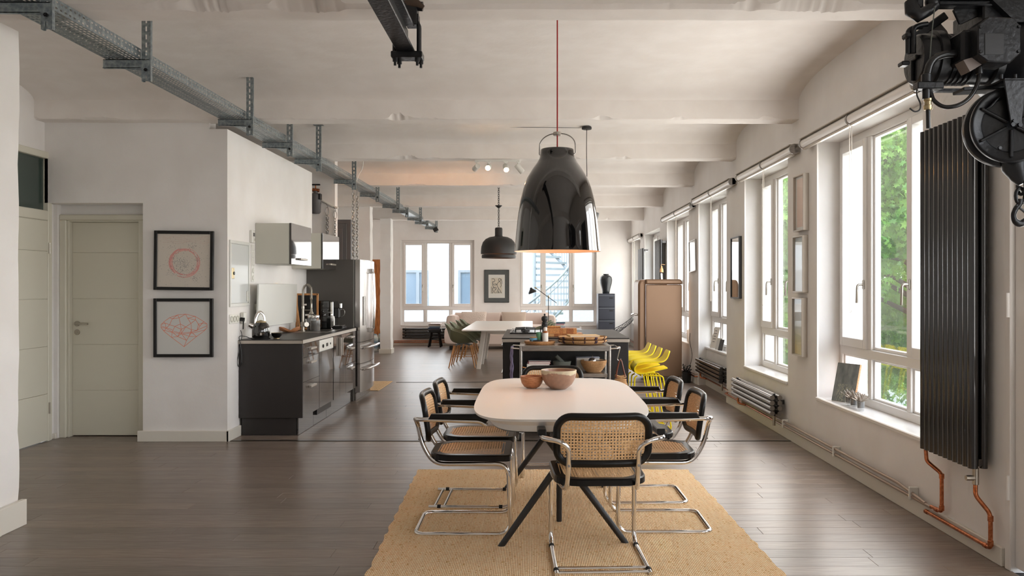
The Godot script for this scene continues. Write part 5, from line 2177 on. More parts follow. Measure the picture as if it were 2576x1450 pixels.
func kitchen_wall_things() -> void:
	var b: MB
	# fuse box flap
	var z0 := -7.60
	var z1 := -8.125
	var t := thing("fuse_box", "white steel fuse box door let into the kitchen wall, left of the switches", "fuse box")
	b = MB.new()
	for s in [[1.215, 1.245], [1.80, 1.83]]:
		b.span(Vector3(KX, s[0], z0), Vector3(KX + 0.014, s[1], z1), 0.002)
	b.span(Vector3(KX, 1.245, z0), Vector3(KX + 0.014, 1.80, z0 - 0.03), 0.002)
	b.span(Vector3(KX, 1.245, z1 + 0.03), Vector3(KX + 0.014, 1.80, z1), 0.002)
	obj("frame", b, M.white_board, t)
	b = MB.new()
	b.span(Vector3(KX, 1.248, z0 - 0.033), Vector3(KX + 0.009, 1.797, z1 + 0.033), 0.002)
	var dr := obj("door", b, mat(rgb(214, 217, 216), 0.16), t)
	b = MB.new()
	b.span(Vector3(KX + 0.009, 1.475, z0 - 0.035), Vector3(KX + 0.016, 1.575, z0 - 0.10), 0.002)
	obj("label_plate", b, M.brass, dr)
	b = MB.new()
	b.cyl(Vector3(KX + 0.012, 1.525, z0 - 0.085), 0.015, 0.01, 16, Basis(Vector3.BACK, -PI / 2), 0.002)
	obj("lock", b, M.black_plastic, dr)
	b = MB.new()
	b.span(Vector3(KX + 0.009, 1.26, z1 + 0.09), Vector3(KX + 0.022, 1.36, z1 + 0.07), 0.003)
	obj("handle", b, M.white_plastic, dr)
	# thermostat
	t = thing("thermostat", "small white room thermostat with a grey display above the switches", "thermostat")
	b = MB.new()
	b.span(Vector3(KX, 1.83, -8.15), Vector3(KX + 0.03, 1.955, -8.235), 0.005)
	obj("housing", b, M.white_plastic, t)
	b = MB.new()
	b.span(Vector3(KX + 0.03, 1.895, -8.17), Vector3(KX + 0.0315, 1.93, -8.215))
	obj("display", b, M.grey_door, t)
	b = MB.new()
	b.span(Vector3(KX + 0.03, 1.85, -8.20), Vector3(KX + 0.033, 1.875, -8.22), 0.001)
	obj("button", b, M.carcass, t)
	# column of switches
	t = thing("switch_panel", "vertical strip of white light switches under the thermostat", "switch")
	b = MB.new()
	b.span(Vector3(KX, 1.45, -8.19), Vector3(KX + 0.008, 1.815, -8.27), 0.003)
	obj("cover", b, M.white_plastic, t)
	for i in 5:
		b = MB.new()
		if i < 3:
			b.box(Vector3(KX + 0.01, 1.785 - i * 0.072, -8.23), Vector3(0.01, 0.055, 0.055), 0.003)
			obj("rocker", b, M.white_plastic, t)
		else:
			b.cyl(Vector3(KX + 0.006, 1.775 - i * 0.072, -8.23), 0.024, 0.012, 20, Basis(Vector3.BACK, -PI / 2), 0.003)
			obj("dimmer_knob", b, M.white_plastic, t)
	# sockets
	t = thing("socket_panel", "row of three white wall sockets above the end of the worktop", "socket")
	b = MB.new()
	b.span(Vector3(KX, 1.06, -7.60), Vector3(KX + 0.01, 1.145, -7.845), 0.003)
	obj("cover", b, M.white_plastic, t)
	for i in 3:
		b = MB.new()
		b.lathe(prof([0.03, 0.0, 0.03, 0.004, 0.022, 0.004, 0.02, -0.004, 0, -0.004]), 20, Vector3(KX + 0.011, 1.103, -7.645 - i * 0.075), Basis(Vector3.BACK, -PI / 2))
		obj("socket", b, M.carcass, t)
	b = MB.new()
	b.rod(Vector3(KX + 0.012, 1.095, -7.86), Vector3(KX + 0.05, 1.09, -7.865), 0.019, 14)
	b.rod(Vector3(KX + 0.04, 1.09, -7.865), Vector3(KX + 0.035, 1.0, -7.87), 0.006, 8)
	tag(obj("plug", b, M.black_plastic), "black mains plug in the right-hand wall socket", "plug")
	b = MB.new()
	b.span(Vector3(KX + 0.001, 1.05, -7.88), Vector3(KX + 0.045, 1.16, -7.94), 0.008)
	tag(obj("adapter", b, M.white_plastic), "white plug-in adapter on the wall right of the sockets", "adapter")
	# gas meter beyond the wall end
	t = thing("gas_meter", "grey cylindrical gas meter with a copper valve high beyond the kitchen wall", "gas meter", at(794, 505, 11.17))
	b = MB.new()
	b.lathe(prof([0, -0.18, 0.05, -0.175, 0.066, -0.155, 0.07, -0.05, 0.074, -0.045, 0.074, 0.07, 0.065, 0.09, 0.03, 0.1, 0.03, 0.125, 0, 0.125]), 24)
	obj("body", b, M.grey_door, t)
	b = MB.new()
	b.box(Vector3(0.065, 0.05, 0.02), Vector3(0.03, 0.08, 0.08), 0.005)
	obj("counter", b, M.black_metal, t)
	b = MB.new()
	b.rod(Vector3(-0.04, 0.145, 0), Vector3(0.05, 0.135, 0), 0.024, 10)
	b.rod(Vector3(0, 0.125, 0), Vector3(0, 0.21, 0), 0.008)
	obj("valve", b, M.copper, t)
	b = MB.new()
	b.box(Vector3(-0.02, 0.213, 0), Vector3(0.16, 0.02, 0.03), 0.003)
	obj("valve_handle", b, M.black_metal, t)
	# white pipe with two snap hooks and chains
	b = MB.new()
	b.tube(spline([at(808, 503, 11.235), at(824, 512, 11.235), at(838, 520, 11.235), at(850, 524, 11.235)], 3), 0.016, 10)
	tag(obj("white_pipe", b, M.white_plastic), "white painted pipe stub that carries two snap hooks above the far wall cabinet", "pipe")
	for k in 2:
		var o: Vector3 = [at(823, 515, 11.22), at(843, 524, 11.22)][k]
		t = thing("hanging_chain", ["steel chain on a snap hook, left of two above the far wall cabinet", "steel chain on a snap hook, right of two above the far wall cabinet"][k], "chain", o, Basis.IDENTITY, "chains on snap hooks")
		b = MB.new()
		var ring: Array = []
		for i in 16:
			var a := TAU * i / 16
			ring.append(Vector3(sin(a) * (0.022 + 0.006 * -cos(a)), -0.09 + cos(a) * 0.055, 0))
		b.tube(ring, 0.0045, 6, true)
		b.tube(spline([Vector3(-0.02, 0.02, 0), Vector3(0, -0.005, 0.01), Vector3(0.012, -0.03, 0), Vector3(0, -0.038, 0)], 4), 0.004, 6)
		obj("snap_hook", b, M.steel, t)
		b = MB.new()
		chain(b, Vector3(-0.008 if k == 0 else 0.0, -0.15, 0), Vector3(-0.012 if k == 0 else 0.0, -0.48, 0), 0.042, 0.004)
		if k == 0:
			chain(b, Vector3(0.012, -0.17, 0.01), Vector3(0.014, -0.48, 0.01), 0.042, 0.004)
		obj("chain", b, M.steel, t)
	# long hoist chains over the refrigerator
	for k in 2:
		b = MB.new()
		var d: float = [11.6, 12.1][k]
		var x: float = [888.5, 898.5][k]
		chain(b, at(x, 486 + 8 * k, d), at(x - 0.5, 655, d), 0.055, 0.006)
		if k == 0:
			chain(b, at(x + 2.5, 560, d), at(x + 1, 655, d), 0.055, 0.005)
		b.rod(at(x, 486 + 8 * k, d), Vector3(at(x, 480, d).x, 2.9, -d), 0.006)
		tag(obj("long_chain", b, M.steel), ["long steel hoist chain hanging above the refrigerator, left of the pair", "long steel hoist chain hanging above the refrigerator, right of the pair"][k], "chain", "hoist chains above the refrigerator")
	# tall grey cupboard behind
	t = thing("tall_cupboard", "tall dark grey panelled cupboard behind the refrigerator", "cupboard", Vector3(0, 0, -12.4))
	b = MB.new()
	b.span(Vector3(-3.35, 0.02, -0.3), Vector3(-2.70, 2.40, 0.0), 0.004)
	obj("body", b, M.grey_door, t)
	b = MB.new()
	b.span(Vector3(-3.3, 0.05, 0.0), Vector3(-2.76, 2.34, 0.02), 0.003)
	b.span(Vector3(-3.24, 0.12, 0.02), Vector3(-2.82, 2.27, 0.026), 0.006)
	obj("door", b, M.grey_door, t)
	# two framed prints on the bathroom wall
	hang_prints()

func frame_picture(called: String, label: String, pos: Vector3, bas: Basis, w: float, h: float, fw: float, deep: float, fm: Material, pic: Material) -> Node3D:
	var t := thing(called, label, "picture", pos, bas)
	var b := MB.new()
	for s in [[-w / 2, -w / 2 + fw, -h / 2, h / 2], [w / 2 - fw, w / 2, -h / 2, h / 2], [-w / 2 + fw, w / 2 - fw, -h / 2, -h / 2 + fw], [-w / 2 + fw, w / 2 - fw, h / 2 - fw, h / 2]]:
		b.span(Vector3(s[0], s[2], 0.0), Vector3(s[1], s[3], deep), 0.002)
	obj("frame", b, fm, t)
	b = MB.new()
	var a := w / 2 - fw
	var c := h / 2 - fw
	b.picture(Vector3(-a, c, deep * 0.5), Vector3(a, c, deep * 0.5), Vector3(a, -c, deep * 0.5), Vector3(-a, -c, deep * 0.5))
	obj("print", b, pic, t)
	b = MB.new()
	b.span(Vector3(-a, -c, 0.001), Vector3(a, c, deep * 0.4))
	obj("backing", b, M.paper, t)
	b = MB.new()
	b.span(Vector3(-a, -c, deep * 0.72), Vector3(a, c, deep * 0.78))
	obj("glazing", b, M.glazing, t)
	return t

func hang_prints() -> void:
	var rng := RandomNumberGenerator.new()
	rng.seed = 31
	var n := 384
	# ring of pink strokes with a scatter of dark dots
	var im := Image.create(n, n, false, Image.FORMAT_RGB8)
	im.fill(Color8(222, 210, 196))
	for k in 5:
		var y := 18.0 + k * 11
		var p := Vector2(36, y)
		while p.x < n - 30:
			var q := p + Vector2(rng.randf_range(12, 26), rng.randf_range(-6, 6))
			q.y = lerpf(q.y, y + 7 * sin(q.x * 0.03 + k), 0.5)
			if rng.randf() < 0.85:
				stroke(im, p, q, 1.5, Color8(216, 172, 158))
			p = q
	for k in 46:
		var rad := rng.randf_range(88, 112)
		var a0 := rng.randf() * TAU
		var a1 := a0 + rng.randf_range(0.4, 1.4)
		var c := Color8(228, 150, 140) if k % 4 else Color8(236, 178, 166)
		var p := Vector2(196 + cos(a0) * rad, 206 + sin(a0) * rad * 0.96)
		for i in 14:
			var a := lerpf(a0, a1, (i + 1) / 14.0)
			var q := Vector2(196 + cos(a) * rad, 206 + sin(a) * rad * 0.96)
			stroke(im, p, q, 4.5, c)
			p = q
	var cl := [[146, 200, 24, 130], [172, 244, 24, 90], [205, 214, 14, 60], [246, 88, 18, 60], [292, 180, 12, 50], [262, 250, 18, 50], [276, 318, 16, 50], [112, 270, 18, 40], [184, 290, 20, 40], [192, 200, 110, 260], [100, 90, 12, 16]]
	for q in cl:
		for i in q[3]:
			var p := Vector2(q[0] + rng.randfn() * q[2], q[1] + rng.randfn() * q[2])
			stroke(im, p, p, rng.randf_range(1.2, 2.6), Color8(66, 66, 70))
	frame_picture("framed_print", "black-framed print of a pink ring with scattered dark dots, upper of two by the door", at(464, 656, 7.535), Basis(Vector3(0, 0, 1), -0.012), 0.535, 0.535, 0.028, 0.025, M.black_wood, painted(im))
	# brilliant of orange lines
	im = Image.create(n, n, false, Image.FORMAT_RGB8)
	im.fill(Color8(222, 219, 214))
	var o := Color8(240, 128, 96)
	var top: Array = [[30, 168], [48, 150], [92, 118], [150, 98], [206, 92], [276, 108], [338, 146], [362, 164], [362, 190], [340, 216], [286, 256], [196, 330], [106, 262], [52, 218], [30, 190]]
	for i in top.size():
		var p: Array = top[i]
		var q: Array = top[(i + 1) % top.size()]
		stroke(im, Vector2(p[0], p[1]), Vector2(q[0], q[1]), 3.4, o)
	var inn: Array = [[60, 158], [110, 128], [160, 120], [222, 122], [280, 134], [330, 158], [310, 180], [290, 212], [250, 224], [176, 234], [110, 222], [66, 196], [170, 164], [246, 160], [130, 182], [208, 186], [176, 204], [250, 206], [92, 170], [300, 166], [232, 254], [150, 256], [214, 284]]
	for i in inn.size():
		var near: Array = []
		for j in inn.size():
			if j != i:
				near.append([Vector2(inn[i][0] - inn[j][0], inn[i][1] - inn[j][1]).length(), inn[j]])
		for j in top.size():
			near.append([Vector2(inn[i][0] - top[j][0], inn[i][1] - top[j][1]).length() * 1.1, top[j]])
		near.sort_custom(func(x, y): return x[0] < y[0])
		for k in 4:
			stroke(im, Vector2(inn[i][0], inn[i][1]), Vector2(near[k][1][0], near[k][1][1]), 2.6, o)
	for s in [[30, 178, 110, 206], [110, 216, 176, 230], [176, 230, 260, 222], [260, 222, 362, 178], [40, 206, 110, 226], [110, 226, 180, 238], [180, 238, 262, 230], [262, 230, 352, 206]]:
		stroke(im, Vector2(s[0], s[1]), Vector2(s[2], s[3]), 3.0, o)
	frame_picture("framed_print", "black-framed line drawing of an orange cut diamond, lower of two by the door", at(463, 825, 7.535), Basis.IDENTITY, 0.535, 0.53, 0.028, 0.025, M.black_wood, painted(im))

# ---------------------------------------------------------------- kitchen island, trolley and what stands on them
func lying_book(called: String, label: String, o: Vector3, s: Vector3, cover: Color, turn := 0.0, group := "") -> Node3D:
	var t := thing(called, label, "book", o, Basis(Vector3.UP, turn), group)
	var b := MB.new()
	b.box(Vector3(0, 0.0015, 0), Vector3(s.x, 0.003, s.z))
	b.box(Vector3(0, s.y - 0.0015, 0), Vector3(s.x, 0.003, s.z))
	b.box(Vector3(-s.x / 2 + 0.0015, s.y / 2, 0), Vector3(0.003, s.y, s.z))
	obj("cover", b, mat(cover, 0.45), t)
	b = MB.new()
	b.box(Vector3(0.0, s.y / 2, 0), Vector3(s.x - 0.01, s.y - 0.0061, s.z - 0.008))
	obj("pages", b, M.paper, t)
	return t

func island_and_cart() -> void:
	var b: MB
	var t := thing("kitchen_island", "black kitchen island with a dark worktop and pale edge band behind the steel trolley", "kitchen island")
	b = MB.new()
	b.span(Vector3(-0.29, 0.06, -8.10), Vector3(0.93, 0.862, -9.66), 0.003)
	obj("body", b, mat(rgb(30, 29, 30), 0.45), t)
	b = MB.new()
	b.span(Vector3(-0.25, 0.0, -8.16), Vector3(0.89, 0.06, -9.6))
	obj("plinth", b, M.black_metal, t)
	b = MB.new()
	b.span(Vector3(-0.298, 0.895, -8.075), Vector3(0.937, 0.905, -9.70), 0.002)
	obj("worktop", b, M.worktop, t)
	b = MB.new()
	b.span(Vector3(-0.296, 0.862, -8.078), Vector3(0.935, 0.895, -9.70), 0.002)
	obj("edge_band", b, M.alu, t)
	for y in [0.80, 0.52, 0.25]:
		b = MB.new()
		b.span(Vector3(-0.29, y - 0.12, -8.3), Vector3(-0.298, y + 0.04, -9.5), 0.001)
		var dr := obj("drawer", b, M.lacquer, t)
		b = MB.new()
		b.rod(Vector3(-0.315, y, -8.5), Vector3(-0.315, y, -9.2), 0.006)
		b.rod(Vector3(-0.298, y, -8.55), Vector3(-0.315, y, -8.55), 0.005)
		obj("handle", b, M.nickel, dr)
	var top := 0.905
	# gas hob
	t = thing("gas_hob", "black gas hob with cast pan supports on the far left of the island", "hob", Vector3(0.0, top, -9.05))
	b = MB.new()
	b.span(Vector3(-0.24, 0, -0.26), Vector3(0.32, 0.012, 0.26), 0.003)
	obj("plate", b, M.black_plastic, t)
	for s in [[-0.08, -0.12, 0.05], [0.19, -0.12, 0.04], [-0.08, 0.13, 0.035], [0.19, 0.13, 0.045]]:
		b = MB.new()
		b.cyl(Vector3(s[0], 0.012, s[1]), s[2], 0.014, 20, Basis.IDENTITY, 0.003)
		obj("burner", b, M.black_metal, t)
		b = MB.new()
		for k in 4:
			var a := PI / 2 * k
			var e := Vector3(cos(a), 0, sin(a))
			b.bar(Vector3(s[0], 0.045, s[1]) + e * 0.02, Vector3(s[0], 0.045, s[1]) + e * 0.105, 0.008, 0.01, 0.001)
			b.bar(Vector3(s[0], 0.045, s[1]) + e * 0.105, Vector3(s[0], 0.01, s[1]) + e * 0.105, 0.008, 0.008, 0.001)
			var e2 := Vector3(cos(a + PI / 2), 0, sin(a + PI / 2))
			b.bar(Vector3(s[0], 0.045, s[1]) + e * 0.105, Vector3(s[0], 0.045, s[1]) + e2 * 0.105, 0.008, 0.01, 0.001)
		obj("pan_support", b, M.black_metal, t)
	for k in 4:
		b = MB.new()
		b.cyl(Vector3(-0.21, 0.012, -0.18 + k * 0.09), 0.018, 0.026, 18, Basis.IDENTITY, 0.003)
		obj("knob", b, M.chrome, t)
	# chopping boards
	for k in 2:
		var w: float = [0.37, 0.31][k]
		var dd: float = [0.26, 0.22][k]
		var h := 0.028 if k == 0 else 0.05
		var y0: float = [top, top + 0.0285][k]
		var cx: float = [0.315, 0.285][k]
		t = thing("chopping_board", ["flat end-grain chopping board lying on the island under the thicker one", "thick end-grain chopping block on the island, carrying a knife"][k], "chopping board", Vector3(cx, y0, -8.42))
		var nx := 9
		var rng := RandomNumberGenerator.new()
		rng.seed = 40 + k
		for i in nx:
			for j in 5:
				var bb := MB.new()
				bb.span(Vector3(-w / 2 + w * i / nx, 0, -dd / 2 + dd * j / 5), Vector3(-w / 2 + w * (i + 1) / nx - 0.0006, h, -dd / 2 + dd * (j + 1) / 5 - 0.0006), 0.0008)
				obj("wood_block", bb, M.board[rng.randi() % 4], t)
	t = thing("kitchen_knife", "kitchen knife with a pale wooden handle lying on the chopping block", "knife", Vector3(0.23, top + 0.0795, -8.40))
	b = MB.new()
	b.tube([Vector3(-0.08, 0.011, 0), Vector3(-0.03, 0.012, 0), Vector3(0.05, 0.011, 0)], [0.012, 0.014, 0.011], 10)
	obj("handle", b, M.oak, t)
	b = MB.new()
	b.prism(v2([0.05, -0.018, 0.24, -0.012, 0.26, 0.01, 0.05, 0.014]), 0.009, 0.0115, Vector3.ZERO, Basis(Vector3.RIGHT, -PI / 2))
	obj("blade", b, M.steel, t)
	# steel trolley
	t = thing("steel_trolley", "stainless steel kitchen trolley in front of the black island", "trolley", Vector3(0.295, 0, -7.80))
	var hx := 0.415
	var hz := 0.235
	b = MB.new()
	b.span(Vector3(-hx, 0.815, -hz), Vector3(hx, 0.866, hz), 0.004)
	obj("top_shelf", b, M.steel, t)
	b = MB.new()
	b.span(Vector3(-hx + 0.03, 0.575, -hz + 0.02), Vector3(hx - 0.03, 0.61, hz - 0.02), 0.004)
	obj("shelf", b, M.steel, t)
	b = MB.new()
	b.span(Vector3(-hx + 0.03, 0.20, -hz + 0.02), Vector3(hx - 0.03, 0.235, hz - 0.02), 0.004)
	obj("shelf", b, M.steel, t)
	for sx in [-1.0, 1.0]:
		for sz in [-1.0, 1.0]:
			b = MB.new()
			b.rod(Vector3(sx * (hx - 0.012), 0.09, sz * (hz - 0.012)), Vector3(sx * (hx - 0.012), 0.86, sz * (hz - 0.012)), 0.0135, 12)
			var lg := obj("leg", b, M.steel, t)
			b = MB.new()
			b.cyl(Vector3(sx * (hx - 0.012) - 0.014, 0.038, sz * (hz - 0.012)), 0.036, 0.028, 24, Basis(Vector3.BACK, -PI / 2), 0.004)
			obj("caster", b, M.rubber, lg)
			b = MB.new()
			b.cyl(Vector3(sx * (hx - 0.012) - 0.018, 0.038, sz * (hz - 0.012)), 0.024, 0.036, 20, Basis(Vector3.BACK, -PI / 2), 0.003)
			b.box(Vector3(sx * (hx - 0.012), 0.082, sz * (hz - 0.012)), Vector3(0.03, 0.016, 0.03), 0.003)
			obj("caster_fork", b, M.white_plastic, lg)
	for sx in [-1.0, 1.0]:
		b = MB.new()
		b.tube(fillet([Vector3(sx * hx, 0.835, -0.2), Vector3(sx * (hx + 0.075), 0.84, -0.2), Vector3(sx * (hx + 0.075), 0.84, 0.2), Vector3(sx * hx, 0.835, 0.2)], 0.03), 0.007, 10)
		obj("handle", b, M.chrome, t)
	# round wooden tray and the things on it
	var ct := 0.867
	t = thing("wooden_tray", "round wooden tray with a raised rim on the left of the trolley top", "tray", Vector3(0.066, ct, -7.76))
	b = MB.new()
	b.lathe(prof([0, 0, 0.13, 0, 0.142, 0.012, 0.145, 0.03, 0.14, 0.032, 0.136, 0.014, 0.13, 0.009, 0, 0.009]), 48)
	obj("body", b, M.tray_wood, t)
	var ty := ct + 0.0095
	t = thing("jar", "small sky-blue jar with a dotted side and a cork lid on the round tray", "jar", Vector3(0.008, ty, -7.76))
	b = MB.new()
	b.lathe(prof([0, 0, 0.033, 0, 0.036, 0.004, 0.036, 0.046, 0.033, 0.048, 0, 0.048]), 28)
	obj("body", b, mat(rgb(110, 170, 205), 0.4), t)
	b = MB.new()
	b.cyl(Vector3(0, 0.048, 0), 0.034, 0.01, 24, Basis.IDENTITY, 0.002)
	obj("lid", b, M.wicker, t)
	b = MB.new()
	b.cyl(Vector3(-0.025, 0.024, 0.0245), 0.009, 0.003, 16, Basis(Vector3.UP, -0.8) * Basis(Vector3.RIGHT, PI / 2))
	obj("dot", b, M.stone, t)
	t = thing("small_bowl", "small matt black dipping bowl on the round tray in front of the green tumbler", "bowl", Vector3(0.045, ty, -7.69))
	b = MB.new()
	b.lathe(prof([0, 0, 0.034, 0, 0.041, 0.008, 0.043, 0.03, 0.040, 0.03, 0.037, 0.01, 0, 0.006]), 28)
	obj("body", b, M.matt_black, t)
	t = thing("tumbler", "green beaker standing on the round tray between the jar and the pepper mill", "tumbler", Vector3(0.058, ty, -7.82))
	b = MB.new()
	b.lathe(prof([0, 0, 0.024, 0, 0.026, 0.004, 0.026, 0.098, 0.023, 0.098, 0.022, 0.006, 0, 0.005]), 28)
	obj("body", b, mat(rgb(104, 156, 120), 0.35), t)
	t = thing("oil_bottle", "amber bottle with a white label and clear cap on the round tray", "bottle", Vector3(0.116, ty, -7.70))
	b = MB.new()
	b.lathe(prof([0, 0, 0.024, 0, 0.026, 0.004, 0.026, 0.1, 0.024, 0.108, 0.014, 0.115, 0.014, 0.124, 0, 0.124]), 28)
	obj("body", b, M.amber, t)
	b = MB.new()
	b.lathe(prof([0.0262, 0.014, 0.0268, 0.014, 0.0268, 0.098, 0.0262, 0.098]), 28)
	obj("label_band", b, M.paper, t)
	b = MB.new()
	b.lathe(prof([0.017, 0.117, 0.017, 0.14, 0.014, 0.15, 0, 0.153]), 24)
	obj("cap", b, mat(rgb(226, 214, 204), 0.2), t)
	t = thing("pepper_mill", "tall black turned pepper mill behind the amber bottle", "pepper mill", Vector3(0.112, ty, -7.80))
	b = MB.new()
	b.lathe(prof([0, 0, 0.03, 0, 0.032, 0.006, 0.032, 0.05, 0.026, 0.09, 0.023, 0.12, 0.024, 0.15, 0.03, 0.172, 0.031, 0.178, 0.024, 0.182, 0.024, 0.188, 0.029, 0.192, 0.029, 0.197, 0.02, 0.202, 0.021, 0.208, 0.03, 0.222, 0.032, 0.238, 0.028, 0.252, 0.018, 0.26, 0.006, 0.262, 0.006, 0.268, 0.009, 0.272, 0.009, 0.278, 0.004, 0.284, 0, 0.284], 0.96), 32)
	obj("body", b, M.matt_black, t)
	# two round wicker trays and a magazine
	for k in 2:
		t = thing("wicker_tray", ["lower of two flat round wicker trays on the right of the trolley top", "upper of two flat round wicker trays on the trolley, under the magazine"][k], "tray", Vector3(0.465, ct + k * 0.032, -7.79), Basis(Vector3.UP, 0.4 + k), "round wicker trays")
		for i in 7:
			b = MB.new()
			var rr: float = [0.16, 0.18, 0.195, 0.205, 0.213, 0.219, 0.224][i]
			var ring: Array = []
			for j in 36:
				var a := TAU * j / 36
				ring.append(Vector3(cos(a) * rr, 0.008 + i * 0.0042, sin(a) * rr))
			b.tube(ring, 0.007, 6, true)
			obj("coil", b, M.wicker, t)
		b = MB.new()
		b.cyl(Vector3(0, 0.001, 0), 0.16, 0.006, 36)
		obj("base", b, M.wicker, t)
		b = MB.new()
		for j in 13:
			var a := TAU * j / 13 + k
			for q in 3:
				var ri := 0.224 + 0.004 - q * 0.006
				b.box(Vector3(cos(a) * ri, 0.034 - q * 0.006, sin(a) * ri), Vector3(0.014, 0.014, 0.03 if j % 3 == 0 else 0.012), 0.004, Basis(Vector3.UP, -a))
		var bind := obj("binding", b, mat(rgb(62, 40, 52), 0.8), t)
		bind.set_meta("kind", "stuff")
	lying_book("magazine", "thin magazine lying open-edged on the wicker trays", Vector3(0.47, ct + 0.071, -7.77), Vector3(0.28, 0.014, 0.21), rgb(228, 186, 120), 0.12)
	# middle shelf
	var sh := 0.6105
	var bk := [[0.26, 0.026, rgb(226, 222, 216)], [0.25, 0.024, rgb(170, 40, 52)], [0.24, 0.03, rgb(230, 228, 224)], [0.235, 0.02, rgb(150, 36, 46)], [0.24, 0.012, rgb(60, 58, 62)]]
	var y := sh
	var what := ["pale cookbook at the bottom of the trolley's book stack", "red cookbook, second from the bottom of the trolley stack", "thick pale cookbook in the middle of the trolley stack", "dark red cookbook, second from the top of the trolley stack", "thin dark booklet on top of the trolley stack"]
	for i in 5:
		lying_book("cookbook", what[i], Vector3(0.06 + 0.008 * sin(i * 2.1), y, -7.75), Vector3(bk[i][0] - 0.03, bk[i][1], 0.2), bk[i][2], 0.05 * sin(i * 3.0), "cookbooks on the trolley shelf")
		y += bk[i][1] + 0.0006
	t = thing("mortar", "grey granite mortar on the trolley's middle shelf", "mortar", Vector3(0.272, sh, -7.75))
	b = MB.new()
	b.lathe(prof([0, 0, 0.06, 0, 0.066, 0.008, 0.084, 0.09, 0.086, 0.1, 0.074, 0.1, 0.06, 0.03, 0, 0.022]), 36)
	obj("bowl", b, M.stone, t)
	b = MB.new()
	b.tube([Vector3(0.03, 0.05, 0), Vector3(0.0, 0.09, 0), Vector3(-0.055, 0.15, 0.01)], [0.024, 0.022, 0.016], 14)
	tag(obj("pestle", b, M.stone), "grey granite pestle leaning in the mortar on the trolley shelf", "pestle")
	get_node("pestle").position = Vector3(0.272, sh, -7.75)
	t = thing("bread_basket", "round coiled straw basket on the right of the trolley's middle shelf", "basket", Vector3(0.565, sh, -7.74))
	for i in 11:
		b = MB.new()
		var ring: Array = []
		var rr := 0.065 + 0.052 * sin(i / 10.0 * PI / 2)
		for j in 32:
			var a := TAU * j / 32
			ring.append(Vector3(cos(a) * rr, 0.007 + i * 0.0098, sin(a) * rr))
		b.tube(ring, 0.0062, 6, true)
		obj("coil", b, M.wicker, t)
	b = MB.new()
	b.cyl(Vector3(0, 0.001, 0), 0.065, 0.006, 28)
	obj("base", b, M.wicker, t)
	t = thing("tea_strainer", "shiny steel strainer lying on top of the straw basket", "strainer", Vector3(0.55, sh + 0.105, -7.72))
	b = MB.new()
	b.lathe(prof([0.0, 0.03, 0.02, 0.026, 0.034, 0.01, 0.036, 0.0, 0.04, 0.0]), 24)
	b.tube([Vector3(0.035, 0.002, 0), Vector3(0.11, 0.006, 0.01)], 0.004, 8)
	b.tube([Vector3(0, 0.03, 0), Vector3(0.006, 0.045, 0)], 0.003, 6)
	obj("body", b, M.chrome, t)
	lying_book("paper_stack", "stack of papers and a booklet behind the straw basket on the trolley", Vector3(0.52, sh, -7.88), Vector3(0.22, 0.125, 0.14), rgb(206, 208, 220), 0.0)
	# lilac cords on the left handle
	t = thing("lilac_cord", "hank of lilac cord hanging from the trolley's left handle", "cord", Vector3(-0.185, 0.84, -7.66))
	for k in 7:
		b = MB.new()
		var o := Vector3(-0.012 + 0.006 * (k % 4), 0, 0.012 * (k % 3) - 0.012)
		var pp: Array = [o + Vector3(0, -0.005, -0.02), o + Vector3(0, 0.012, 0), o + Vector3(-0.003, -0.01, 0.012)]
		for i in 6:
			pp.append(o + Vector3(0.006 * sin(i * 1.7 + k) - 0.004, -0.06 - i * 0.045 + 0.01 * (k % 2), 0.012 + 0.004 * cos(i + k)))
		b.tube(spline(pp, 3), 0.004, 6)
		obj("strand", b, mat(rgb(150, 140, 172), 0.9), t)
	# hook and straw bag on the right handle
	t = thing("s_hook", "steel hook on the trolley's right handle holding the straw bag", "hook", Vector3(0.785, 0.84, -7.62))
	b = MB.new()
	b.tube(spline([Vector3(-0.015, -0.01, 0), Vector3(0, 0.012, 0), Vector3(0.012, 0.0, 0), Vector3(-0.005, -0.07, 0), Vector3(-0.01, -0.105, 0), Vector3(0.01, -0.115, 0), Vector3(0.022, -0.095, 0)], 5), 0.004, 8)
	obj("wire", b, M.chrome, t)
	t = thing("straw_bag", "small straw bag with brown leather straps hanging from the hook on the trolley", "bag", Vector3(0.80, 0.42, -7.62))
	for i in 13:
		b = MB.new()
		var ring: Array = []
		for j in 26:
			var a := TAU * j / 26
			var rx := 0.052 + 0.008 * sin(i * 0.35)
			ring.append(Vector3(cos(a) * rx + 0.003 * sin(i * 1.3), 0.008 + i * 0.0125 + (0.012 * absf(cos(a)) if i > 10 else 0.0), sin(a) * 0.03))
		b.tube(ring, 0.0075, 6, true)
		obj("coil", b, M.wicker, t)
	b = MB.new()
	b.box(Vector3(0, 0.008, 0), Vector3(0.09, 0.012, 0.045), 0.003)
	obj("base", b, M.wicker, t)
	for sz in [-1.0, 1.0]:
		b = MB.new()
		b.tube(spline([Vector3(-0.04, 0.15, sz * 0.03), Vector3(-0.03, 0.22, sz * 0.015), Vector3(-0.008, 0.305, sz * 0.004), Vector3(0.0, 0.312, sz * 0.004), Vector3(0.012, 0.30, sz * 0.004), Vector3(0.03, 0.22, sz * 0.02), Vector3(0.045, 0.16, sz * 0.03)], 4), 0.006, 8, false, 0.6)
		obj("strap", b, mat(rgb(120, 62, 40), 0.5), t)
	# wooden spoon
	b = MB.new()
	b.tube(spline([Vector3(-0.12, 0.655, -7.60), Vector3(-0.10, 0.667, -7.60), Vector3(-0.06, 0.66, -7.605), Vector3(-0.02, 0.64, -7.64), Vector3(0.02, 0.615, -7.7)], 4), 0.008, 8, false, 0.6)
	tag(obj("wooden_spoon", b, M.oak), "curved pale wooden spoon handle sticking out left of the trolley's books", "utensil")
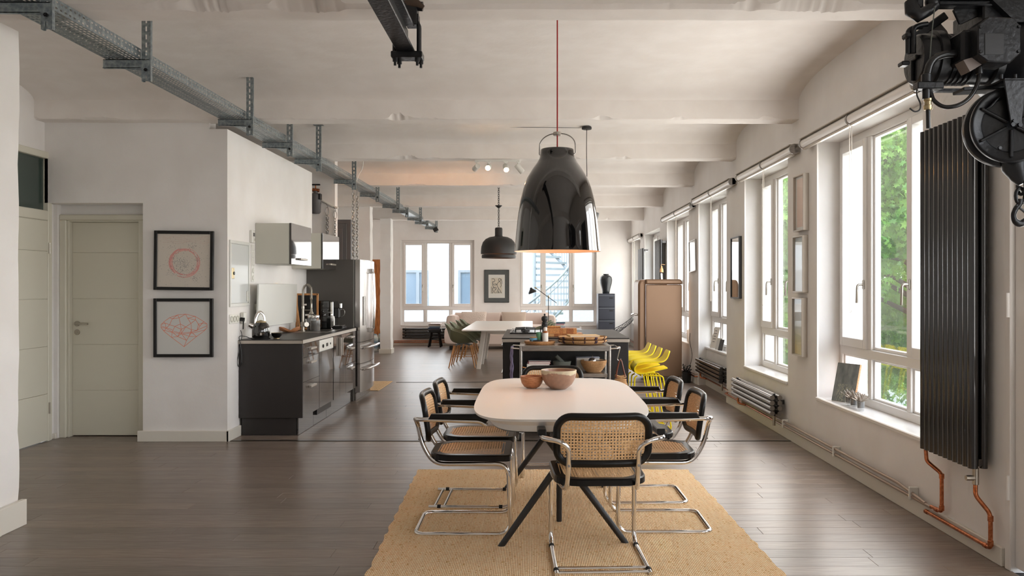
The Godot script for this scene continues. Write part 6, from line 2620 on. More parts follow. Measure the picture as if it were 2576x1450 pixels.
	stools()

func stools() -> void:
	# one stool: a looped yellow shell drawn in side view and given width, on a wire sled base; it faces -x
	var s := 0.000727
	var pp := [[575, 205], [560, 235], [530, 300], [485, 345], [430, 362], [340, 362], [240, 364], [150, 380], [103, 410], [88, 445], [96, 485], [130, 510], [200, 516], [300, 500], [420, 472], [548, 446]]
	var line: Array = []
	for p in pp:
		line.append(Vector3((p[0] - 330) * s, (540 - p[1]) * s, 0))
	var c := spline(line, 5)
	var t := thing("bar_stool", "yellow looped-shell stool on a yellow wire base, nearest of four beside the island", "stool", Vector3(1.165, 0, -8.3), Basis.IDENTITY, "yellow stools beside the island")
	var y0 := 0.53
	var g: Array = []
	var n := c.size()
	for j in 11:
		var v := j / 10.0 * 2.0 - 1.0
		var row: Array = []
		for i in n:
			var u := float(i) / (n - 1)
			var hw := 0.165
			if u < 0.25:
				hw = lerpf(0.075, 0.165, pow(u / 0.25, 0.45))
			if u > 0.85:
				hw = lerpf(0.165, 0.12, (u - 0.85) / 0.15)
			var dip := 0.012 * (v * v) * smoothstep(0.1, 0.3, u)
			row.append(Vector3(c[i].x, c[i].y + y0 + (dip if u < 0.5 else 0.0), v * hw))
		g.append(row)
	var b := MB.new()
	b.shell(g, 0.011)
	obj("seat_shell", b, M.yellow, t)
	for sz in [-1.0, 1.0]:
		b = MB.new()
		b.tube(fillet([Vector3(-0.14, y0 - 0.005, sz * 0.10), Vector3(-0.165, y0 - 0.02, sz * 0.12), Vector3(-0.19, 0.01, sz * 0.15), Vector3(0.19, 0.01, sz * 0.15), Vector3(0.11, y0 - 0.005, sz * 0.12), Vector3(-0.08, y0 + 0.002, sz * 0.11)], 0.03), 0.0075, 10)
		obj("side_frame", b, M.yellow, t)
	b = MB.new()
	b.rod(Vector3(-0.178, 0.24, -0.136), Vector3(-0.178, 0.24, 0.136), 0.007)
	obj("footrest", b, M.yellow, t)
	b = MB.new()
	b.rod(Vector3(0.183, 0.01, -0.148), Vector3(0.183, 0.01, 0.148), 0.0075)
	obj("rear_bar", b, M.yellow, t)
	b = MB.new()
	b.rod(Vector3(-0.1, y0 - 0.002, -0.12), Vector3(-0.1, y0 - 0.002, 0.12), 0.0075)
	b.rod(Vector3(0.09, y0 - 0.006, -0.12), Vector3(0.09, y0 - 0.006, 0.12), 0.0075)
	obj("seat_bar", b, M.yellow, t)
	var where := [Vector3(1.145, 0, -8.66), Vector3(1.135, 0, -9.01), Vector3(1.13, 0, -9.37)]
	var nm := ["yellow looped-shell stool on a wire base, second from the front beside the island", "yellow looped-shell stool on a wire base, third from the front beside the island", "yellow looped-shell stool on a wire base, the farthest of four beside the island"]
	for i in 3:
		dup(t, where[i], Basis(Vector3.UP, 0.0), nm[i])

# ---------------------------------------------------------------- along the window wall
func right_wall_things() -> void:
	var b: MB
	var t: Node3D
	# roller blinds
	var bl := [[5.0, 7.09, "over the nearest window, beside the hoist"], [7.36, 9.31, "over the second window from the camera"], [9.65, 11.93, "over the third window from the camera"], [12.07, 14.77, "over the fourth window from the camera"], [17.85, 20.0, "over the last window, in the far corner"]]
	for i in bl.size():
		var d0: float = bl[i][0]
		var d1: float = bl[i][1]
		var y := 2.615 if i < 3 else 2.58 if i == 3 else 2.5
		t = thing("roller_blind", "rolled-up white roller blind on a metal headrail " + bl[i][2], "blind", Vector3(WX, y, 0), Basis.IDENTITY, "roller blinds over the windows")
		var mid := (d0 + d1) / 2
		for h in [[d0 + 0.02, mid - 0.015], [mid + 0.015, d1 - 0.01]]:
			b = MB.new()
			b.lathe(prof([0, 0, 0.038, 0, 0.038, h[1] - h[0], 0, h[1] - h[0]]), 24, Vector3(-0.055, 0, -h[0]), Basis(Vector3.RIGHT, -PI / 2))
			obj("fabric_roll", b, M.frame_white, t)
			b = MB.new()
			b.span(Vector3(-0.07, -0.052, -h[0]), Vector3(-0.04, -0.036, -h[1]), 0.003)
			obj("bottom_bar", b, M.alu, t)
		b = MB.new()
		b.span(Vector3(-0.1, 0.036, -d0), Vector3(-0.005, 0.042, -d1))
		b.span(Vector3(-0.012, -0.03, -d0), Vector3(-0.005, 0.04, -d1))
		obj("headrail", b, M.alu, t)
		for z in [d0, mid, d1]:
			b = MB.new()
			b.cyl(Vector3(-0.055, 0, -z + 0.012), 0.046, 0.02, 20, Basis(Vector3.RIGHT, -PI / 2), 0.003)
			b.span(Vector3(-0.055, -0.03, -z - 0.008), Vector3(-0.002, 0.045, -z + 0.012))
			obj("end_bracket", b, M.steel, t)
		for z in [mid + 0.01]:
			b = MB.new()
			var bot := -1.38
			var loop: Array = []
			for k in 30:
				loop.append(Vector3(-0.055, -0.04 + (bot + 0.04) * k / 29.0, -z + 0.022))
			for k in 7:
				var a := PI * k / 6
				loop.append(Vector3(-0.055, bot - 0.022 * sin(a), -z + 0.022 * cos(a)))
			for k in 30:
				loop.append(Vector3(-0.055, bot - (bot + 0.04) * k / 29.0, -z - 0.022))
			b.tube(loop, 0.0022, 5)
			obj("bead_chain", b, M.alu, t)
	# big upright radiator
	t = thing("upright_radiator", "tall dark tubular radiator between the nearest window and the glazed door", "radiator", Vector3(WX, 0, -4.54))
	for row in 2:
		for i in 11:
			b = MB.new()
			var z := 0.262 - i * 0.0524
			b.rod(Vector3(-0.105 if row == 0 else -0.05, 0.47, z), Vector3(-0.105 if row == 0 else -0.05, 2.29, z), 0.0245 if row == 0 else 0.02, 14)
			obj("tube", b, M.radiator, t)
	for y in [0.50, 2.25]:
		b = MB.new()
		b.span(Vector3(-0.085, y - 0.018, -0.27), Vector3(-0.06, y + 0.018, 0.28), 0.003)
		obj("manifold", b, M.radiator, t)
	b = MB.new()
	b.prism(v2([-0.28, 0.48, -0.12, 0.445, 0.28, 0.405, 0.28, 0.47]), -0.09, -0.075, Vector3.ZERO, Basis(Vector3(0, 0, 1), Vector3.UP, Vector3(-1, 0, 0)))
	for y in [0.62, 2.1]:
		b.span(Vector3(-0.06, y, -0.15), Vector3(0, y + 0.04, -0.11))
		b.span(Vector3(-0.06, y, 0.11), Vector3(0, y + 0.04, 0.15))
	obj("wall_bracket", b, M.radiator, t)
	b = MB.new()
	b.cyl(Vector3(-0.09, 0.385, 0.262), 0.016, 0.09, 16, Basis.IDENTITY, 0.003)
	b.rod(Vector3(-0.09, 0.42, 0.262), Vector3(-0.14, 0.42, 0.262), 0.014, 12)
	obj("valve", b, M.nickel, t)
	# its copper risers
	t = thing("copper_risers", "bright copper riser pipes below the tall radiator", "pipe")
	var px := WX - 0.04
	b = MB.new()
	b.tube(fillet([Vector3(WX - 0.10, 0.47, -4.80), Vector3(WX - 0.10, 0.40, -4.79), Vector3(px, 0.34, -4.74), Vector3(px, 0.30, -4.735), Vector3(px, 0.125, -4.735), Vector3(px, 0.12, -4.86)], 0.02), 0.011, 12)
	obj("riser", b, M.copper, t)
	b = MB.new()
	b.tube(fillet([Vector3(WX - 0.09, 0.39, -4.28), Vector3(WX - 0.09, 0.33, -4.28), Vector3(px, 0.25, -4.235), Vector3(px, 0.20, -4.23), Vector3(px, 0.075, -4.23), Vector3(px, 0.075, -4.93)], 0.02), 0.011, 12)
	obj("riser", b, M.copper, t)
	b = MB.new()
	for p in [Vector3(px, 0.13, -4.735), Vector3(px, 0.31, -4.735), Vector3(px, 0.085, -4.23), Vector3(px, 0.21, -4.23)]:
		b.cyl(p, 0.014, 0.03, 14, Basis.IDENTITY, 0.002)
	for p in [Vector3(px, 0.12, -4.78), Vector3(px, 0.075, -4.90), Vector3(px, 0.075, -4.26)]:
		b.cyl(p, 0.014, 0.03, 14, Basis(Vector3.RIGHT, -PI / 2), 0.002)
	obj("fitting", b, M.copper, t)
	t = thing("heating_pipes", "pair of heating pipes running above the baseboard along the window wall", "pipe")
	for y in [0.155, 0.115]:
		b = MB.new()
		var z0 := -4.86 if y < 0.13 else -4.93
		b.tube([Vector3(px, y - 0.035 if y > 0.13 else y, z0), Vector3(px, y, -5.3), Vector3(px, y, -8.0)], 0.0105, 10)
		obj("pipe_run", b, M.pipe, t)
		b = MB.new()
		b.tube(fillet([Vector3(px, y, -8.0), Vector3(px, y, -10.08), Vector3(px + 0.11, y, -10.12), Vector3(px + 0.11, y, -11.9), Vector3(px, y, -11.95), Vector3(px, y, -19.9)], 0.03), 0.0105, 10)
		obj("pipe_run", b, M.copper if y < 0.13 else M.pipe, t)
	for d in [5.1, 6.4, 7.7, 9.2, 12.6]:
		b = MB.new()
		b.span(Vector3(WX - 0.058, 0.095, -d), Vector3(WX, 0.175, -d - 0.02), 0.004)
		obj("pipe_clip", b, M.white_plastic, t)
	# low radiators under the windows
	low_radiator("low grey tubular radiator under the second window from the camera", 7.75, 9.27, WX - 0.075, M.radiator_grey)
	low_radiator("low dark tubular radiator in the recess under the third window", 10.36, 11.85, WX + 0.03, M.radiator)
	# dark upright radiators on the far piers, partly behind the fridge
	for s in [[14.72, 15.35, 2.235, "tall dark radiator on the pier behind the bronze refrigerator, the nearer and taller-looking one"], [17.05, 17.75, 2.19, "tall dark radiator on the last pier but one, left of the nearer dark radiator"]]:
		t = thing("upright_radiator", s[3], "radiator", Vector3(WX, 0, 0), Basis.IDENTITY, "dark radiators on the far piers")
		var n := 10
		for i in n:
			b = MB.new()
			var z := -lerpf(s[0], s[1], (i + 0.5) / n)
			b.rod(Vector3(-0.095, 0.4, z), Vector3(-0.095, s[2], z), 0.028, 10)
			obj("tube", b, M.radiator, t)
		b = MB.new()
		b.span(Vector3(-0.075, 0.44, -s[0]), Vector3(0, 0.48, -s[1]))
		b.span(Vector3(-0.075, s[2] - 0.06, -s[0]), Vector3(0, s[2] - 0.02, -s[1]))
		obj("manifold", b, M.radiator, t)
	# three box frames one above the other
	var cols := [[Color8(236, 204, 186), Color8(226, 190, 170)], [Color8(206, 220, 226), Color8(226, 226, 222)], [Color8(208, 222, 232), Color8(240, 226, 170)]]
	var hh := [[2.375, 1.885], [1.845, 1.35], [1.305, 0.795]]
	var nm := ["tall silver box frame with a pale peach colour field, top of three between the windows", "tall silver box frame with a pale blue-grey colour field, middle of three between the windows", "tall silver box frame fading from pale blue to yellow, lowest of three between the windows"]
	for i in 3:
		var im := Image.create(64, 128, false, Image.FORMAT_RGB8)
		for y in 128:
			for x in 64:
				var c: Color = cols[i][0].lerp(cols[i][1], smoothstep(0.3, 1.0, y / 127.0))
				if i == 0 and (x < 5 or x > 58 or y < 5 or y > 120):
					c = Color8(232, 232, 228)
				im.set_pixel(x, y, c)
		frame_picture("box_frame", nm[i], Vector3(WX, (hh[i][0] + hh[i][1]) / 2, -7.27 - 0.02 * i), Basis(Vector3(0, 0, 1), Vector3.UP, Vector3(-1, 0, 0)), 0.28, hh[i][0] - hh[i][1], 0.012, 0.05, M.alu, painted(im, 0.4)).set_meta("group", "silver box frames")
	# mirrors
	t = thing("black_mirror", "black-framed wall mirror on the pier right of the third window", "mirror", Vector3(WX, 1.62, -9.62), Basis(Vector3(0, 0, 1), Vector3.UP, Vector3(-1, 0, 0)))
	mirror(t, 0.40, 0.71, M.black_metal)
	t = thing("silver_mirror", "small tilted silver-framed mirror on the pier right of the fourth window", "mirror", Vector3(WX, 1.85, -12.2), Basis(Vector3(0.05, 0, 1).normalized(), Vector3.UP, Vector3(-1, 0, 0.05).normalized()) * Basis(Vector3(0, 0, 1), 0.06))
	mirror(t, 0.38, 0.46, M.steel)
	# bronze refrigerator, door to the left
	t = thing("retro_refrigerator", "rounded bronze retro refrigerator standing sideways before the windows", "refrigerator", Vector3(0, 0, -12.5))
	b = MB.new()
	var zed := Basis.IDENTITY
	b.span(Vector3(1.695, 0.05, -0.60), Vector3(2.235, 1.432, 0.0), 0.012)
	obj("body", b, M.bronze, t)
	b = MB.new()
	b.prism(v2([1.695, 1.437, 2.24, 1.437, 2.24, 1.48, 2.225, 1.503, 2.20, 1.513, 1.695, 1.513]), -0.605, 0.006, Vector3.ZERO, zed, true, 0.02)
	obj("top_cap", b, M.bronze, t)
	b = MB.new()
	b.prism(side_round(1.58, 1.69, 0.08, 1.505, 0.085), -0.60, -0.001, Vector3.ZERO, zed, true, 0.03)
	var dr := obj("door", b, M.bronze, t)
	b = MB.new()
	b.rod(Vector3(1.578, 0.98, -0.10), Vector3(1.53, 0.98, -0.10), 0.016, 12)
	b.tube(fillet([Vector3(1.54, 0.985, -0.09), Vector3(1.53, 0.98, -0.2), Vector3(1.53, 0.975, -0.32)], 0.03), 0.02, 12)
	obj("handle", b, M.chrome, dr)
	b = MB.new()
	b.span(Vector3(1.69, 0.09, -0.003), Vector3(1.697, 1.44, 0.001))
	obj("seal_strip", b, M.chrome, t)
	b = MB.new()
	for x in [1.75, 2.18]:
		for z in [-0.06, -0.54]:
			b.cyl(Vector3(x, 0, z), 0.02, 0.05, 12)
	obj("foot", b, M.black_plastic, t)
	# plastic bin and cables behind it
	t = thing("cable_bin", "small black bin of tangled cables on the floor beside the bronze refrigerator", "bin", Vector3(2.25, 0, -12.2))
	b = MB.new()
	b.lathe(prof([0, 0.0, 0.06, 0, 0.07, 0.16, 0.066, 0.16, 0.056, 0.01, 0, 0.01]), 20)
	obj("bin", b, M.black_plastic, t)
	var rng := RandomNumberGenerator.new()
	rng.seed = 8
	for i in 6:
		b = MB.new()
		var pp: Array = []
		for k in 6:
			pp.append(Vector3(rng.randf_range(-0.06, 0.08), rng.randf_range(0.08, 0.26), rng.randf_range(-0.05, 0.05)))
		b.tube(spline(pp, 4), 0.005, 6)
		obj("cable", b, M.black_plastic, t)
	b = MB.new()
	b.tube(spline([Vector3(2.31, 0.72, -12.25), Vector3(2.30, 0.6, -12.22), Vector3(2.33, 0.4, -12.2), Vector3(2.30, 0.26, -12.18), Vector3(2.28, 0.17, -12.16)], 5), 0.004, 6)
	tag(obj("lead", b, M.black_plastic), "thin black lead running down the wall behind the cable bin", "cable")
	# speaker and cards on the sills
	t = thing("speaker", "small white speaker on the window sill right of the bronze refrigerator", "speaker", Vector3(2.42, 0.551, -12.78))
	b = MB.new()
	b.box(Vector3(0, 0.1, 0), Vector3(0.10, 0.20, 0.12), 0.012)
	obj("case", b, M.white_plastic, t)
	b = MB.new()
	b.box(Vector3(0, 0.1, 0.061), Vector3(0.08, 0.17, 0.004), 0.001)
	obj("grille", b, M.paper, t)
	sill_things()

func side_round(x0: float, x1: float, y0: float, y1: float, r: float) -> PackedVector2Array:
	var out := PackedVector2Array()
	out.append(Vector2(x0, y0))
	out.append(Vector2(x1, y0))
	var rr := minf(r, (x1 - x0) * 0.49)
	if x1 > 2.0:
		out.append(Vector2(x1, y1 - 0.03))
		out.append(Vector2(x1 - 0.03, y1))
	else:
		out.append(Vector2(x1, y1))
	for k in 9:
		var a := PI / 2 + PI / 2 * k / 8
		out.append(Vector2(x0 + rr + cos(a) * rr, y1 - r + sin(a) * r))
	return out

func mirror(t: Node3D, w: float, h: float, m: Material) -> void:
	var b := MB.new()
	var f := 0.016
	for s in [[-w / 2, -w / 2 + f, -h / 2, h / 2], [w / 2 - f, w / 2, -h / 2, h / 2], [-w / 2 + f, w / 2 - f, -h / 2, -h / 2 + f], [-w / 2 + f, w / 2 - f, h / 2 - f, h / 2]]:
		b.span(Vector3(s[0], s[2], 0.0), Vector3(s[1], s[3], 0.035), 0.002)
	obj("frame", b, m, t)
	b = MB.new()
	b.span(Vector3(-w / 2 + f, -h / 2 + f, 0.002), Vector3(w / 2 - f, h / 2 - f, 0.026))
	obj("mirror_glass", b, mat(rgb(232, 232, 230), 0.01, 1.0), t)

func low_radiator(label: String, d0: float, d1: float, x: float, m: Material) -> void:
	var t := thing("low_radiator", label, "radiator", Vector3(x, 0, 0), Basis.IDENTITY, "low radiators under the windows")
	for i in 4:
		for r in 2:
			var b := MB.new()
			var y := 0.222 + i * 0.049
			b.tube([Vector3(-0.06 if r == 0 else 0.01, y, -d0), Vector3(-0.06 if r == 0 else 0.01, y, -d1)], 0.0225, 14, false, 1.0)
			obj("tube", b, m, t)
	for d in [d0 + 0.06, d1 - 0.06]:
		var b := MB.new()
		b.span(Vector3(-0.035, 0.19, -d), Vector3(-0.012, 0.40, -d - 0.035), 0.004)
		b.span(Vector3(-0.02, 0.3, -d), Vector3(0.07, 0.34, -d - 0.03))
		obj("manifold", b, M.radiator, t)
	var b := MB.new()
	b.rod(Vector3(-0.025, 0.10, -d0 - 0.07), Vector3(-0.025, 0.19, -d0 - 0.07), 0.014, 12)
	obj("valve", b, M.nickel, t)
	b = MB.new()
	b.tube(fillet([Vector3(-0.025, 0.19, -d1 + 0.08), Vector3(-0.025, 0.12, -d1 + 0.08), Vector3(0.03, 0.115, -d1 + 0.2)], 0.03), 0.011, 10)
	obj("feed_pipe", b, M.copper, t)

func sill_things() -> void:
	var b: MB
	var y := 0.488
	# leaning picture
	var im := Image.create(128, 160, false, Image.FORMAT_RGB8)
	var nz := FastNoiseLite.new()
	nz.seed = 17
	nz.frequency = 0.03
	for yy in 160:
		for x in 128:
			var v := nz.get_noise_2d(x * 1.0, yy * 0.5)
			var c := Color8(118, 124, 124).lerp(Color8(150, 154, 152), 0.5 + v)
			if yy > 86 and absf(nz.get_noise_2d(x * 3.0, yy * 1.2 + 400)) < 0.10 and x > 20 and x < 110:
				c = Color8(188, 186, 164)
			im.set_pixel(x, yy, c)
	var lean := Basis(Vector3.UP, deg_to_rad(-62)) * Basis(Vector3.RIGHT, deg_to_rad(-14))
	var t := thing("leaning_picture", "small dark painted panel leaning in the corner of the nearest window", "picture", Vector3(2.455, y, -6.62), lean)
	b = MB.new()
	b.box(Vector3(0, 0.155, -0.012), Vector3(0.22, 0.31, 0.022), 0.002)
	obj("panel", b, M.tray_wood, t)
	b = MB.new()
	b.picture(Vector3(-0.109, 0.309, 0), Vector3(0.109, 0.309, 0), Vector3(0.109, 0.001, 0), Vector3(-0.109, 0.001, 0))
	obj("painting", b, painted(im, 0.5), t)
	# five succulents in small glasses
	var spots := [Vector3(2.43, y, -6.42), Vector3(2.45, y, -6.36), Vector3(2.415, y, -6.28), Vector3(2.44, y, -6.20), Vector3(2.41, y, -6.135)]
	var nm := ["leftmost small succulent in a glass on the nearest window sill", "second small succulent from the left in a glass on the sill", "middle small succulent in a glass on the nearest window sill", "second small succulent from the right in a glass on the sill", "rightmost and largest small succulent in a glass on the nearest sill"]
	var rng := RandomNumberGenerator.new()
	rng.seed = 23
	var green := mat(rgb(172, 160, 148), 0.6)
	for i in 5:
		t = thing("succulent", nm[i], "plant", spots[i], Basis(Vector3.UP, i * 1.3), "succulents in glasses on the sill")
		b = MB.new()
		b.lathe(prof([0, 0, 0.022, 0, 0.025, 0.004, 0.026, 0.07, 0.0245, 0.07, 0.023, 0.012, 0, 0.01]), 24)
		obj("glass", b, M.glass, t)
		b = MB.new()
		b.cyl(Vector3(0, 0.022, 0), 0.0215, 0.042, 16)
		obj("soil", b, M.coffee, t)
		var big := 1.0 if i < 4 else 1.25
		for k in 16:
			b = MB.new()
			var a := k * 2.4
			var lift := 0.25 + 0.9 * k / 16.0
			var l := rng.randf_range(0.045, 0.07) * big
			var dir := Vector3(cos(a) * cos(lift), sin(lift), sin(a) * cos(lift))
			var o := Vector3(0, 0.066, 0)
			b.tube([o + dir * 0.005, o + dir * l * 0.35, o + dir * l * 0.75 + Vector3(0, 0.004, 0), o + dir * l + Vector3(0, 0.008, 0)], [0.004, 0.0085, 0.0065, 0.0008], 7, false, 0.45, Vector3.UP)
			obj("leaf", b, green, t)
	# cards on the third window sill
	var cards := [[11.55, 0.30, 0.14, "tall white printed card leaning in the third window from the camera", rgb(236, 232, 224)], [11.25, 0.16, 0.12, "small pale card leaning beside the tall one in the third window", rgb(214, 212, 206)], [11.10, 0.15, 0.10, "small dark photograph leaning in the third window, right of the cards", rgb(86, 86, 86)]]
	for c in cards:
		t = thing("leaning_card", c[3], "card", Vector3(2.49, 0.552, -c[0]), Basis(Vector3.UP, deg_to_rad(-70)) * Basis(Vector3.RIGHT, deg_to_rad(-16)), "cards on the third sill")
		b = MB.new()
		b.box(Vector3(0, c[1] / 2, 0), Vector3(c[2], c[1], 0.006), 0.001)
		obj("card", b, mat(c[4], 0.6), t)
		if c[1] > 0.2:
			b = MB.new()
			for k in 5:
				b.box(Vector3(-0.01, c[1] * (0.3 + k * 0.13), 0.0035), Vector3(0.05 + 0.02 * (k % 2), 0.008, 0.001))
			obj("print_lines", b, M.grey_door, t)
	# straw tassel on the radiator behind the fridge
	t = thing("straw_tassel", "little straw bell with a paper tag on the dark radiator behind the bronze refrigerator", "ornament", at(1664, 678, 14.45))
	b = MB.new()
	b.tube(spline([Vector3(0.06, 0.08, 0), Vector3(0.0, 0.085, 0), Vector3(-0.01, 0.05, 0)], 4), 0.004, 6)
	b.lathe(prof([0.012, 0.06, 0.016, 0.03, 0.03, 0.0, 0.034, -0.05, 0, -0.05]), 16)
	obj("bell", b, M.wicker, t)
	b = MB.new()
	b.box(Vector3(0.006, -0.15, 0), Vector3(0.03, 0.16, 0.004), 0.001, Basis(Vector3.BACK, 0.08))
	obj("tag", b, M.paper, t)

# ---------------------------------------------------------------- the far end of the loft
func cushion(t: Node3D, called: String, o: Vector3, s: Vector3, bas: Basis, m: Material, pow_ := 0.35) -> MeshInstance3D:
	var b := MB.new()
	for side in [-1.0, 1.0]:
		var g: Array = []
		for i in 19:
			var v := sin((i / 18.0 * 2 - 1) * PI / 2)
			var row: Array = []
			for j in 19:
				var u := sin((j / 18.0 * 2 - 1) * PI / 2)
				var h := pow(maxf(0.0, (1 - pow(absf(u), 3.5)) * (1 - pow(absf(v), 3.5))), pow_)
				var pinch := 1.0 - 0.05 * (1 - absf(u)) * absf(v) - 0.05 * (1 - absf(v)) * absf(u)
				row.append(o + bas * Vector3(u * s.x / 2 * pinch, v * s.y / 2 * pinch, side * s.z / 2 * h))
			g.append(row)
		b.sheet(g, side < 0)
	return obj(called, b, m, t)

func back_room() -> void:
	var b: MB
	var t: Node3D
	# far white table: thick top with bevelled edge, leg trestles
	var z0 := -13.25
	var z1 := -16.6
	t = thing("conference_table", "long white table with splayed legs between the olive chairs, beyond the island", "table")
	b = MB.new()
	b.span(Vector3(-1.13, 0.695, z0), Vector3(0.0, 0.72, z1), 0.008)
	obj("tabletop", b, M.table_white, t)
	for z in [-14.1, -15.0, -16.05]:
		b = MB.new()
		b.prism(v2([-0.88, 0.695, -0.70, 0.60, -0.43, 0.60, -0.25, 0.695]), z - 0.03, z + 0.03, Vector3.ZERO)
		obj("crossbeam", b, M.table_white2, t)
		for s in [-1.0, 1.0]:
			b = MB.new()
			var hx: float = -0.565 + s * 0.26
			var fx: float = -0.565 + s * 0.36
			b.bar(Vector3(hx, 0.68, z), Vector3(fx, 0.0, z - 0.1), 0.075, 0.04, 0.006, Vector3.BACK)
			obj("leg", b, M.table_white2, t)
	# shell chairs
	var c := shell_chair()
	var where := [[-1.22, -14.62, -90, "olive green shell armchair on oak legs, nearest on the left of the long white table"], [-1.20, -15.3, -92, "olive green shell armchair on oak legs, second on the left of the long table"], [-1.16, -16.05, -88, "olive green shell armchair, third on the left of the long table"], [-1.14, -16.7, -88, "olive green shell armchair, farthest on the left of the long table"], [0.09, -14.75, 90, "olive green shell armchair right of the long table, nearest behind the hob"], [0.07, -15.4, 90, "olive green shell armchair right of the long table, middle of three behind the hob"], [0.05, -16.05, 90, "olive green shell armchair right of the long table, farthest of three behind the hob"]]
	for i in where.size():
		var w: Array = where[i]
		var bas := Basis(Vector3.UP, deg_to_rad(w[2]))
		var p := Vector3(w[0], 0, w[1])
		if i == 0:
			c.transform = Transform3D(bas, p)
			c.set_meta("label", w[3])
		else:
			dup(c, p, bas, w[3])
	# sofa
	t = thing("sofa", "pale pink upholstered sofa under the far windows", "sofa", Vector3(-0.72, 0, -19.2))
	b = MB.new()
	b.box(Vector3(0, 0.22, 0.05), Vector3(2.3, 0.30, 0.95), 0.05)
	obj("base", b, M.sofa, t)
	for k in 2:
		cushion(t, "seat_cushion", Vector3(-0.56 + k * 1.12, 0.44, 0.12), Vector3(1.1, 0.85, 0.2), Basis(Vector3.RIGHT, PI / 2), M.sofa, 0.2)
		cushion(t, "back_cushion", Vector3(-0.56 + k * 1.12, 0.60, -0.33), Vector3(1.08, 0.40, 0.24), Basis(Vector3.RIGHT, -0.12), M.sofa, 0.2)
	cushion(t, "chaise", Vector3(-0.95, 0.31, 0.38), Vector3(0.56, 0.86, 0.42), Basis(Vector3.RIGHT, PI / 2), M.sofa, 0.12)
	for s in [-1.0, 1.0]:
		cushion(t, "arm", Vector3(s * 1.12, 0.50, -0.10), Vector3(0.8, 0.5, 0.28), Basis(Vector3.UP, PI / 2), M.sofa, 0.16)
	b = MB.new()
	b.box(Vector3(0.0, 0.62, -0.46), Vector3(2.3, 0.34, 0.14), 0.06)
	obj("back", b, M.sofa, t)
	for s in [[-1.08, 0.60], [-0.80, 0.60], [1.0, 0.4], [1.0, -0.35], [-1.05, -0.35]]:
		b = MB.new()
		b.box(Vector3(s[0], 0.04, s[1]), Vector3(0.1, 0.08, 0.1), 0.004)
		obj("foot", b, M.black_metal, t)
	t = thing("fur_cushion", "large fluffy pale pink cushion on the left of the sofa", "cushion", Vector3(-1.34, 0.66, -19.05))
	cushion(t, "cover", Vector3.ZERO, Vector3(0.58, 0.34, 0.22), Basis(Vector3.RIGHT, -0.25), M.fur, 0.3)
	t = thing("velvet_cushion", "beige velvet cushion on the right of the sofa", "cushion", Vector3(-0.43, 0.66, -19.05))
	cushion(t, "cover", Vector3.ZERO, Vector3(0.56, 0.34, 0.18), Basis(Vector3.RIGHT, -0.2), M.velvet, 0.5)
	# dark stool with books
	t = thing("wooden_stool", "small black wooden stool with crossed stretchers left of the sofa, carrying books", "stool", Vector3(-2.27, 0, -19.45))
	b = MB.new()
	b.cyl(Vector3(0, 0.34, 0), 0.17, 0.03, 24, Basis.IDENTITY, 0.006)
	obj("seat", b, M.black_wood, t)
	for k in 4:
		var a := PI / 2 * k + PI / 4
		b = MB.new()
		b.bar(Vector3(cos(a) * 0.12, 0.34, sin(a) * 0.12), Vector3(cos(a) * 0.20, 0.0, sin(a) * 0.20), 0.034, 0.034, 0.004)
		obj("leg", b, M.black_wood, t)
	for k in 2:
		var a := PI / 2 * k + PI / 4
		b = MB.new()
		b.bar(Vector3(cos(a) * 0.165, 0.17 + 0.03 * k, sin(a) * 0.165), Vector3(-cos(a) * 0.165, 0.17 + 0.03 * k, -sin(a) * 0.165), 0.022, 0.022, 0.003)
		obj("stretcher", b, M.black_wood, t)
	var bc := [[0.30, 0.03, rgb(36, 36, 40), "black book at the bottom of the stack on the black stool"], [0.29, 0.024, rgb(60, 60, 64), "dark grey book, second from the bottom on the black stool"], [0.28, 0.03, rgb(48, 62, 90), "navy blue book in the lower middle of the stool's stack"], [0.26, 0.03, rgb(110, 130, 150), "blue-grey book in the middle of the stool's stack"], [0.28, 0.02, rgb(224, 220, 214), "white book in the upper middle of the stool's stack"], [0.27, 0.022, rgb(130, 116, 108), "brown-grey book, second from the top on the black stool"], [0.26, 0.02, rgb(232, 212, 208), "pale pink book on top of the stack on the black stool"]]
	var y := 0.3705
	for i in bc.size():
		lying_book("art_book", bc[i][3], Vector3(-2.27 + 0.012 * sin(i * 2.3), y, -19.45), Vector3(0.22, bc[i][1], bc[i][0]), bc[i][2], PI / 2 + 0.08 * sin(i * 1.9), "books on the black stool")
		y += bc[i][1] + 0.0006
	# radiator below the left far window
	t = thing("low_radiator", "low black tubular radiator under the left far window, behind the stool", "radiator", Vector3(0, 0, -BACK + 0.1))
	for i in 4:
		b = MB.new()
		b.rod(Vector3(-3.1, 0.19 + i * 0.066, 0), Vector3(-1.9, 0.19 + i * 0.066, 0), 0.028, 12)
		obj("tube", b, M.radiator, t)
	for x in [-3.05, -1.95]:
		b = MB.new()
		b.span(Vector3(x, 0.16, -0.06), Vector3(x + 0.03, 0.42, -0.02))
		b.span(Vector3(x, 0.3, -0.1), Vector3(x + 0.03, 0.34, -0.02))
		obj("manifold", b, M.radiator, t)
	b = MB.new()
	b.rod(Vector3(-3.3, 0.11, 0.03), Vector3(-1.8, 0.11, 0.03), 0.011, 10)
	b.rod(Vector3(-3.3, 0.075, 0.03), Vector3(-1.8, 0.075, 0.03), 0.011, 10)
	obj("pipe", b, M.copper, t)
	# picture between the windows
	var im := Image.create(256, 336, false, Image.FORMAT_RGB8)
	im.fill(Color8(30, 29, 30))
	im.fill_rect(Rect2i(40, 46, 176, 246), Color8(228, 224, 216))
	im.fill_rect(Rect2i(64, 80, 122, 164), Color8(218, 206, 186))
	var ink := Color8(30, 28, 28)
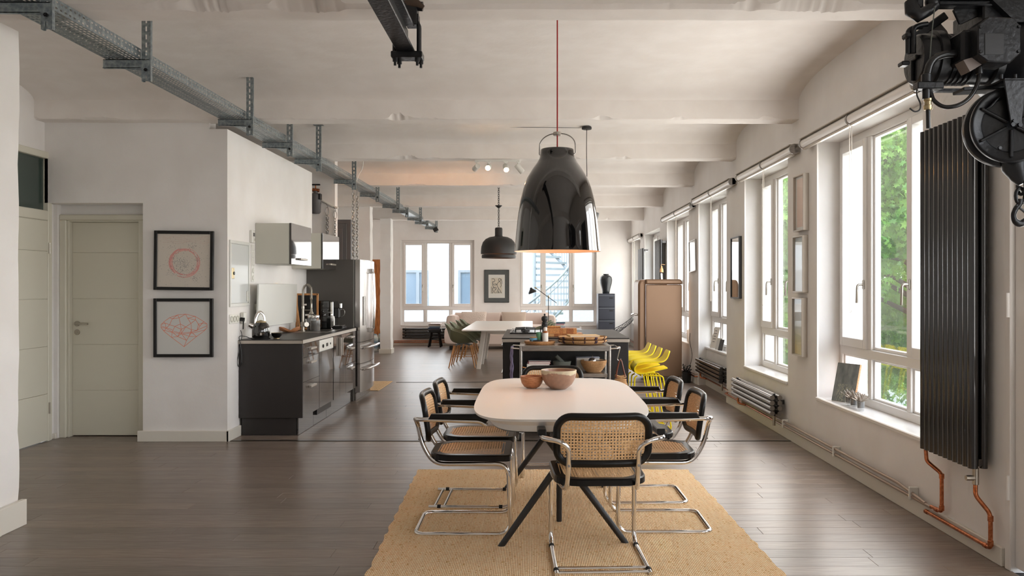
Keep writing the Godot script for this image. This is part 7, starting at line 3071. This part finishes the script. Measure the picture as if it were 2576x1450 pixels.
	var fig := [[[76, 92], [92, 88], [104, 96], [108, 112], [98, 122], [88, 116], [84, 132], [92, 150], [112, 156], [130, 150]], [[88, 132], [86, 158], [94, 180], [86, 200], [92, 224], [84, 240]], [[100, 180], [112, 200], [104, 224], [110, 240]], [[92, 182], [110, 178], [124, 186], [118, 206]], [[166, 90], [154, 86], [148, 98], [152, 112], [162, 114], [172, 104], [170, 90]], [[160, 116], [144, 128], [132, 150], [136, 172], [148, 190], [140, 212], [150, 238]], [[164, 118], [172, 140], [176, 160], [168, 178]], [[146, 190], [160, 206], [172, 226], [180, 238]], [[132, 152], [118, 142], [104, 140]], [[174, 92], [182, 110], [184, 140]]]
	for f in fig:
		var pts: Array = []
		for q in f:
			pts.append(Vector3(q[0], q[1], 0))
		var sp := spline(pts, 5)
		for i in sp.size() - 1:
			stroke(im, Vector2(sp[i].x, sp[i].y), Vector2(sp[i + 1].x, sp[i + 1].y), 4.2, ink)
	for k in 9:
		stroke(im, Vector2(66, 176 + k * 8), Vector2(80 + (k % 3) * 3, 178 + k * 8), 1.6, ink)
		stroke(im, Vector2(112 + k * 4, 240), Vector2(136 + k * 6, 206 + k * 4), 1.4, ink)
	var fr := frame_picture("ink_drawing", "abstract ink drawing in a wide black mount on the far wall between the windows", at(1249.5, 720.5, BACK - 0.002), Basis.IDENTITY, 0.595, 0.785, 0.012, 0.03, M.black_metal, painted(im, 0.5))
	fr.position.z = -BACK + 0.001
	# filing cabinet and vase
	t = thing("filing_cabinet", "dark slate steel filing cabinet at the right end of the far wall", "filing cabinet", Vector3(1.72, 0, -19.4))
	b = MB.new()
	b.span(Vector3(-0.195, 0.0, -0.5), Vector3(0.195, 1.24, 0.0), 0.004)
	obj("body", b, M.slate, t)
	for i in 4:
		b = MB.new()
		var yy := 0.05 + i * 0.296
		b.span(Vector3(-0.185, yy, 0.0), Vector3(0.185, yy + 0.255, 0.016), 0.003)
		b.span(Vector3(-0.185, yy + 0.255, 0.0), Vector3(0.185, yy + 0.285, 0.008), 0.003)
		var dr := obj("drawer", b, M.slate, t)
		b = MB.new()
		b.span(Vector3(-0.18, yy + 0.252, 0.014), Vector3(0.18, yy + 0.264, 0.026), 0.003)
		obj("handle", b, mat(rgb(120, 126, 136), 0.4), dr)
		b = MB.new()
		b.span(Vector3(0.06, yy + 0.19, 0.016), Vector3(0.145, yy + 0.215, 0.02), 0.001)
		obj("label_holder", b, M.black_metal, dr)
	b = MB.new()
	b.cyl(Vector3(0.165, 1.21, 0.0), 0.01, 0.008, 14, Basis(Vector3.RIGHT, PI / 2))
	obj("lock", b, M.chrome, t)
	t = thing("black_vase", "glossy black shouldered vase standing on the slate filing cabinet", "vase", Vector3(1.72, 1.241, -19.6))
	b = MB.new()
	b.lathe(prof([0, 0, 0.08, 0, 0.083, 0.01, 0.10, 0.10, 0.138, 0.24, 0.147, 0.32, 0.135, 0.385, 0.09, 0.425, 0.065, 0.432, 0.062, 0.445, 0.075, 0.46, 0.066, 0.46, 0.055, 0.44, 0, 0.40]), 40)
	obj("body", b, mat(rgb(34, 38, 42), 0.22), t)
	# floor lamp
	t = thing("reading_lamp", "slim black and brass reading lamp before the right far window", "floor lamp", Vector3(0.33, 0, -17.4))
	b = MB.new()
	b.cyl(Vector3.ZERO, 0.12, 0.025, 28, Basis.IDENTITY, 0.004)
	obj("base", b, M.black_metal, t)
	b = MB.new()
	b.rod(Vector3(0, 0.02, 0), Vector3(0, 1.20, 0), 0.009, 10)
	obj("pole", b, M.black_metal, t)
	b = MB.new()
	b.rod(Vector3(0.17, 1.06, 0), Vector3(-0.26, 1.37, 0), 0.007, 10)
	obj("arm", b, M.black_metal, t)
	b = MB.new()
	b.ball(Vector3(0, 1.19, 0), Vector3(0.016, 0.03, 0.016))
	b.rod(Vector3(-0.24, 1.36, 0), Vector3(-0.29, 1.39, 0), 0.014, 10)
	obj("joint", b, M.brass, t)
	b = MB.new()
	b.lathe(prof([0.02, 0.12, 0.025, 0.10, 0.04, 0.08, 0.085, 0.03, 0.088, 0.0, 0.084, 0.0, 0.08, 0.028, 0.036, 0.076, 0, 0.1]), 28, Vector3(-0.33, 1.27, 0), Basis(Vector3.BACK, 0.35))
	obj("lamp_shade", b, M.black_metal, t)
	# low side table with paperbacks
	t = thing("side_table", "low black side table behind the island with a pile of paperbacks", "table", Vector3(0.62, 0, -16.9))
	b = MB.new()
	b.box(Vector3(0, 0.53, 0), Vector3(0.75, 0.03, 0.45), 0.004)
	obj("top", b, M.black_metal, t)
	for sx in [-1.0, 1.0]:
		for sz in [-1.0, 1.0]:
			b = MB.new()
			b.box(Vector3(sx * 0.34, 0.26, sz * 0.19), Vector3(0.03, 0.52, 0.03), 0.003)
			obj("leg", b, M.black_metal, t)
	var pb := [[rgb(46, 92, 140), "blue paperback at the bottom of the pile behind the chopping block"], [rgb(70, 130, 170), "light blue paperback, second from the bottom of the pile behind the chopping block"], [rgb(230, 226, 220), "white paperback in the middle of the pile behind the chopping block"], [rgb(200, 150, 160), "pinkish paperback, second from the top of the pile behind the chopping block"], [rgb(34, 74, 96), "dark teal paperback on top of the pile behind the chopping block"]]
	y = 0.5455
	for i in 5:
		lying_book("paperback", pb[i][1], Vector3(0.55 + 0.01 * sin(i * 2.0), y, -16.85), Vector3(0.13, 0.028, 0.18 - 0.008 * (i % 2)), pb[i][0], PI / 2 + 0.1 * sin(i * 2.2), "paperbacks behind the island")
		y += 0.0286
	wire_chair()
	# old wooden panel and two vases at the back left
	t = thing("wooden_door_panel", "tall old orange-brown wooden plank door leaning behind the refrigerator", "door panel", Vector3(-3.56, 0, -18.9))
	for i in 4:
		b = MB.new()
		b.span(Vector3(-0.25 + i * 0.14, 0.03, 0), Vector3(-0.25 + (i + 1) * 0.14 - 0.0015, 2.02, -0.05), 0.002)
		obj("plank", b, M.old_wood, t)
	var vi := Image.create(64, 128, false, Image.FORMAT_RGB8)
	var nz := FastNoiseLite.new()
	nz.seed = 90
	nz.frequency = 0.06
	for yy in 128:
		for x in 64:
			var k := 0.5 + 0.5 * sin(yy * 0.16 + 1.0) + 0.5 * nz.get_noise_2d(absf(x - 32.0), yy * 1.4)
			vi.set_pixel(x, yy, Color8(206, 200, 184).lerp(Color8(66, 92, 112), clampf(k, 0, 1)))
	for k in 2:
		t = thing("floor_vase", ["tall floor vase with blurred blue-grey bands beside the pillar", "second banded blue-grey vase half hidden by the refrigerator"][k], "vase", [Vector3(-3.33, 0, -18.7), Vector3(-3.56, 0, -18.45)][k], Basis.IDENTITY, "banded floor vases")
		b = MB.new()
		b.has_uv = true
		b.lathe(prof([0, 0, 0.12, 0, 0.13, 0.02, 0.14, 0.1, 0.14, 0.25, 0.125, 0.34, 0.095, 0.36, 0.085, 0.36, 0.08, 0.33, 0, 0.3]), 32)
		obj("body", b, painted(vi, 0.4), t)
	b = MB.new()
	b.tube(spline([Vector3(-3.75, 0.006, -18.2), Vector3(-3.5, 0.006, -17.9), Vector3(-3.3, 0.006, -18.0), Vector3(-3.1, 0.006, -18.3)], 5), 0.006, 6)
	tag(obj("floor_cable", b, M.black_plastic), "thin dark cable on the floor in front of the banded vases", "cable")
	# little black speaker at the end of the tray
	t = thing("projector_spot", "small black tilted box lamp fixed to the last tray hanger", "lamp", at(1096, 578, 19.55))
	b = MB.new()
	b.box(Vector3(0, 0, 0), Vector3(0.11, 0.09, 0.08), 0.006, Basis(Vector3.BACK, 0.5))
	obj("housing", b, M.matt_black, t)

func shell_chair() -> Node3D:
	# a moulded armchair shell: rows from the seat front up to the back's top; it faces -z
	var t := thing("shell_chair", "olive shell chair", "chair", Vector3.ZERO, Basis.IDENTITY, "olive shell chairs at the long table")
	var g: Array = []
	var rows := [[-0.25, 0.425, 0.20, 0.0, 0.0], [-0.20, 0.44, 0.235, 0.02, 0.0], [-0.10, 0.43, 0.26, 0.13, 0.02], [0.02, 0.42, 0.275, 0.2, 0.03], [0.12, 0.43, 0.28, 0.22, 0.03], [0.19, 0.47, 0.275, 0.2, 0.0], [0.23, 0.55, 0.26, 0.12, -0.05], [0.265, 0.65, 0.225, 0.03, -0.07], [0.30, 0.735, 0.19, 0.0, -0.05], [0.315, 0.765, 0.14, -0.02, -0.03]]
	var fine: Array = []
	for i in rows.size() - 1:
		for k in 3:
			var r: Array = []
			for q in 5:
				var p0: float = rows[maxi(i - 1, 0)][q]
				var p3: float = rows[mini(i + 2, rows.size() - 1)][q]
				r.append(cubic_interpolate(rows[i][q], rows[i + 1][q], p0, p3, k / 3.0))
			fine.append(r)
	fine.append(rows[rows.size() - 1])
	for r in fine:
		var row: Array = []
		for j in 17:
			var u := j / 16.0 * 2 - 1
			var a := absf(u)
			var e := pow(a, 3.0)
			row.append(Vector3(u * r[2] * (1.0 - 0.06 * e) , r[1] + r[3] * pow(a, 3.5), r[0] + r[4] * a * a))
		g.append(row)
	var b := MB.new()
	b.shell(g, -0.012)
	obj("shell", b, M.olive, t)
	b = MB.new()
	b.tube(fillet([Vector3(-0.16, 0.38, -0.14), Vector3(0, 0.415, -0.02), Vector3(0.16, 0.38, 0.14)], 0.1), 0.011, 8)
	b.tube(fillet([Vector3(0.16, 0.38, -0.14), Vector3(0, 0.415, -0.02), Vector3(-0.16, 0.38, 0.14)], 0.1), 0.011, 8)
	b.box(Vector3(0, 0.415, -0.0), Vector3(0.2, 0.012, 0.2), 0.004)
	obj("under_frame", b, M.galv, t)
	var feet: Array = []
	for sx in [-1.0, 1.0]:
		for sz in [-1.0, 1.0]:
			b = MB.new()
			var top := Vector3(sx * 0.155, 0.385, sz * 0.14)
			var bot := Vector3(sx * 0.235, 0.0, sz * 0.225)
			b.tube([bot, top], [0.010, 0.0165], 10)
			obj("leg", b, M.oak, t)
			feet.append([top, bot])
	for p in [[0, 1], [2, 3], [0, 2]]:
		b = MB.new()
		b.rod(feet[p[0]][0].lerp(feet[p[0]][1], 0.5), feet[p[1]][0].lerp(feet[p[1]][1], 0.5), 0.006)
		obj("stretcher", b, M.oak, t)
	return t

func wire_chair() -> void:
	# diamond-shaped shell of wire mesh on a thin rod frame
	var t := thing("wire_chair", "black wire mesh lounge chair behind the island, left of the bronze refrigerator", "chair", Vector3(1.27, 0, -14.4), Basis(Vector3.UP, deg_to_rad(62)))
	var f := func(u: float, v: float) -> Vector3:
		# u across, v from the seat front to the back; both -1..1
		var x := (u - v) * 0.31
		var y := 0.46 + 0.10 * u * u + 0.24 * pow(maxf(0, (u + v) * 0.5 + 0.35), 1.5) + 0.06 * v * v
		var z := (u + v) * 0.30
		return Vector3(x, y, z)
	var grid := MB.new()
	for i in 13:
		for way in 2:
			var pts: Array = []
			for j in 13:
				var a := i / 6.0 - 1
				var c := j / 6.0 - 1
				pts.append(f.call(a, c) if way == 0 else f.call(c, a))
			if i == 0 or i == 12:
				var rim := MB.new()
				rim.tube(pts, 0.006, 6)
				obj("rim", rim, M.black_metal, t)
			else:
				grid.tube(pts, 0.0028, 5)
	obj("mesh", grid, M.black_metal, t).set_meta("kind", "stuff")
	for s in [-1.0, 1.0]:
		var b := MB.new()
		b.tube(fillet([Vector3(s * 0.22, 0.48, 0.02), Vector3(s * 0.26, 0.01, -0.22), Vector3(s * 0.30, 0.01, 0.28), Vector3(s * 0.2, 0.5, 0.05)], 0.03), 0.007, 8)
		obj("leg_frame", b, M.black_metal, t)
	var b := MB.new()
	b.rod(Vector3(-0.27, 0.2, -0.1), Vector3(0.27, 0.2, -0.1), 0.006)
	obj("cross_rod", b, M.black_metal, t)

# ---------------------------------------------------------------- old chain hoist, upper right
func hoist() -> void:
	var d := 3.0
	var s := d / FPX
	var o := at(2456, 150, d)
	var t := thing("electric_hoist", "old black electric hoist with a round motor and eight-sided junction box, upper right", "hoist", o)
	var xb := Basis(Vector3.BACK, -PI / 2)    # turns the lathe's axis to +x
	var P := func(x: float, y: float, z: float) -> Vector3: return Vector3((x - 2456) * s, (150 - y) * s, z)
	var b := MB.new()
	# motor: end cap, flange, barrel
	b.lathe(prof([0, 0, 0.083, 0, 0.092, 0.01, 0.094, 0.035, 0.094, 0.055]), 40, P.call(2318, 140, -0.06), xb * Basis(Vector3.UP, 0))
	b.lathe(prof([0.094, 0.055, 0.105, 0.058, 0.105, 0.085, 0.088, 0.09]), 40, P.call(2318, 140, -0.06), xb)
	obj("motor_cap", b, M.iron, t)
	b = MB.new()
	b.lathe(prof([0.088, 0.085, 0.088, 0.26, 0.10, 0.265, 0.10, 0.29, 0, 0.29]), 40, P.call(2318, 140, -0.06), xb)
	for k in 5:
		b.lathe(prof([0.088, 0.105 + k * 0.018, 0.093, 0.107 + k * 0.018, 0.093, 0.112 + k * 0.018, 0.088, 0.114 + k * 0.018]), 32, P.call(2318, 140, -0.06), xb)
	obj("motor", b, M.iron, t)
	b = MB.new()
	b.box(P.call(2318, 145, -0.06) + Vector3(-0.006, 0.01, 0.01), Vector3(0.012, 0.016, 0.06), 0.003)
	b.box(P.call(2318, 145, -0.06) + Vector3(-0.006, -0.03, 0.0), Vector3(0.012, 0.08, 0.012), 0.003)
	obj("cap_pointer", b, M.iron, t)
	# gear cone and drum
	b = MB.new()
	b.lathe(prof([0.10, 0, 0.105, 0.02, 0.17, 0.10, 0.18, 0.12, 0.18, 0.6, 0, 0.6]), 48, P.call(2484, 118, -0.12), xb)
	obj("drum_housing", b, M.iron, t)
	b = MB.new()
	b.span(P.call(2466, 8, 0.02), P.call(2760, 60, -0.2), 0.006)
	b.prism(PackedVector2Array([Vector2((2478 - 2456) * s, (150 - 12) * s), Vector2((2760 - 2456) * s, (150 - 12) * s), Vector2((2760 - 2456) * s, (150 - 70) * s), Vector2((2535 - 2456) * s, (150 - 66) * s)]), 0.02, 0.05)
	obj("saddle", b, M.iron, t)
	# junction box
	var oc := PackedVector2Array()
	for q in [[2404, 96], [2430, 75], [2490, 78], [2508, 98], [2507, 163], [2482, 186], [2428, 183], [2404, 166]]:
		oc.append(Vector2((q[0] - 2456) * s, (150 - q[1]) * s))
	b = MB.new()
	b.prism(oc, 0.05, 0.15, Vector3.ZERO, Basis.IDENTITY, false, 0.004)
	b.span(P.call(2384, 95, 0.0), P.call(2430, 175, 0.10), 0.01)
	obj("junction_box", b, M.iron, t)
	b = MB.new()
	b.span(P.call(2420, 116, 0.15), P.call(2466, 167, 0.152), 0.0008)
	obj("name_plate", b, M.black_metal, t)
	for q in [[2410, 101], [2502, 100], [2410, 160], [2501, 159]]:
		b = MB.new()
		b.cyl(P.call(q[0], q[1], 0.149), 0.0058, 0.006, 12, Basis(Vector3.RIGHT, PI / 2), 0.0015)
		obj("screw", b, M.iron, t)
	b = MB.new()
	b.prism(PackedVector2Array([Vector2((2384 - 2456) * s, (150 - 172) * s), Vector2((2404 - 2456) * s, (150 - 166) * s), Vector2((2428 - 2456) * s, (150 - 183) * s), Vector2((2400 - 2456) * s, (150 - 200) * s)]), 0.05, 0.11)
	obj("box_skirt", b, mat(rgb(120, 108, 102), 0.5), t)
	# rail and trolley above
	b = MB.new()
	b.span(P.call(2352, -2, -0.02), P.call(2760, 8, 0.06), 0.004)
	b.span(P.call(2352, 8, -0.02), P.call(2760, 20, 0.03), 0.004)
	obj("travel_rail", b, M.iron, t)
	b = MB.new()
	b.bar(P.call(2322, 82, -0.12), P.call(2420, 12, -0.12), 0.03, 0.022, 0.003, Vector3.BACK)
	obj("brace", b, M.iron, t)
	b = MB.new()
	b.bar(P.call(2412, 40, -0.02), P.call(2476, 10, -0.02), 0.06, 0.012, 0.002, Vector3.BACK)
	obj("brace", b, M.iron, t)
	b = MB.new()
	b.prism(PackedVector2Array([Vector2((2330 - 2456) * s, (150 - 82) * s), Vector2((2400 - 2456) * s, (150 - 24) * s), Vector2((2424 - 2456) * s, (150 - 52) * s), Vector2((2434 - 2456) * s, (150 - 74) * s), Vector2((2410 - 2456) * s, (150 - 84) * s)]), -0.13, -0.12)
	obj("gusset_plate", b, mat(rgb(74, 68, 64), 0.5), t)
	b = MB.new()
	b.tube([P.call(2291, 5, 0.0), P.call(2292, 28, 0.01), P.call(2306, 42, 0.015), P.call(2330, 30, 0.015), P.call(2346, 14, 0.01)], [0.022, 0.028, 0.026, 0.02, 0.024], 14)
	b.ball(P.call(2342, 8, 0.01), Vector3(0.026, 0.03, 0.026))
	b.box(P.call(2307, 10, 0.01), Vector3(0.03, 0.05, 0.03), 0.008)
	obj("trolley_casting", b, M.iron, t)
	b = MB.new()
	b.tube(fillet([P.call(2294, 130, -0.03), P.call(2294, 70, -0.03), P.call(2312, 62, -0.03), P.call(2330, 60, -0.03)], 0.02), 0.0095, 10)
	obj("tie_rod", b, M.iron, t)
	b = MB.new()
	b.tube(fillet([P.call(2304, 130, -0.02), P.call(2304, 66, -0.02), P.call(2322, 58, -0.02), P.call(2340, 56, -0.02)], 0.02), 0.0095, 10)
	obj("tie_rod", b, M.iron, t)
	b = MB.new()
	b.box(P.call(2283, 156, -0.03), Vector3(0.03, 0.016, 0.04), 0.004)
	b.box(P.call(2290, 85, -0.03), Vector3(0.022, 0.022, 0.04), 0.006)
	obj("lug", b, M.iron, t)
	# conduit bent down from the box, its clamp and gland
	b = MB.new()
	b.tube(fillet([P.call(2392, 148, 0.06), P.call(2352, 149, 0.07), P.call(2316, 165, 0.08), P.call(2304, 205, 0.08), P.call(2304, 262, 0.08)], 0.05, 8), 0.0135, 14)
	obj("conduit", b, M.black_plastic, t)
	b = MB.new()
	b.span(P.call(2277, 222, 0.06), P.call(2341, 239, 0.10), 0.003)
	b.cyl(P.call(2304, 222, 0.08), 0.017, 0.03, 16, Basis.IDENTITY, 0.002)
	obj("clamp", b, M.iron, t)
	b = MB.new()
	b.lathe(prof([0, 0, 0.013, 0, 0.015, 0.004, 0.015, 0.016, 0.0115, 0.018, 0.0115, 0.03, 0.014, 0.032, 0.014, 0.04, 0, 0.04]), 16, P.call(2308, 289, 0.08))
	b.cyl(P.call(2303, 212, 0.08), 0.0155, 0.012, 16, Basis.IDENTITY, 0.002)
	obj("gland", b, M.brass, t)
	b = MB.new()
	b.tube([P.call(2308, 289, 0.08), P.call(2309, 334, 0.08)], 0.0075, 12)
	obj("cable_end", b, M.black_plastic, t)
	b = MB.new()
	b.tube(spline([P.call(2430, 186, 0.09), P.call(2430, 200, 0.09), P.call(2420, 232, 0.10), P.call(2398, 264, 0.11), P.call(2370, 282, 0.11), P.call(2340, 284, 0.10), P.call(2320, 268, 0.09), P.call(2316, 250, 0.08), P.call(2310, 225, 0.08)], 5), 0.0072, 10)
	b.cyl(P.call(2430, 204, 0.09), 0.012, 0.028, 14, Basis.IDENTITY, 0.002)
	obj("looped_cable", b, M.black_plastic, t)
	b = MB.new()
	b.tube(spline([P.call(2282, 234, 0.08), P.call(2279, 252, 0.085), P.call(2286, 275, 0.09), P.call(2284, 290, 0.09), P.call(2272, 294, 0.09), P.call(2260, 286, 0.09)], 5), 0.0028, 8)
	obj("wire_hook", b, M.black_metal, t)
	b = MB.new()
	b.tube(spline([P.call(2338, 25, 0.04), P.call(2330, 70, 0.05), P.call(2322, 120, 0.06), P.call(2308, 190, 0.09)], 4), 0.0022, 6)
	obj("tie_string", b, M.stone, t)
	b = MB.new()
	b.bar(P.call(2340, 215, -0.08), P.call(2560, 215, -0.08), 0.03, 0.01, 0.001)
	b.bar(P.call(2410, 230, 0.0), P.call(2520, 224, 0.0), 0.08, 0.012, 0.002)
	obj("base_plate", b, M.iron, t)
	# pulley block
	var pd := 2.92
	var ps := pd / FPX
	var pc := at(2541, 316, pd)
	var turn := Basis(Vector3.UP, -0.22) * Basis(Vector3.RIGHT, PI / 2)   # axis towards the viewer, a little to the right
	t = thing("pulley_block", "big black spoked pulley block hanging below the hoist, with chain and hook", "pulley", pc)
	b = MB.new()
	var r := 96.0 * ps
	b.lathe(prof([0, 0.012, 0.70 * r, 0.012, 0.74 * r, 0.018, 0.9 * r, 0.02, 0.95 * r, 0.026, r, 0.022, 1.0 * r, 0.008, 0.97 * r, -0.002, 0.0, -0.002]), 64, Vector3.ZERO, turn)
	obj("cheek_plate", b, M.iron, t)
	b = MB.new()
	b.lathe(prof([0, -0.002, 0.9 * r, -0.004, 0.86 * r, -0.02, 0.9 * r, -0.036, 1.03 * r, -0.04, 1.05 * r, -0.055, 1.02 * r, -0.075, 0, -0.08]), 64, Vector3.ZERO, turn)
	obj("sheave", b, M.iron, t)
	for k in 6:
		b = MB.new()
		var a := TAU * k / 6 + 0.55
		b.bar(turn * Vector3(cos(a) * 0.12 * r, 0.018, sin(a) * 0.12 * r), turn * Vector3(cos(a) * 0.86 * r, 0.021, sin(a) * 0.86 * r), 0.011, 0.011, 0.003, turn * Vector3.UP)
		obj("spoke", b, M.iron, t)
	var Q := func(x: float, y: float, z: float) -> Vector3: return Vector3((x - 2541) * ps, (316 - y) * ps, z)
	b = MB.new()
	b.prism(PackedVector2Array([Vector2((2508 - 2541) * ps, (316 - 208) * ps), Vector2((2564 - 2541) * ps, (316 - 208) * ps), Vector2((2552 - 2541) * ps, (316 - 322) * ps), Vector2((2526 - 2541) * ps, (316 - 322) * ps)]), 0.036, 0.044, Vector3.ZERO, Basis.IDENTITY, false, 0.002)
	b.span(Q.call(2506, 205, 0.05), Q.call(2568, 210, -0.1), 0.002)
	obj("hanger_strap", b, M.iron, t)
	b = MB.new()
	for q in [[2533, 312], [2528, 320], [2546, 321]]:
		b.cyl(Q.call(q[0], q[1], 0.044), 0.008, 0.008, 6, Basis(Vector3.RIGHT, PI / 2))
	b.cyl(Q.call(2503, 376, 0.026), 0.0065, 0.008, 6, Basis(Vector3.RIGHT, PI / 2))
	for q in [[2510, 203], [2545, 203]]:
		b.cyl(Q.call(q[0], q[1], 0.02), 0.008, 0.016, 6)
	obj("bolt", b, M.iron, t)
	b = MB.new()
	b.tube(spline([turn * Vector3(-0.62 * r, 0.022, -0.42 * r), turn * Vector3(-0.5 * r, 0.026, -0.5 * r), turn * Vector3(-0.4 * r, 0.027, -0.62 * r), turn * Vector3(-0.3 * r, 0.022, -0.72 * r)], 4), [0.004, 0.005, 0.006, 0.007, 0.008, 0.0085, 0.008, 0.0075, 0.007, 0.006, 0.005, 0.004, 0.004], 8, false, 0.6)
	obj("cast_mark", b, M.iron, t)
	# block, links, hook
	b = MB.new()
	b.tube([Q.call(2562, 392, -0.03), Q.call(2564, 420, -0.03), Q.call(2572, 446, -0.02), Q.call(2578, 462, -0.015)], [0.046, 0.04, 0.026, 0.014], 20)
	obj("hook_block", b, M.iron, t)
	var ly := 468.0
	for k in 2:
		b = MB.new()
		var ring: Array = []
		for j in 16:
			var a := TAU * j / 16
			var e := Vector3(cos(a) * 0.016, sin(a) * 0.028, 0)
			ring.append(Q.call(2576 - 3 * k, ly + 24 * k, -0.015) + (e if k == 1 else Vector3(0.3 * e.x, e.y, e.x)))
		b.tube(ring, 0.0065, 10, true)
		obj("chain_link", b, M.iron, t)
	b = MB.new()
	b.tube(spline([Q.call(2572, 500, -0.015), Q.call(2570, 514, -0.015), Q.call(2562, 524, -0.015), Q.call(2556, 540, -0.015), Q.call(2560, 556, -0.015), Q.call(2574, 562, -0.015), Q.call(2588, 552, -0.015), Q.call(2591, 536, -0.015)], 5), [0.011, 0.011, 0.011, 0.0105, 0.0105, 0.010, 0.010, 0.010, 0.0095, 0.0095, 0.0095, 0.0095, 0.009, 0.009, 0.009, 0.009, 0.009, 0.009, 0.0095, 0.010, 0.011, 0.0115, 0.012, 0.0125, 0.0125, 0.0125, 0.012, 0.012, 0.0115, 0.011, 0.010, 0.009, 0.008, 0.007, 0.006, 0.005], 12)
	obj("hook", b, M.iron, t)
	b = MB.new()
	b.bar(Q.call(2561, 515, -0.012), Q.call(2585, 535, -0.012), 0.01, 0.006, 0.001)
	obj("safety_latch", b, M.iron, t)
